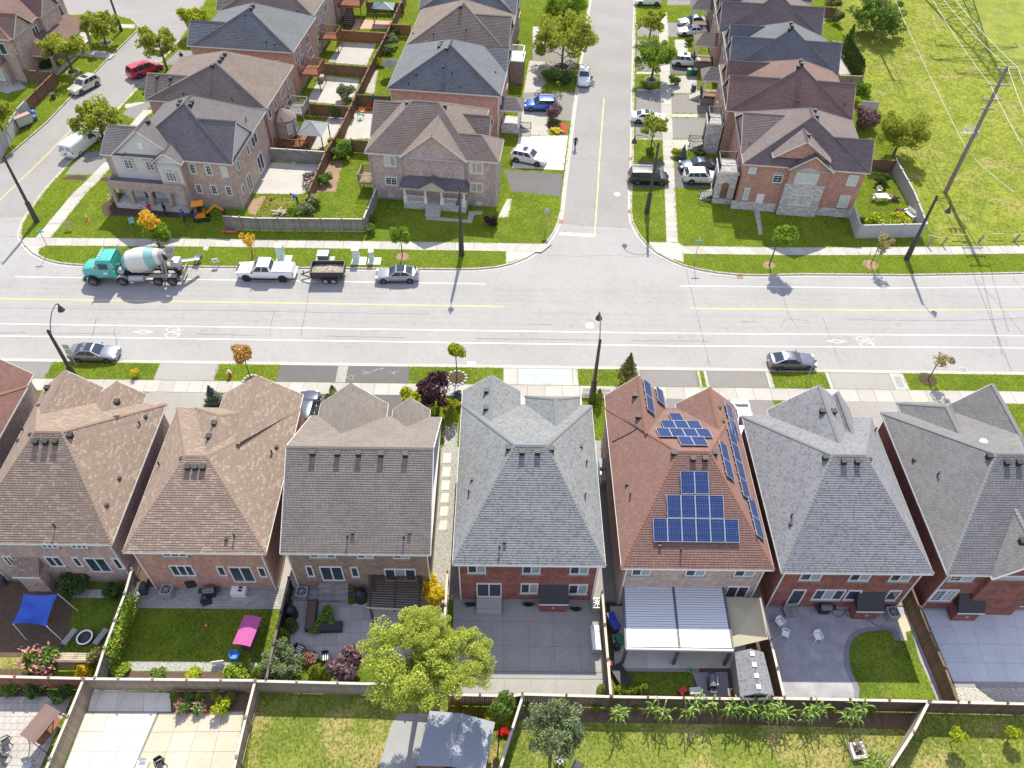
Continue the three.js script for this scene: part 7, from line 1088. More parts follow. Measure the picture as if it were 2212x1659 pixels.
['shrub','yellow green shrub at the foot of the blue green tree','shrub','bright',1,3,2030,1210,70],['cedar_shrub','pointed cedar above the grey shed, left one','column','cedar',1,3,1750,1130,36,{ tall: 1.3 }],['cedar_shrub','pointed cedar above the grey shed, middle one','column','cedar',1,3,1855,1160,44,{ tall: 1.2 }],['cedar_shrub','pointed cedar above the grey shed, right one','column','olive',1,3,1945,1180,40,{ tall: 1.2 }],['red_shrub','bright red low shrub beside the grey shed','shrub','flame',1,3,2140,1340,52,{ tall: 0.6 }],
]) shrub(...a);
const ordn = ['first','second','third','fourth','fifth','sixth','seventh','eighth','ninth'];
[[2,140,1110],[2,730,1145],[2,1070,1135],[2,1412,1135],[2,1770,1135],[2,2092,1145],[3,212,1150],[3,545,1140],[3,898,1155]].forEach(([c,x,y],i) => shrub('young_cedar','young cedar in the lower fence bed, ' + ordn[i] + ' from the left','column','cedar',c,3,x,y,i % 2 ? 30 : 26,{ tall: 1.9,group: 'young cedars between the corn plants' }));
for (let i = 0;i < 8;i++) shrub('tall_cedar','columnar cedar in the field edge row, ' + ordn[i] + ' from the far end','column','dark',3,0,690 + i * 16,420 + i * 26,36,{ tall: 2.6,group: 'row of tall cedars at the field edge' });
{
const leaf = (o,p,a,L,w,up) => { let q = p.clone();const d = v3(Math.cos(a),0,Math.sin(a)),s = v3(-d.z,0,d.x);let pr = null;for (let i = 0;i <= 5;i++) { const t = i / 5,c = p.clone().addScaledVector(d,L * (t - 0.12 * t * t)).setY(p.y + up * Math.sin(t * 2.3) * L - t * t * L * 0.55),k = w * Math.sin(Math.PI * Math.min(0.98,0.2 + t * 0.8)),A = c.clone().addScaledVector(s,k),B = c.clone().addScaledVector(s,-k);if (pr) o.poly([pr[0],A,B,pr[1]]);pr = [A,B];} };
reseed(31);
[[2,3,920,1190,3],[2,3,1255,1190,5],[2,3,1600,1170,7],[2,3,1955,1180,7],[2,3,2190,1190,4],[3,3,85,1190,5],[3,3,375,1210,6],[3,3,720,1215,6],[3,3,900,1640,5]].forEach(([c,r,x,y,n],i) => {
const p = at(c,r,x,y,0.7).setY(0),T = thing('corn_clump',i === 8 ? 'clump of corn leaves cut by the bottom edge' : 'clump of corn plants in the lower fence bed, ' + ordn[i] + ' from the left','corn',p,0,'clumps of corn'),st = mb();
for (let k = 0;k < n;k++) { const q = v3((k - (n - 1) / 2) * 0.27 + rr(-0.08,0.08),0,rr(-0.35,0.35)),H = rr(1.5,2.1),o = mb();st.tube([q,q.clone().add(v3(rr(-0.1,0.1),H,rr(-0.1,0.1)))],0.022,5,0.012);for (let j = 0;j < 9;j++) { const g = 0.75 + rnd() * 0.6;o.color(g,g,g * rr(0.7,1));leaf(o,q.clone().setY(0.35 + j / 9 * (H - 0.3)),j * 2.6 + rr(-0.5,0.5) + k,rr(0.55,0.95),rr(0.04,0.058),rr(0.6,1.1));} o.build('leaves',LEAF.corn,T);}
stuff(st.build('stalks',M.plastic(0.2,0.24,0.06),T));
});
}
{ const pth = pts([0,3,1150,170,1080,260,1030,420,985,560,930,680],1.75),T = thing('vine','green vine with orange and red blooms trained along the grey fence','vine',pth[0].clone().setY(0)),O = T.position;reseed(17);const o = mb(),f = mb();for (let i = 0;i < 1300;i++) { const t = rnd() * 3.999,k = Math.floor(t),p = pth[k].clone().lerp(pth[k + 1],t - k).sub(O).add(v3(rr(-0.3,0.4),rr(-1.1,0.28),rr(-0.25,0.3))),s = rr(0.05,0.12),n = v3(rr(-1,1),rr(0,1.4),rr(-1,1)).normalize(),u = v3(rr(-1,1),rr(-1,1),rr(-1,1)).cross(n).normalize(),b = n.clone().cross(u),g = rr(0.7,1.2),q = i % 45 === 0 ? f : o;q.color(g,g,g);q.poly([p.clone().addScaledVector(u,-s),p.clone().addScaledVector(b,s * 0.8),p.clone().addScaledVector(u,s),p.clone().addScaledVector(b,-s * 0.8)]);} o.build('leaves',LEAF.maple,T);stuff(f.build('blooms',LEAF.flame,T));}
// ---------------------------------------------------------------- street furniture
const lampMetal = mat([0.055,0.047,0.045],0.55);
function streetLamp(label,base,tp,hp) {
const h = hOf(base,...tp),T = thing('street_lamp',label,'street lamp',base,0,'street lamps'),hd = at(...hp,h - 0.45).sub(base),d = hd.clone().setY(0),t = v3(0,h,0),m = d.clone().multiplyScalar(0.55).setY(h + 0.45);
mb().lathe(0,0,0,[[0.33,0],[0.31,0.3],[0.27,2.2],[0.28,2.6],[0.18,2.7],[0.13,h - 0.1],[0.11,h]],12).build('pole',lampMetal,T);mb().tube([t.clone().setY(h - 0.7),m.clone().multiplyScalar(0.4).setY(h),m,d.clone().multiplyScalar(0.9).setY(h + 0.35),hd.clone().setY(h + 0.05)],0.045,7).build('arm',lampMetal,T);
const L = mb().lathe(hd.x,hd.y - 0.25,hd.z,[[0.32,0],[0.3,0.08],[0.16,0.4],[0.1,0.55],[0.06,0.6],[0.07,0.75],[0,0.9]],12).build('lamp_head',lampMetal,T);mb().lathe(hd.x,hd.y - 0.42,hd.z,[[0,0],[0.18,0.04],[0.27,0.17]],12).build('diffuser',M.plasticWhite,L);
}
streetLamp('street lamp on the far verge near the silver grey saloon',px(997,551),[0,0,992 * 4,408 * 4],[0,0,990 * 4,437 * 4]);
streetLamp('tall street lamp leaning across the pale panel wall at the right',px(1958,560),[0,0,2029.5 * 4,425 * 4],[0,0,2049 * 4,454 * 4]);
streetLamp('street lamp between the middle grey roof and the red roof',px(1278,866),[0,0,1296 * 4,734 * 4],[0,0,1294 * 4,684 * 4]);
streetLamp('street lamp behind the speckled roof beside the dark grey saloon',at(0,1,690,1680),[0,1,415,1195],[0,1,522,1005]);
streetLamp('street lamp on the side street in front of the black minivan',at(2,1,1165,178),[2,0,1260,1240],[2,0,1058,1215]);
streetLamp('street lamp at the left corner by the curved kerb',at(0,1,320,258),[0,0,30,1360],[0,0,-130,1390]);
function tubeWire(o,a,b,sag,r = 0.022) { const P = [];for (let i = 0;i <= 14;i++) { const t = i / 14;P.push(a.clone().lerp(b,t).add(v3(0,-sag * 4 * t * (1 - t),0)));} o.tube(P,r,4);}
{
const base = at(3,0,1532,1665),h = hOf(base,3,0,2050,565),T = thing('utility_pole','tall grey wooden utility pole with crossarms standing in the field','utility pole',base),wireM = mat([0.6,0.6,0.58],0.5);
mb().cyl(v3(0,0,0),v3(0,h,0),0.27,0.19,10).build('pole',M.woodPole,T);
for (const [dh,w] of [[0.3,2.4],[2.2,2.2],[3.9,2.2],[5.0,1.6]]) { const a = mb().box(0,h - dh,0.16,w,0.14,0.12).build('crossarm',M.woodGrey,T);for (const s of [-1,0.1,1]) mb().lathe(s * (w / 2 - 0.12),h - dh + 0.14,0.16,[[0.07,0],[0.09,0.1],[0.05,0.2],[0,0.24]],8).build('insulator',M.plasticWhite,a);}
const k = mb().box(-0.9,h - 8,0.1,1.6,0.1,0.1).build('switch_bracket',M.plasticWhite,T);for (const x of [-1.5,-0.9,-0.4]) mb().lathe(x,h - 7.9,0.1,[[0.1,0],[0.1,0.6],[0.05,0.9]],8).build('insulator',M.plasticWhite,k);mb().cyl(v3(0.3,h - 8.6,0),v3(0.3,h - 7.8,0),0.18,0.18,10).build('transformer',M.galv,T);
const W = [['lowest',0,-10.2,[1100,0],[2125,1659]],['upper left',-1,-2.1,[1425,0],[2350,1500]],['upper middle',0,-0.1,[1520,0],[2300,1150]],['upper right',1.1,-0.1,[1620,0],[2350,1000]]];
for (const [n,x,dh,f,q] of W) { const A = base.clone().add(v3(x,h + dh,0.16)),o = mb(),y = h + dh;tubeWire(o,A,at(3,0,...f,y),0.25,0.03);tubeWire(o,A,at(3,0,...q,y),0.2,0.03);tag(o.build('overhead_wire',wireM),'overhead wire on the field utility pole, the ' + n + ' one','wire');}
const b2 = at(3,0,903,318),P2 = thing('utility_pole','utility pole rising through the big round field bush','utility pole',b2);mb().cyl(v3(0,0,0),v3(0,17,0),0.2,0.14,10).build('pole',M.woodPole,P2);mb().box(0,16.4,0.16,2.4,0.14,0.12).build('crossarm',M.woodGrey,P2);
const b3 = at(0,0,1050,268),P3 = thing('utility_pole','dark pole on the corner lawn at the upper left','utility pole',b3);mb().lathe(0,0,0,[[0.3,0],[0.26,0.3],[0.23,2.2],[0.17,2.3],[0.12,9],[0.1,11]],10).build('pole',lampMetal,P3);mb().tube([v3(0,10.6,0),v3(-0.8,11.2,-0.4),v3(-2,11.2,-0.8)],0.05,6).build('arm',lampMetal,P3);
}
{ // lattice tower whose shadow crosses the field; it stands beyond the top of the view
const T = thing('transmission_tower','lattice power pylon beyond the top edge casting its shadow on the field','pylon',v3(77.2,0,-148)),S = [[0,4.4],[6,3.7],[12,3],[18,2.3],[24,1.6],[29,1.1],[34,0.9],[39,0.7]],q = (i,j) => v3([-1,1,1,-1][j % 4] * S[i][1],S[i][0],[-1,-1,1,1][j % 4] * S[i][1]);
for (let i = 0;i + 1 < S.length;i++) { const o = mb();for (let j = 0;j < 4;j++) { o.bar(q(i,j),q(i + 1,j),0.2);o.bar(q(i,j),q(i + 1,j + 1),0.11);o.bar(q(i,j + 1),q(i + 1,j),0.11);o.bar(q(i + 1,j),q(i + 1,j + 1),0.11);} stuff(o.build('lattice_section',M.galv,T));}
for (const [y,w] of [[26,6.5],[31.5,8.5],[36.5,6]]) { const o = mb();for (const s of [-1,1]) { for (const z of [-0.8,0.8]) { o.bar(v3(s * 0.9,y,z),v3(s * w,y + 0.3,0),0.13);o.bar(v3(s * 0.9,y + 1.6,z),v3(s * w,y + 0.3,0),0.11);} for (let k = 1;k < 5;k++) o.bar(v3(s * (0.9 + k * (w - 0.9) / 5),y,0.5),v3(s * (0.9 + k * (w - 0.9) / 5),y + 1.5 - k * 0.25,-0.5),0.08);o.bar(v3(s * w,y + 0.3,0),v3(s * w,y - 1.8,0),0.16);} stuff(o.build('crossarm',M.galv,T));}
}
function post(P,x,z,h,m = M.galv) { return mb().box(x,0,z,0.06,h,0.06).build('post',m,P);}
function textTex(lines,w,h,bg,fg,px2 = 40) { const c = document.createElement('canvas');c.width = w;c.height = h;const g = c.getContext('2d');g.fillStyle = bg;g.fillRect(0,0,w,h);g.fillStyle = fg;g.textAlign = 'center';g.font = 'bold ' + px2 + 'px sans-serif';lines.forEach((t,i) => g.fillText(t,w / 2,(i + 1) * h / (lines.length + 0.6)));const t = new THREE.CanvasTexture(c);t.colorSpace = THREE.SRGBColorSpace;return mat(null,0.6,{ map: t });}
{ const b = at(2,1,291,325),h = hOf(b,2,1,295,165),T = thing('stop_sign','grey back of a stop sign on the corner lawn','road sign',b);post(T,0,0,h);mb().cyl(v3(0,h,0.02),v3(0,h,0.05),0.36,0.36,8).build('plate',M.galv,T);mb().cyl(v3(0,h,-0.045),v3(0,h,-0.035),0.35,0.35,8).build('face',M.red,T);}
for (const [b,tp,l] of [[at(0,1,433,515),[0,1,345,350],'street name sign on the left corner verge'],[at(2,1,1574,605),[2,1,1600,425],'street name sign on the right corner verge']]) { const h = hOf(b,...tp),T = thing('street_sign',l,'street sign',b);post(T,0,0,h);mb().box(0,h,0,0.85,0.17,0.03).build('blade',mat([0.12,0.42,0.4],0.5),T);mb().box(0,h + 0.19,0,0.03,0.17,0.75).build('blade',mat([0.12,0.42,0.4],0.5),T);}
{ const b = at(0,1,662,1498),h = hOf(b,0,1,595,1340),T = thing('road_sign','grey backs of two road signs on a post beside the dark grey saloon','road sign',b);post(T,0,0,h + 0.3);mb().box(0,h - 0.1,0.05,0.6,0.6,0.02).build('plate',M.galv,T);mb().box(0,h - 0.75,0.05,0.6,0.6,0.02).build('plate',M.galv,T);}
{ const b = at(3,1,325,1640),h = hOf(b,3,1,375,1430),T = thing('road_sign','thin post with small sign in front of the parked dark coupe','road sign',b);post(T,0,0,h);mb().box(0,h - 0.5,0.05,0.3,0.5,0.02).build('plate',M.galv,T);}
{ const T = thing('lawn_sign','small printed lawn sign on the verge right of the cement truck','sign',at(0,1,1872,632),0.2);for (const s of [-0.2,0.2]) post(T,s,0,0.6);mb().box(0,0.45,0.04,0.65,0.5,0.03).build('board',M.plasticWhite,T);mb().box(0,0.62,0.06,0.45,0.09,0.01).build('print',mat([0.4,0.05,0.2],0.6),T);}
{ const T = thing('lawn_sign','low flat sign casting a square shadow on the corner lawn','sign',at(0,1,607,320),0.1);for (const s of [-0.25,0.25]) post(T,s,0,0.9);mb().box(0,0.55,0.03,0.85,0.45,0.03).build('board',mat([0.4,0.36,0.36],0.6),T);}
{ const T = thing('traffic_cone','orange and white traffic cone on the corner lawn','traffic cone',at(0,1,755,238));mb().lathe(0,0.04,0,[[0.17,0],[0.1,0.3]],12).build('cone',mat([0.8,0.16,0.05],0.5),T);mb().lathe(0,0.04,0,[[0.102,0.3],[0.07,0.45],[0.03,0.7],[0,0.7]],12).build('reflective_band',M.plasticWhite,T);mb().box(0,0,0,0.4,0.05,0.4).build('foot',mat([0.8,0.16,0.05],0.5),T);}
{ const T = thing('fire_hydrant','red and white fire hydrant on the near verge','hydrant',at(0,1,1992,1592));mb().lathe(0,0,0,[[0.17,0],[0.17,0.06],[0.12,0.08],[0.12,0.62],[0.15,0.65]],10).build('barrel',mat([0.55,0.03,0.03],0.5),T);mb().lathe(0,0.65,0,[[0.16,0],[0.14,0.12],[0.05,0.2],[0,0.24]],10).build('bonnet',M.plasticWhite,T);for (const s of [-1,1]) mb().cyl(v3(0,0.5,0),v3(s * 0.22,0.5,0),0.07,0.07,8).build('outlet',M.plasticWhite,T);}
const cab = mat([0.52,0.62,0.55],0.6),cabW = mat([0.68,0.69,0.67],0.6),cabD = mat([0.1,0.16,0.14],0.5);
for (const [x,y,w,h,d,m,l] of [[222,575,0.75,1.75,0.7,cab,'tall pale green utility cabinet behind the white pickup'],[590,590,1.15,0.95,0.95,cabD,'dark green transformer box with pale lid behind the dump trailer'],[870,588,0.7,1.5,0.65,cabW,'white utility cabinet behind the gap after the dump trailer'],[1003,590,0.5,1.25,0.5,cab,'small pale green utility cabinet on a wide base']]) { const T = thing('utility_cabinet',l,'utility box',at(1,1,x,y));mb().box(0,0,0,w,h,d).build('housing',m,T);mb().box(0,h,0,w + 0.08,0.08,d + 0.08).build('lid',m === cabD ? cab : m,T);mb().box(m === cabD ? 0.1 : 0.3,0,0.2,w + 0.9,0.08,d + 0.7).build('pad',m === cabD ? M.concrete : cab,T);mb().box(w * 0.2,h * 0.3,d / 2 + 0.01,0.06,0.2,0.03).build('handle',M.galv,T);}
{ const T = thing('community_mailbox','grey community mailbox with reddish roof beside the panel wall','mailbox',at(0,0,228,1095),0.9);mb().box(0,0.35,0,1.9,1.15,0.55).build('cabinet',M.galv,T);mb().box(0,1.5,0,2.1,0.12,0.8).build('roof',mat([0.42,0.24,0.2],0.8),T);for (let i = 0;i < 4;i++) mb().box(-0.7 + i * 0.47,0.45,0.29,0.42,0.95,0.03).build('door',M.galv,T);mb().box(0,0,0,1.6,0.35,0.4).build('plinth',M.darkMetal,T);}
{ const T = thing('letter_box','blue and white letter box beside the community mailbox','mailbox',at(0,0,312,1035),0.5);mb().box(0,0.15,0,0.55,1.0,0.55).lathe(0,1.15,0,[[0.36,0],[0.3,0.16],[0,0.22]],12).build('housing',mat([0.03,0.15,0.55],0.4),T);mb().box(0,0.55,0.285,0.4,0.35,0.02).build('label',M.plasticWhite,T);mb().box(0,0,0,0.4,0.15,0.4).build('legs',M.darkMetal,T);}

// ---------------------------------------------------------------- things in the yards
const bx3 = (name,label,cat,p,ry,parts,group) => { const T = thing(name,label,cat,p,ry,group);for (const [n,m,...bs] of parts) { const o = mb();for (const b of bs) o.box(...b);o.build(n,m,T);} return T;};
function acUnit(label,p,ry = 0) { const T = thing('air_conditioner',label,'air conditioner',p,ry);mb().box(0,0.06,0,0.82,0.72,0.82).build('housing',mat([0.3,0.3,0.29],0.6),T);mb().lathe(0,0.78,0,[[0.36,0],[0.36,0.03],[0.1,0.05],[0,0.05]],16).build('fan_guard',M.black,T);const o = mb();for (const s of [-1,1]) o.box(0,0.78,s * 0.38,0.84,0.035,0.08).box(s * 0.38,0.78,0,0.08,0.034,0.68);o.build('lid',M.galv,T);for (let i = 0;i < 4;i++) mb().box(0,0.835,0,0.7,0.008,0.05,i * 0.785).build('fan_blade',M.galv,T);}
acUnit('air conditioner on the paved patio behind the pink swing house',at(0,3,1460,160));acUnit('air conditioner by the dark fence of the tiled patio',at(1,3,408,175));acUnit('large air conditioner at the bay of the stamped patio house',at(3,3,1052,350),0.1);acUnit('air conditioner on the balcony patio below the middle cross fence',at(1,0,565,700));acUnit('air conditioner at the pale fence end of the plain patio',at(2,3,728,275));
function armchair(label,p,ry,m,o = {}) { // seat on four splayed legs with a rounded back and arms
const T = thing(o.name || 'garden_chair',label,'chair',p,ry,o.group),s = mb().box(0,0.4,0,0.5,0.04,0.48).build('seat',m,T);s.name = 'seat';
const b = mb();b.grid([0.44,0.62,0.84].map((y) => Array.from({ length: 7 },(_,i) => { const a = Math.PI * (0.1 + i / 6 * 0.8);return v3(Math.cos(a) * 0.27,y,-0.22 - Math.sin(a) * 0.07 - (y - 0.44) * 0.2);})));b.build('backrest',m,T);
for (const q of [-1,1]) { mb().box(q * 0.28,0.62,0.0,0.06,0.035,0.5).bar(v3(q * 0.28,0.62,0.22),v3(q * 0.3,0.0,0.26),0.045).build('armrest',m,T);mb().bar(v3(q * 0.22,0.44,-0.22),v3(q * 0.3,0,-0.32),0.05).build('leg',m,T);}
if (o.cushion) { mb().box(0,0.44,0.02,0.48,0.09,0.46).build('cushion',o.cushion,T);for (let i = -1;i <= 1;i++) mb().box(i * 0.15,0.535,0.02,0.06,0.012,0.46).build('stripe',M.plasticWhite,T);}
return T;
}
const wg = {};
armchair('white plastic chair nearest the brick wall of the stamped patio',at(3,3,90,425),0.5,M.plasticWhite,wg);armchair('white plastic chair tilted beside the shade sail fence',at(3,3,138,520),1.1,M.plasticWhite,wg);armchair('white plastic chair standing alone on the stamped patio',at(3,3,415,545),0.2,M.plasticWhite,wg);
armchair('dark armchair with striped cushion beside the dark fence',at(1,3,385,655),1.2,M.black,{ cushion: M.black });armchair('dark armchair with striped cushion beside the purple shrub',at(1,3,610,725),0.15,M.black,{ cushion: M.black });
armchair('pale green plastic chair on the lawn before the arched porch',at(0,1,1148,285),0.4,mat([0.25,0.5,0.42],0.5));armchair('red garden chair by the dark cross fence',at(1,0,975,960),0,M.red);armchair('orange garden chair beside the red one',at(1,0,920,985),0.6,mat([0.75,0.2,0.04],0.5));armchair('mint green garden chair beside the orange one',at(1,0,905,1030),1,mat([0.35,0.6,0.52],0.5));armchair('second red garden chair cut by the porch house roof',at(1,0,1012,930),-0.3,M.red);
armchair('upper folding chair with dark sling at the lower left',at(0,3,72,1450),2.2,M.darkMetal);armchair('lower folding chair with dark sling at the lower left',at(0,3,50,1600),1.4,M.darkMetal);armchair('dark chair cut by the bottom edge on the pale concrete yard',at(0,3,1400,1640),0.6,M.black);armchair('pale chair beside the dark one at the bottom edge',at(0,3,1250,1655),0,M.plasticWhite);armchair('grey garden chair under the fruit tree',at(2,3,410,1600),2.2,M.galv);armchair('dark garden chair right of the fruit tree foot',at(2,3,560,1650),2.6,M.black);armchair('small blue plastic chair beside the pink swing',at(0,3,2045,710),1.4,mat([0.06,0.25,0.75],0.5));armchair('grey folding chair at the left bottom corner fence',at(0,3,260,1650),0.4,M.galv);
for (const [x,y,r,l] of [[905,70,1.6,'left'],[1030,75,-1.6,'right'],[950,5,0,'far']]) armchair('cream chair on the ' + l + ' side of the white garden table',at(3,1,x,y),r,mat([0.62,0.56,0.46],0.6));
bx3('garden_table','white garden table on the lawn inside the panel wall','table',at(3,1,968,75),0.1,[['top',M.plasticWhite,[0,0.7,0,1.5,0.05,0.95]],['leg',M.plasticWhite,[-0.6,0,-0.35,0.06,0.7,0.06]],['leg',M.plasticWhite,[0.6,0,-0.35,0.06,0.7,0.06]],['leg',M.plasticWhite,[-0.6,0,0.35,0.06,0.7,0.06]],['leg',M.plasticWhite,[0.6,0,0.35,0.06,0.7,0.06]]]);
function bench(label,p,ry,m,L = 1.5,n = 4) { const T = thing('garden_bench',label,'bench',p,ry);for (let i = 0;i < n;i++) mb().box(0,0.42,-0.2 + i * 0.14,L,0.04,0.1).build('seat_slat',m,T);for (let i = 0;i < 3;i++) mb().box(0,0.55 + i * 0.15,-0.32,L,0.1,0.04).build('back_slat',m,T);for (const s of [-1,1]) mb().box(s * (L / 2 - 0.05),0,0,0.1,0.62,0.6).build('end_frame',m,T);}
bench('wooden bench facing the flowers at the yard rear',at(0,3,665,735),Math.PI,M.woodPale,2.2,5);bench('white slatted bench against the pale panel wall',at(3,1,1215,215),-1.2,M.plasticWhite,1.7);
for (const [x,y,l] of [[615,540,'left'],[885,540,'right']]) bx3('stone_bench','low grey bench on the ' + l + ' of the fire ring','bench',at(0,3,x,y),1.2,[['seat',M.greyConcrete,[0,0.28,0,1.25,0.1,0.42]],['foot',M.greyConcrete,[-0.45,0,0,0.12,0.28,0.36]],['foot',M.greyConcrete,[0.45,0,0,0.12,0.28,0.36]]]);
{ const T = thing('fire_ring','round fire pit with white rim in the dark yard','fire pit',at(0,3,745,545));mb().lathe(0,0,0,[[0.56,0],[0.56,0.3],[0.46,0.3],[0.44,0.05],[0,0.05]],20).build('bowl',M.darkMetal,T);mb().lathe(0,0.3,0,[[0.58,0],[0.58,0.05],[0.47,0.05],[0.47,0]],20).build('rim',M.plasticWhite,T);}
{ // blue tarp on leaning poles
const T = thing('tarp_canopy','sagging blue tarp stretched on thin poles over the dark yard','canopy',at(0,3,300,330)),O = T.position,P = [[205,155,1.9],[500,155,1.9],[402,432,1.55],[110,410,1.55]].map(([x,y,h]) => at(0,3,x,y,h).sub(O)),rows = [];reseed(3);
for (let i = 0;i <= 12;i++) { const row = [];for (let j = 0;j <= 12;j++) { const u = i / 12,v = j / 12,p = P[0].clone().lerp(P[1],u).lerp(P[3].clone().lerp(P[2],u),v);p.y += -0.4 * Math.sin(Math.PI * u) * Math.sin(Math.PI * v) + 0.3 * Math.exp(-((u - 0.25) ** 2 + (v - 0.5) ** 2) * 30) + 0.03 * Math.sin(u * 25 + v * 9);p.x += (u - 0.5) * -0.22 * Math.sin(Math.PI * v);p.z += (v - 0.5) * -0.22 * Math.sin(Math.PI * u);row.push(p);} rows.push(row);}
mb().grid(rows).build('tarp',mat([0.03,0.1,0.55],0.5,{ phys: 1,transmission: 0.15,thickness: 0 }),T);
[[P[0],-0.2,-0.3],[P[1],0.9,0.4],[P[2],0.8,0.5],[P[3],0.5,0.5]].forEach(([p,x,z]) => mb().cyl(v3(p.x + x,0,p.z + z),p,0.025,0.025,6).build('pole',M.plasticWhite,T));
}
function swing(label,c,m,wood,ry) { // canopy swing: frame, seat, back, curved roof
const T = thing('swing_seat',label,'swing',c,ry);mb().grid([-0.65,-0.3,0,0.3,0.65].map((z) => [-1.1,-0.4,0.4,1.1].map((x) => v3(x,2.0 - z * z * 0.35,z)))).build('canopy',m,T);
for (const s of [-1,1]) mb().bar(v3(s * 1.1,0,-0.8),v3(s * 1.05,1.85,0),0.05).bar(v3(s * 1.1,0,0.8),v3(s * 1.05,1.85,0),0.05).build('frame',M.darkMetal,T);
mb().box(0,0.5,0.05,1.8,0.08,0.55).build('seat',wood,T);mb().box(0,0.58,-0.26,1.8,0.5,0.06).build('backrest',wood,T);
}
swing('garden swing with a faded pink canopy on the dark lawn',at(0,3,2135,470,1.9).setY(0),mat([0.55,0.1,0.34],0.8,{ phys: 1,transmission: 0.3,thickness: 0 }),M.woodDark,1.42);
swing('swing seat with brown see-through canopy on the lower left patio',at(0,3,345,1270,1.9).setY(0),mat([0.22,0.14,0.12],0.6,{ phys: 1,transmission: 0.3,thickness: 0 }),M.woodRed,1.15);
bx3('whiteboard_panel','white board lying tilted on the gravel strip','board',at(0,3,1895,765),0.15,[['panel',M.plasticWhite,[0,0.1,0,0.85,0.5,0.05]],['stand',M.galv,[0,0,0.1,0.5,0.1,0.25]]]);tag(mb().ball(at(0,3,1785,432).x,0.13,at(0,3,1785,432).z,0.13).build('ball',mat([0.6,0.2,0.1],0.6)),'orange ball lying on the dark lawn','ball');
function bin(label,p,ry,m,lid,h = 1.05) { const T = thing('wheeled_bin',label,'bin',p,ry);mb().box(0,0.08,0,0.5,h - 0.12,0.6).build('body',m,T);mb().box(0,h - 0.05,0.02,0.58,0.08,0.7).build('lid',lid,T);for (const s of [-1,1]) mb().cyl(v3(s * 0.2,0.1,-0.3),v3(s * 0.28,0.1,-0.3),0.1,0.1,8).build('wheel',M.tyre,T);}
const bBlue = mat([0.02,0.06,0.42],0.5),bGreen = mat([0.03,0.22,0.09],0.5),bGrey = mat([0.06,0.06,0.065],0.5);
bin('blue wheeled bin with open lid beside the brown fence',at(2,3,880,470),0.5,bGrey,bBlue);bin('blue bin tucked behind the other at the brown fence',at(2,3,850,395),0.3,bBlue,bBlue,0.9);bin('small green bin below the blue ones',at(2,3,925,570),0.2,bGreen,bGreen,0.6);bin('green wheeled bin beside the white suv driveway',at(2,0,1525,655),0.3,bGreen,bGreen);bin('dark wheeled bin with pale lid beside the green one',at(2,0,1572,655),0.3,bGrey,M.galv);bin('blue wheeled bin at the foot of the brick porch steps',at(2,0,1565,790),0.2,bGrey,bBlue);bin('black wheeled bin in the corner by the vine fence',at(0,3,1255,140),0.2,bGrey,bGrey);bin('black covered bin by the pale pink brick wall',at(0,3,40,60),0.1,bGrey,bGrey,0.9);bin('black bin in the upper left garden',at(0,0,465,850),0.6,bGrey,bGrey,0.7);
{ const c = [[960,65],[1820,70],[1915,640],[985,625]].map(([x,y]) => at(2,3,x,y,2.75)),T = thing('louvred_pergola','white louvred roof pergola on dark posts over the patio','pergola',c[0].clone().lerp(c[2],0.5).setY(0)),O = T.position,P = c.map((p) => p.sub(O)),q = (u,v) => P[0].clone().lerp(P[1],u).lerp(P[3].clone().lerp(P[2],u),v),an = mat([0.1,0.09,0.1],0.5);
for (const [a,b] of [[[0,0],[1,0]],[[0,1],[1,1]],[[0,0],[0,1]],[[1,0],[1,1]],[[0.5,0],[0.5,1]]]) mb().bar(q(...a).setY(2.65),q(...b).setY(2.65),0.14,0.24).build('beam',a[1] === 1 ? mat([0.5,0.44,0.44],0.5) : an,T);
for (const [u,v] of [[0.01,0.02],[0.99,0.02],[0.01,0.98],[0.5,0.98],[0.99,0.98]]) { const p = q(u,v);mb().box(p.x,0,p.z,0.2,2.55,0.2).build('post',an,T);}
const lm = mat([0.66,0.68,0.7],0.35),ld = mat([0.2,0.22,0.25],0.6);for (const [u0,u1] of [[0.012,0.488],[0.512,0.988]]) { for (let i = 0;i < 25;i++) { const v = 0.03 + i / 25 * 0.945,a = q(u0,v),b = q(u1,v),a2 = q(u0,v + 0.033),b2 = q(u1,v + 0.033);mb().poly([a.setY(2.73),b.setY(2.73),b2.setY(2.75),a2.setY(2.75)]).poly([a.clone().setY(2.68),b.clone().setY(2.68),b,a]).build('louvre',lm,T);} mb().poly([q(u0,0.02).setY(2.66),q(u1,0.02).setY(2.66),q(u1,0.98).setY(2.66),q(u0,0.98).setY(2.66)]).build('drip_tray',ld,T);} }
{ const P = [[1845,185,2.5],[2150,190,2.5],[2215,545,2.3],[1900,620,2.3]].map(([x,y,h]) => at(2,3,x,y,h)),T = thing('shade_sail','beige fabric shade between the white pergola and the brown fence','canopy',P[0].clone().lerp(P[2],0.5).setY(0)),q = P.map((p) => p.sub(T.position)),k = q[0].clone().lerp(q[2],0.5).setY(2.75),o = mb();for (let i = 0;i < 4;i++) o.poly([q[i],q[(i + 1) % 4],k]);o.build('fabric',mat([0.42,0.36,0.25],0.9),T);for (const p of q) mb().cyl(p.clone().setY(0),p,0.04,0.04,6).build('post',M.darkMetal,T);}
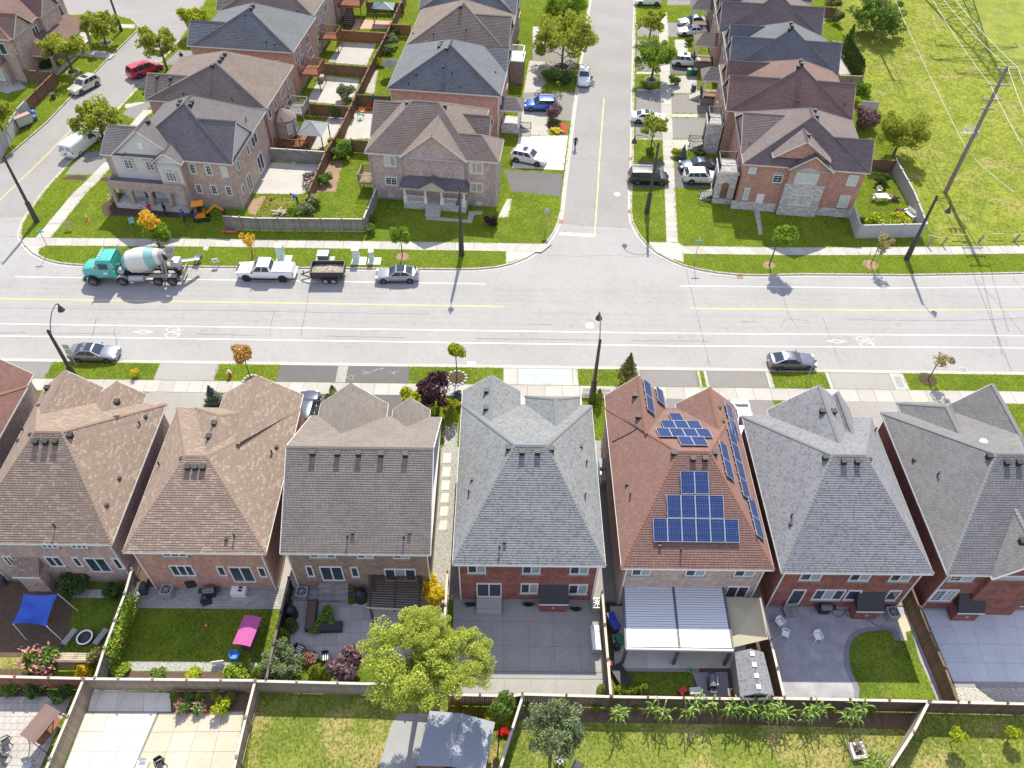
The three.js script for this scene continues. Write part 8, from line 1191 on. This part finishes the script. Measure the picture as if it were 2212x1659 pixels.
function gableShed(label,P,h,rise,wm,rm,alongU,cap) { // P: four roof corners at height h
const T = thing('garden_shed',label,'shed',P[0].clone().lerp(P[2],0.5).setY(0)),q = P.map((p) => p.clone().sub(T.position).setY(h)),[a,b] = alongU ? [q[0].clone().lerp(q[3],0.5),q[1].clone().lerp(q[2],0.5)] : [q[0].clone().lerp(q[1],0.5),q[3].clone().lerp(q[2],0.5)];a.y = b.y = h + rise;
const o = mb();if (alongU) { roofPlane(o,[q[0],q[1],b,a],0.14);roofPlane(o,[q[3],q[2],b,a],0.14);} else { roofPlane(o,[q[0],a,b,q[3]],0.14);roofPlane(o,[q[1],a,b,q[2]],0.14);} o.build('roof',rm,T);
const w = q.map((p) => p.clone().multiplyScalar(0.9)),k = mb();for (let i = 0;i < 4;i++) { const m = w[i],n = w[(i + 1) % 4];k.poly([m.clone().setY(0),n.clone().setY(0),n.clone().setY(h),m.clone().setY(h)]);} for (const [m,n,z] of alongU ? [[w[0],w[3],a],[w[1],w[2],b]] : [[w[0],w[1],a],[w[3],w[2],b]]) k.poly([m.clone().setY(h),n.clone().setY(h),z.clone().multiplyScalar(0.9).setY(h + rise * 0.95)]);k.build('wall',wm,T);
const d = w[3].clone().lerp(w[2],0.5);mb().box(d.x,0.05,d.z + 0.03,0.9,h * 0.9,0.04).build('door',M.darkMetal,T);if (cap) for (let i = 0;i < 4;i++) { const p = a.clone().lerp(b,0.12 + i * 0.25);mb().box(p.x,p.y - 0.02,p.z,0.28,0.09,0.3).build('skylight',M.plasticWhite,T);}
}
gableShed('garden shed with grey shingle roof and small skylights by the back fence',[...pts([2,3,1925,660],2),...pts([3,3,-40,660],2),...pts([3,3,55,1035],2),...pts([2,3,1975,1045],2)],2,0.6,mat([0.3,0.3,0.31],0.8),M.roofGreyB,false,1);
gableShed('grey garden shed with smooth panel roof in dappled shade at the bottom',pts([1,3,1500,1165,2065,1265,1975,1700,1385,1640],2.1),2.1,0.55,M.woodRed,mat([0.27,0.29,0.34],0.6),false);
gableShed('little shed with striped grey roof at the field edge',pts([3,0,815,868,958,880,950,945,810,935],1.8),1.8,0.4,M.woodGrey,M.roofSlate,true);
function gazebo(label,P,h,rise,rm,pm) { const T = thing('gazebo',label,'gazebo',P[0].clone().lerp(P[2],0.5).setY(0)),q = P.map((p) => p.clone().sub(T.position)),k = q[0].clone().lerp(q[2],0.5).setY(h + rise),o = mb();for (let i = 0;i < 4;i++) { o.poly([q[i],q[(i + 1) % 4],k]);o.bar(q[i],k,0.06);} o.build('roof',rm,T);mb().lathe(k.x,k.y - 0.15,k.z,[[0.4,0],[0,0.3]],4).build('roof_cap',rm,T);for (const p of q) mb().box(p.x * 0.92,0,p.z * 0.92,0.12,h,0.12).build('post',pm,T);}
gazebo('grey roofed gazebo on the wooden deck',pts([1,0,352,1165,568,1182,632,1055,420,1035],2.9),2.9,0.9,mat([0.2,0.21,0.22],0.5),M.woodRed);gazebo('dark green roofed gazebo near the top edge',pts([1,0,1000,75,1185,88,1205,20,1020,15],2.6),2.6,0.6,mat([0.05,0.12,0.12],0.4),M.black);
{ const p = at(1,0,1165,530,2.3).setY(0),T = thing('patio_umbrella','black patio umbrella beside the slate blue roof','umbrella',p);mb().lathe(0,2.05,0,[[1.5,0],[0.7,0.35],[0,0.55]],8).build('canopy',mat([0.06,0.06,0.07],0.8),T);mb().cyl(v3(0,0,0),v3(0,2.5,0),0.03,0.03,6).build('pole',M.galv,T);}
{ const c = [[985,-10],[1435,-10],[1425,300],[965,275]].map(([x,y]) => at(1,3,x,y,2.4)),T = thing('wooden_pergola','dark wooden slatted pergola against the brown brick house','pergola',c[0].clone().lerp(c[2],0.5).setY(0)),q = c.map((p) => p.sub(T.position)),Q = (u,v) => q[0].clone().lerp(q[1],u).lerp(q[3].clone().lerp(q[2],u),v);for (let i = 0;i < 15;i++) mb().bar(Q(-0.02,i / 14),Q(1.02,i / 14),0.07,0.12).build('slat',i === 14 ? M.woodPale : M.woodDark,T);for (const u of [0.04,0.5,0.96]) mb().bar(Q(u,-0.02).add(v3(0,-0.14,0)),Q(u,1.04).add(v3(0,-0.14,0)),0.09,0.16).build('beam',M.woodDark,T);for (const [u,v] of [[0.04,0.02],[0.96,0.02],[0.04,0.97],[0.96,0.97]]) { const p = Q(u,v);mb().box(p.x,0,p.z,0.15,2.2,0.15).build('post',M.woodDark,T);} }
function bbq(label,p,ry,covered) { const T = thing('barbecue',label,'barbecue',p,ry);if (covered) { mb().lathe(0,0,0,[[0.5,0],[0.48,0.8],[0.36,1.15],[0,1.25]],12).build('cover',M.black,T);mb().lathe(0,0.02,0,[[0.54,0],[0.52,0.06]],12).build('hem',M.darkMetal,T);return;} mb().box(0,0.1,0,0.75,0.7,0.5).build('cart',M.black,T);mb().grid([0,1,2,3,4].map((i) => { const a = Math.PI * i / 4;return [v3(-0.42,0.8 + Math.sin(a) * 0.3,Math.cos(a) * 0.28),v3(0.42,0.8 + Math.sin(a) * 0.3,Math.cos(a) * 0.28)];})).build('lid',mat([0.12,0.12,0.13],0.3),T);mb().box(0,0.95,0.3,0.6,0.03,0.05).build('handle',M.steel,T);for (const s of [-1,1]) mb().box(s * 0.62,0.75,0,0.35,0.04,0.45).build('side_shelf',M.darkMetal,T);}
bbq('black barbecue with side handle in the louvred pergola yard',at(2,3,1715,950),1.5);bbq('black covered grill beside the dark fence on the tiled patio',at(1,3,308,340),0,1);bbq('dark covered patio heater ball beside the wooden pergola',at(1,3,915,195),0,1);bbq('covered grill on the gazebo deck',at(1,0,280,1225),0,1);bbq('dark window well grill below the stamped patio windows',at(3,3,470,310),0);bbq('black grill piled with blue towels on the paver patio',at(0,3,1830,165),0.1);
{ const T = thing('kettle_barbecue','round black kettle grill below the green bin','barbecue',at(2,3,893,650));mb().lathe(0,0.45,0,[[0.05,0],[0.3,0.18],[0.33,0.35],[0.28,0.35],[0,0.2]],14).build('bowl',M.black,T);for (let i = 0;i < 3;i++) mb().bar(v3(Math.cos(i * 2.1) * 0.3,0,Math.sin(i * 2.1) * 0.3),v3(Math.cos(i * 2.1) * 0.18,0.55,Math.sin(i * 2.1) * 0.18),0.03).build('leg',M.darkMetal,T);}
const B = (name,label,cat,a,ry,parts) => bx3(name,label,cat,at(...a),ry,parts);
B('planter_box','long black planter box with pot plants on the tiled patio','planter',[1,3,480,390],0.05,[['box',M.black,[0,0,-0.3,0.7,0.5,2.4],[1.35,0,0.65,2.0,0.5,0.7]],['soil',M.soil,[0,0.5,-0.3,0.6,0.02,2.2]]]);
B('planter_box','square concrete planter with a bare shrub on the lower lawn','planter',[3,3,765,1520],0.1,[['rim',M.paleConcrete,[0,0,-0.42,1.0,0.38,0.2],[0,0,0.42,1.0,0.38,0.2],[-0.4,0,0,0.2,0.379,0.64],[0.4,0,0,0.2,0.379,0.64]],['soil',M.mulch,[0,0,0,0.6,0.25,0.6]]]);
{ const T = thing('bare_shrub','leafless branching shrub growing in the square planter','shrub',at(3,3,765,1500));reseed(6);const o = mb();for (let i = 0;i < 26;i++) { const a = i * 2.4,L = rr(0.5,1.3),y = rr(0.4,1);o.tube([v3(0,0.3,0),v3(Math.cos(a) * L * 0.4,y,Math.sin(a) * L * 0.4),v3(Math.cos(a + 0.4) * L,y + 0.6,Math.sin(a + 0.4) * L)],0.018,4,0.005);} o.build('branches',M.woodPale,T);}
B('round_table','small round dark table between the striped armchairs','table',[1,3,505,720],0,[['pedestal',M.black,[0,0,0,0.1,0.5,0.1]],['top',M.black,[0,0.5,0,0.6,0.04,0.6],[0,0.5,0,0.6,0.039,0.6,0.785]]]);
B('storage_bench','grey white plastic storage bench along the brown fence','storage box',[2,3,718,560],1.6,[['body',mat([0.42,0.45,0.48],0.5),[0,0,0,1.9,0.55,0.65]],['lid',M.plasticWhite,[-0.2,0.55,-0.05,1.5,0.14,0.5]],['lid',mat([0.55,0.58,0.62],0.4),[0.7,0.55,0,0.45,0.06,0.6]]]);
B('door_steps','concrete step block below the sliding door of the plain patio','steps',[1,3,2015,260],0,[['step',M.concreteB,[0,0,0,1.85,0.7,0.9]],['step',M.concreteB,[0,0,0.62,1.85,0.42,0.34]]]);B('door_steps','grey wooden steps below the sliding door of the tiled patio','steps',[1,3,685,165],0,[['step',M.woodGrey,[0,0,-0.3,2.2,1.1,0.5]],['step',M.woodGrey,[0,0,0.1,2.2,0.75,0.35]],['step',M.woodGrey,[0,0,0.45,2.2,0.4,0.35]]]);B('door_steps','white step block with shoes on the paver patio','steps',[0,3,2075,150],0,[['step',M.plasticWhite,[0,0,0,1.1,0.6,0.7]],['shoes',M.black,[0.15,0.6,0.1,0.25,0.1,0.12],[0.15,0.6,-0.15,0.25,0.1,0.12]]]);
for (const [a,l] of [[[1,3,1855,235],'left of the step block'],[[2,3,140,235],'right of the step block'],[[2,3,548,275],'by the right wall end of the plain patio']]) { const T = thing('window_well','half round window well ' + l,'window well',at(...a)),o = mb();for (const r of [0.42,0.48]) o.grid([0.02,0.3].map((y) => Array.from({ length: 9 },(_,i) => v3(Math.cos(Math.PI * i / 8) * r * 1.1,y,Math.sin(Math.PI * i / 8) * r))));o.build('liner',M.galv,T);mb().box(0,0.05,0.15,0.7,0.02,0.4).build('floor',M.black,T);}
B('hoop_stand','folded black basketball stand on the paver patio','basketball stand',[0,3,1740,170],0.3,[['backboard',M.black,[-0.2,0.5,-0.6,1.3,0.9,0.05]],['base',M.black,[0.4,0,0.7,0.7,0.18,0.5]],['pole',M.darkMetal,[0.15,0.1,0,0.09,0.09,1.5,-0.3]]]);
B('dark_mat','dark square tabletop leaning in the grass corner','table',[2,3,938,870],0.5,[['top',M.black,[0,0.35,0,0.9,0.05,1.6]],['legs',M.darkMetal,[-0.35,0,0,0.06,0.35,1.2],[0.35,0,0,0.06,0.35,1.2]]]);B('cooler_box','white cooler box by the back fence','cooler',[2,3,1575,1010],0.1,[['body',M.plasticWhite,[0,0,0,0.75,0.4,0.42]],['lid',M.paleConcrete,[0,0.4,0,0.79,0.07,0.46]]]);B('toy_car','small red toy cart by the back fence','toy',[2,3,1470,1005],0.6,[['tub',M.red,[0,0.12,0,0.6,0.25,0.4]],['wheels',M.tyre,[-0.2,0,0,0.14,0.14,0.46],[0.2,0,0,0.14,0.14,0.46]]]);
function bucket(label,p,m) { const T = thing('bucket',label,'bucket',p,0,label.startsWith('orange red') ? 'buckets along the weathered fence' : undefined);mb().lathe(0,0,0,[[0.14,0],[0.17,0.36],[0.15,0.36],[0.13,0.05],[0,0.05]],12).build('pail',m,T);mb().lathe(0,0.34,0,[[0.175,0],[0.18,0.03],[0.17,0.03]],12).build('rim',M.plasticWhite,T);}
for (let i = 0;i < 5;i++) bucket('orange red bucket at the weathered fence, ' + ordn[i] + ' from the left',at(0,1,[1932,1970,1992,2015,2040][i],358),mat([0.62,0.1,0.04],0.5));bucket('single orange bucket on the dug up lawn',at(1,1,135,66),mat([0.75,0.22,0.02],0.5));bucket('green bucket at the patio edge under the louvred pergola',at(2,3,1542,825),mat([0.25,0.6,0.2],0.5));
{ const T = thing('board_heap','heap of broken pale boards beside the weathered fence','timber',at(1,1,225,190));reseed(8);for (let i = 0;i < 14;i++) mb().box(rr(-0.7,0.7),0.03 + i * 0.03,rr(-0.5,0.5),rr(0.8,1.7),0.05,0.13,rr(-0.5,1.2)).build('board',i % 3 ? M.woodPale : M.woodGrey,T);}
{ const T = thing('wheelbarrow','grey wheelbarrow under the cement chute at the kerb','wheelbarrow',at(0,1,1715,605),1.4);mb().grid([[-0.45,0.62,0.32],[-0.3,0.35,0.22],[0.3,0.3,0.2],[0.5,0.66,0.34]].map(([x,y,w]) => [v3(x,0.66,-0.34),v3(x,y,-w),v3(x,y,w),v3(x,0.66,0.34)])).build('tray',M.galv,T);for (const s of [-1,1]) mb().bar(v3(0.7,0.2,0),v3(-0.95,0.55,s * 0.3),0.04).bar(v3(-0.3,0.45,s * 0.25),v3(-0.35,0,s * 0.25),0.04).build('handle',M.woodTan,T);mb().cyl(v3(0.7,0.2,-0.05),v3(0.7,0.2,0.05),0.2,0.2,14).build('wheel',M.tyre,T);}
{ const T = thing('mini_excavator','small orange excavator with canopy and bent arm by the porch','excavator',at(0,1,1760,235),0.25),or = mat([0.75,0.3,0.02],0.45);for (const s of [-1,1]) mb().box(0,0,s * 0.5,1.5,0.38,0.28).build('track',M.tyre,T);mb().box(-0.2,0.5,0,1.1,0.6,1.0).build('body',or,T);mb().box(-0.2,2.15,0,1.3,0.08,1.1).build('canopy',or,T);for (const [x,z] of [[-0.75,-0.45],[-0.75,0.45],[0.3,-0.45],[0.3,0.45]]) mb().box(x,1.1,z,0.06,1.06,0.06).build('canopy_post',M.black,T);mb().box(-0.15,1.1,0,0.5,0.5,0.5).build('seat',M.black,T);mb().bar(v3(0.5,0.8,0),v3(1.6,1.7,0),0.2).build('boom',or,T);mb().bar(v3(1.6,1.7,0),v3(2.4,0.9,0),0.16).build('dipper',or,T);mb().box(2.4,0.4,0,0.4,0.45,0.45).build('bucket',M.darkMetal,T);mb().box(-1.0,0.1,0,0.08,0.35,1.3).build('blade',M.darkMetal,T);}
{ const a = at(2,2,610,90),b = at(2,2,840,95),T = thing('picket_fence','white picket fence in the gap beside the red roof','fence',a.clone()),n = 20;for (let i = 0;i <= n;i++) { const p = a.clone().lerp(b,i / n).sub(a);mb().box(p.x,0,p.z,0.08,0.95,0.03).build('picket',M.plasticWhite,T);} for (const y of [0.25,0.7]) mb().bar(v3(0,y,-0.03),b.clone().sub(a).setY(y).add(v3(0,0,-0.03)),0.05).build('rail',M.plasticWhite,T);}

{ const p = at(3,3,600,320),T = thing('garden_hose','dark green hose lying in loops on the stamped patio','hose',p),P = [];for (let i = 0;i <= 60;i++) { const a = i / 60 * 19;P.push(v3(i < 34 ? Math.cos(a) * (0.45 - i * 0.004) + (i > 17 ? 0.9 : 0) : 0.9 + (i - 34) * 0.09,0.05,i < 34 ? Math.sin(a) * 0.3 : (i - 34) * 0.045 + Math.sin(i * 0.5) * 0.12));} mb().tube(P,0.02,5).build('hose',M.plastic(0.05,0.08,0.05),T);}
{ const a = N.h5.localToWorld(onRoof(N.h5,'left',2,2,865,505)),b = N.h5.localToWorld(onRoof(N.h5,'left',2,2,1030,420)),c = N.h5.localToWorld(onRoof(N.h5,'left',2,2,1150,345)),u = v3(0,0.06,0);tag(mb().tube([a.add(u),b.add(u),c.add(u)],0.035,5).build('roof_cable',M.black),'black cable conduit running across the left slope of the red roof','cable');}
B('storage_crates','stack of clear plastic crates in the gap left of the red roof','crate',[2,2,785,790],0.05,[['crate',M.galv,[0,0,0.6,0.75,0.9,1.1]],['crate',M.plasticWhite,[0,0,-0.5,0.7,1.1,0.9]],['lid',M.paleGlass,[0,1.1,-0.5,0.74,0.06,0.94]]]);
B('shoes','pairs of dark shoes on the step block of the plain patio','shoes',[1,3,1990,205],0,[['shoe',M.black,[-0.4,0.71,0,0.1,0.1,0.28]],['shoe',M.black,[-0.25,0.71,0.02,0.1,0.1,0.28]],['shoe',M.black,[0.1,0.71,0,0.1,0.1,0.28]],['shoe',M.black,[0.26,0.71,0.03,0.1,0.1,0.28]]]);
B('lounge_chair','folded wooden lounge chair by the brick wall of the stamped patio','chair',[3,3,180,315],0.1,[['seat',M.woodGrey,[0,0.3,0.15,0.95,0.06,0.7]],['backrest',M.woodGrey,[0,0.36,-0.25,0.95,0.6,0.07]],['leg',M.woodGrey,[-0.42,0,0.1,0.07,0.3,0.6]],['leg',M.woodGrey,[0.42,0,0.1,0.07,0.3,0.6]]]);
B('plant_pot','terracotta pot on the soil by the brown fence','pot',[2,3,846,770],0,[['pot',M.plastic(0.5,0.16,0.07),[0,0,0,0.3,0.3,0.3]],['rim',M.plastic(0.55,0.2,0.1),[0,0.3,0,0.36,0.06,0.36]]]);
// ---------------------------------------------------------------- people: one continuous body each, meshed from joined tapered limbs
const skinC = [0.32,0.17,0.11],hairC = [0.02,0.015,0.012],clothM = mat([1,1,1],0.85,{ vertexColors: true });
function person(label,p,yaw,o) {
const T = thing('person',label,'person',p,yaw),lean = o.lean || 0,c = Math.cos(lean),s = Math.sin(lean),hipY = o.hip ?? 0.93,up = (x,y,z) => v3(x,hipY + y * c - z * s,y * s + z * c),[sh,tr] = [o.top,o.legs];
const hip = v3(0,hipY,0),ch = up(0,0.42,0),nk = up(0,0.56,0.01),hd = up(0,0.71,0.03),caps = [[hip,ch,0.145,0.165,sh],[ch,nk,0.14,0.06,sh],[nk,hd,0.055,0.09,skinC],[hd,hd.clone().add(v3(0,0.05,-0.015)),0.1,0.095,o.hat || hairC],[hd.clone().add(v3(0,-0.05,0.02)),hd.clone().add(v3(0,0.0,0.035)),0.07,0.08,skinC]],hands = [];
[-1,1].forEach((q,i) => {
const S = up(q * 0.19,0.46,0),E2 = up(...(o.elbow?.[i] || [q * 0.25,0.2,-0.02])),Hd = up(...(o.hand?.[i] || [q * 0.25,-0.04,0.08])),K = v3(...(o.knee?.[i] || [q * 0.1,hipY * 0.53,0.03])),Ft = v3(...(o.foot?.[i] || [q * 0.1,0.08,-0.02])),sl = o.short ? skinC : sh;
caps.push([ch.clone().lerp(S,0.6),S,0.08,0.07,sh],[S,E2,0.062,0.046,sh],[E2,Hd,0.044,0.03,sl],[Hd,Hd.clone().add(Hd.clone().sub(E2).setLength(0.07)),0.032,0.036,skinC],[v3(q * 0.09,hipY - 0.02,0),K,0.098,0.066,tr],[K,Ft,0.062,0.042,o.shorts ? skinC : tr],[Ft.clone().add(v3(0,-0.04,-0.03)),Ft.clone().add(v3(0,-0.045,0.14)),0.045,0.04,[0.03,0.03,0.035]]);
hands.push([Hd,Hd.clone().sub(E2).normalize(),q]);
});
const N = 76,R = 1.02,mc = new MarchingCubes(N,clothM,false,false,60000),C0 = v3(0,0.93,o.cz || 0),q = v3(0,0,0),ab = v3(0,0,0);mc.isolation = 0;
const dist = (x,y,z,f) => { let d = 9,best = 9,col = null;for (const [a,b,r1,r2,k] of caps) { ab.subVectors(b,a);q.set(x - a.x,y - a.y,z - a.z);const t = clamp(q.dot(ab) / Math.max(1e-6,ab.lengthSq()),0,1),e = q.addScaledVector(ab,-t).length() - lerp(r1,r2,t);if (e < best) { best = e;col = k;} const h = clamp(0.5 + 0.5 * (d - e) / 0.035,0,1);d = d * (1 - h) + e * h - 0.035 * h * (1 - h);} return f ? col : d;};
for (let k = 0;k < N;k++) for (let j = 0;j < N;j++) for (let i = 0;i < N;i++) mc.field[i + j * N + k * N * N] = -dist(C0.x + (i - N / 2) / (N / 2) * R,C0.y + (j - N / 2) / (N / 2) * R,C0.z + (k - N / 2) / (N / 2) * R);
mc.update();const b = mb(),P = mc.positionArray,Nn = mc.normalArray;b.any = true;
for (let i = 0;i < mc.count * 3;i += 3) { const v = v3(P[i] * R + C0.x,P[i + 1] * R + C0.y,P[i + 2] * R + C0.z),k = dist(v.x,v.y,v.z,1);b.col = k;b.vert(v,v3(Nn[i],Nn[i + 1],Nn[i + 2]),0,0);}
b.color(...skinC);for (const [h,d,k] of hands) { const sd = v3(0,0,1).cross(d).normalize();[0.075,0.09,0.095,0.085].forEach((L,i) => { const a = h.clone().addScaledVector(d,0.08).addScaledVector(sd,(i - 1.5) * 0.019),m = a.clone().addScaledVector(d,L * 0.6).add(v3(0,0,0.012));b.tube([a,m,m.clone().addScaledVector(d,L * 0.35).add(v3(0,-0.005,0.025))],0.009,5,0.007);});const a = h.clone().addScaledVector(d,0.03).addScaledVector(sd,-k * 0.03);b.tube([a,a.clone().addScaledVector(d,0.04).add(v3(-k * 0.025,0,0.02))],0.011,5,0.008);}
b.ball(hd.x,hd.y - 0.02,hd.z + 0.118,0.014,0.024,0.02,5).ball(hd.x - 0.095,hd.y - 0.01,hd.z,0.012,0.03,0.02,5).ball(hd.x + 0.095,hd.y - 0.01,hd.z,0.012,0.03,0.02,5);b.color(0.02,0.02,0.02).ball(hd.x - 0.035,hd.y + 0.005,hd.z + 0.105,0.012,0.007,0.01,5).ball(hd.x + 0.035,hd.y + 0.005,hd.z + 0.105,0.012,0.007,0.01,5).color(0.25,0.08,0.07).ball(hd.x,hd.y - 0.065,hd.z + 0.1,0.025,0.006,0.012,5);
b.build('body',clothM,T);
if (o.tool) mb().bar(v3(...o.tool[0]),v3(...o.tool[1]),0.035).build('shovel_handle',M.woodTan,T);
return T;
}
const navyC = [0.03,0.04,0.09],bl = [0.02,0.08,0.5],dk = [0.03,0.03,0.035],flat = (a,y = 0) => at(...a).setY(y);
person('person in dark top and shorts walking down the side street with a pale cap',flat([2,0,545,1275],RY),0.2,{ top: dk,legs: navyC,hat: [0.6,0.6,0.6],short: 1,shorts: 1,knee: [[-0.1,0.5,0.16],[0.1,0.5,-0.04]],foot: [[-0.1,0.1,0.2],[0.1,0.12,-0.32]],elbow: [[-0.27,0.2,-0.12],[0.27,0.2,0.1]],hand: [[-0.27,-0.03,-0.08],[0.27,0.02,0.26]] });
person('person in white shirt and dark trousers leaning on the silver grey saloon boot',flat([1,1,1400,745],RY),-1.3,{ top: [0.62,0.6,0.66],legs: dk,lean: 0.25,hand: [[-0.22,0.1,0.3],[0.22,0.1,0.3]] });
person('worker in blue jacket and white cap standing on the arched porch',flat([0,1,1345,100],0.75),0.3,{ top: bl,legs: navyC,hat: [0.7,0.7,0.7] });
person('worker in red shirt standing beside the golden sapling',flat([0,1,1310,200]),0.5,{ top: [0.5,0.02,0.05],legs: [0.25,0.22,0.22],short: 1 });
person('worker in dark clothes standing behind the golden sapling',flat([0,1,1440,200]),-0.4,{ top: dk,legs: dk });
person('worker in blue shirt holding a bucket on the path by the porch',flat([0,1,1600,260]),0.8,{ top: bl,legs: dk,short: 1,hand: [[-0.24,-0.04,0.2],[0.24,-0.04,0.2]] });
person('worker in blue shirt bending over beside the orange excavator',flat([0,1,1705,255]),1.2,{ top: bl,legs: [0.2,0.22,0.3],lean: 0.7,hand: [[-0.15,0,0.4],[0.15,0,0.4]] });
person('worker in blue shirt bending to dig on the lawn by the boards',flat([1,1,362,100]),-1.6,{ top: [0.05,0.1,0.55],legs: dk,lean: 1.0,cz: 0.2,short: 1,elbow: [[-0.25,0.25,0.2],[0.25,0.25,0.2]],hand: [[-0.1,0.1,0.42],[0.1,0.05,0.5]],tool: [[-0.1,0.85,0.25],[0.15,0.03,1.3]] });
person('small person in dark clothes at the driveway beside the red minivan',flat([0,0,1585,545]),0.2,{ top: dk,legs: [0.25,0.1,0.1] });
// ---------------------------------------------------------------- grass: blades over every lawn, in tufts too many to count
{
const X0 = -78,Z0 = -146,S = 0.2,NX = 780,NZ = 675,cell = new Uint8Array(NX * NZ);
const fill = (P,v) => { let a = 1e9,b = -1e9;for (const p of P) { a = Math.min(a,p.z);b = Math.max(b,p.z);} for (let j = Math.max(0,Math.floor((a - Z0) / S));j <= Math.min(NZ - 1,Math.ceil((b - Z0) / S));j++) { const z = Z0 + (j + 0.5) * S,xs = [];for (let i = 0;i < P.length;i++) { const p = P[i],q = P[(i + 1) % P.length];if ((p.z <= z) !== (q.z <= z)) xs.push(p.x + (z - p.z) / (q.z - p.z) * (q.x - p.x));} xs.sort((m,n) => m - n);for (let k = 0;k + 1 < xs.length;k += 2) { const i0 = Math.max(0,Math.round((xs[k] - X0) / S - 0.5)),i1 = Math.min(NX - 1,Math.round((xs[k + 1] - X0) / S - 0.5));for (let i = i0;i < i1;i++) cell[j * NX + i] = v;} } };
for (const [P,v] of flats) fill(P,v);
const blade = (m) => mat(m,0.7,{ phys: 1,transmission: 0.5,thickness: 0,specularIntensity: 0.3,vertexColors: true });
reseed(2024);
const tuft = () => { const o = mb();for (let i = 0;i < 11;i++) { const a = rr(0,6.283),r = Math.sqrt(rnd()) * 0.13,x = Math.cos(a) * r,z = Math.sin(a) * r,h = rr(0.05,0.1),b = rr(0,6.283),l = rr(0.0,0.05),w = rr(0.007,0.012),dx = Math.cos(b) * l,dz = Math.sin(b) * l,k = rr(0.75,1.2);o.color(k * rr(0.9,1.2),k,k * 0.8);const s = v3(Math.sin(b) * w,0,-Math.cos(b) * w),p = v3(x,0,z),m = v3(x + dx * 0.4,h * 0.65,z + dz * 0.4),t = v3(x + dx,h,z + dz);o.poly([p.clone().sub(s),p.clone().add(s),m.clone().addScaledVector(s,0.8),m.clone().addScaledVector(s,-0.8)]);o.poly([m.clone().addScaledVector(s,-0.8),m.clone().addScaledVector(s,0.8),t]);} return o.geo();};
const spec = { 1: [blade([0.44,0.56,0.03]),40,18],2: [blade([0.42,0.4,0.08]),30,30],3: [blade([0.4,0.44,0.03]),12,6] },mats4 = { 1: [],2: [],3: [] },M4 = new THREE.Matrix4(),Q = new THREE.Quaternion(),up = v3(0,1,0);
const lim = camera.userData.axes,seen = (x,z) => { const p = v3(x,-CAM_H,z),f = p.dot(lim.F);return f > 0 && Math.abs(p.dot(lim.R)) / f < 0.68 && Math.abs(p.dot(lim.U)) / f < 0.52;};
for (let j = 0;j < NZ;j++) for (let i = 0;i < NX;i++) { const v = cell[j * NX + i];if (!v) continue;const x = X0 + i * S,z = Z0 + j * S;if (!seen(x,z)) continue;const near = z > -76,n = spec[v][near ? 1 : 2] * S * S;for (let k = n - (rnd() < n % 1 ? -1 : 0);k >= 1;k--) { const g = near ? 1 : 1.5,c = rr(0.75,1.2) * g;Q.setFromAxisAngle(up,rr(0,6.283));mats4[v].push(M4.compose(v3(x + rnd() * S,0,z + rnd() * S),Q,v3(c * 1.15,c,c * 1.15)).clone());} }
for (const v of [1,2,3]) { const L = mats4[v],im = new THREE.InstancedMesh(tuft(),spec[v][0],L.length);im.name = numbered('grass');L.forEach((m,i) => im.setMatrixAt(i,m));im.castShadow = im.receiveShadow = true;scene.add(im);stuff(im);tag(im,[0,'short green grass on the verges and front lawns','dry yellowish grass in the lower yards','long bright grass of the open field'][v],'grass');console.log('grass',v,L.length);}
}
const renderer = new THREE.WebGLRenderer({antialias:true});renderer.toneMapping = THREE.LinearToneMapping;renderer.toneMappingExposure = EXPOSURE;renderer.shadowMap.enabled = true;renderer.shadowMap.type = THREE.PCFSoftShadowMap;renderer.render(scene,camera);
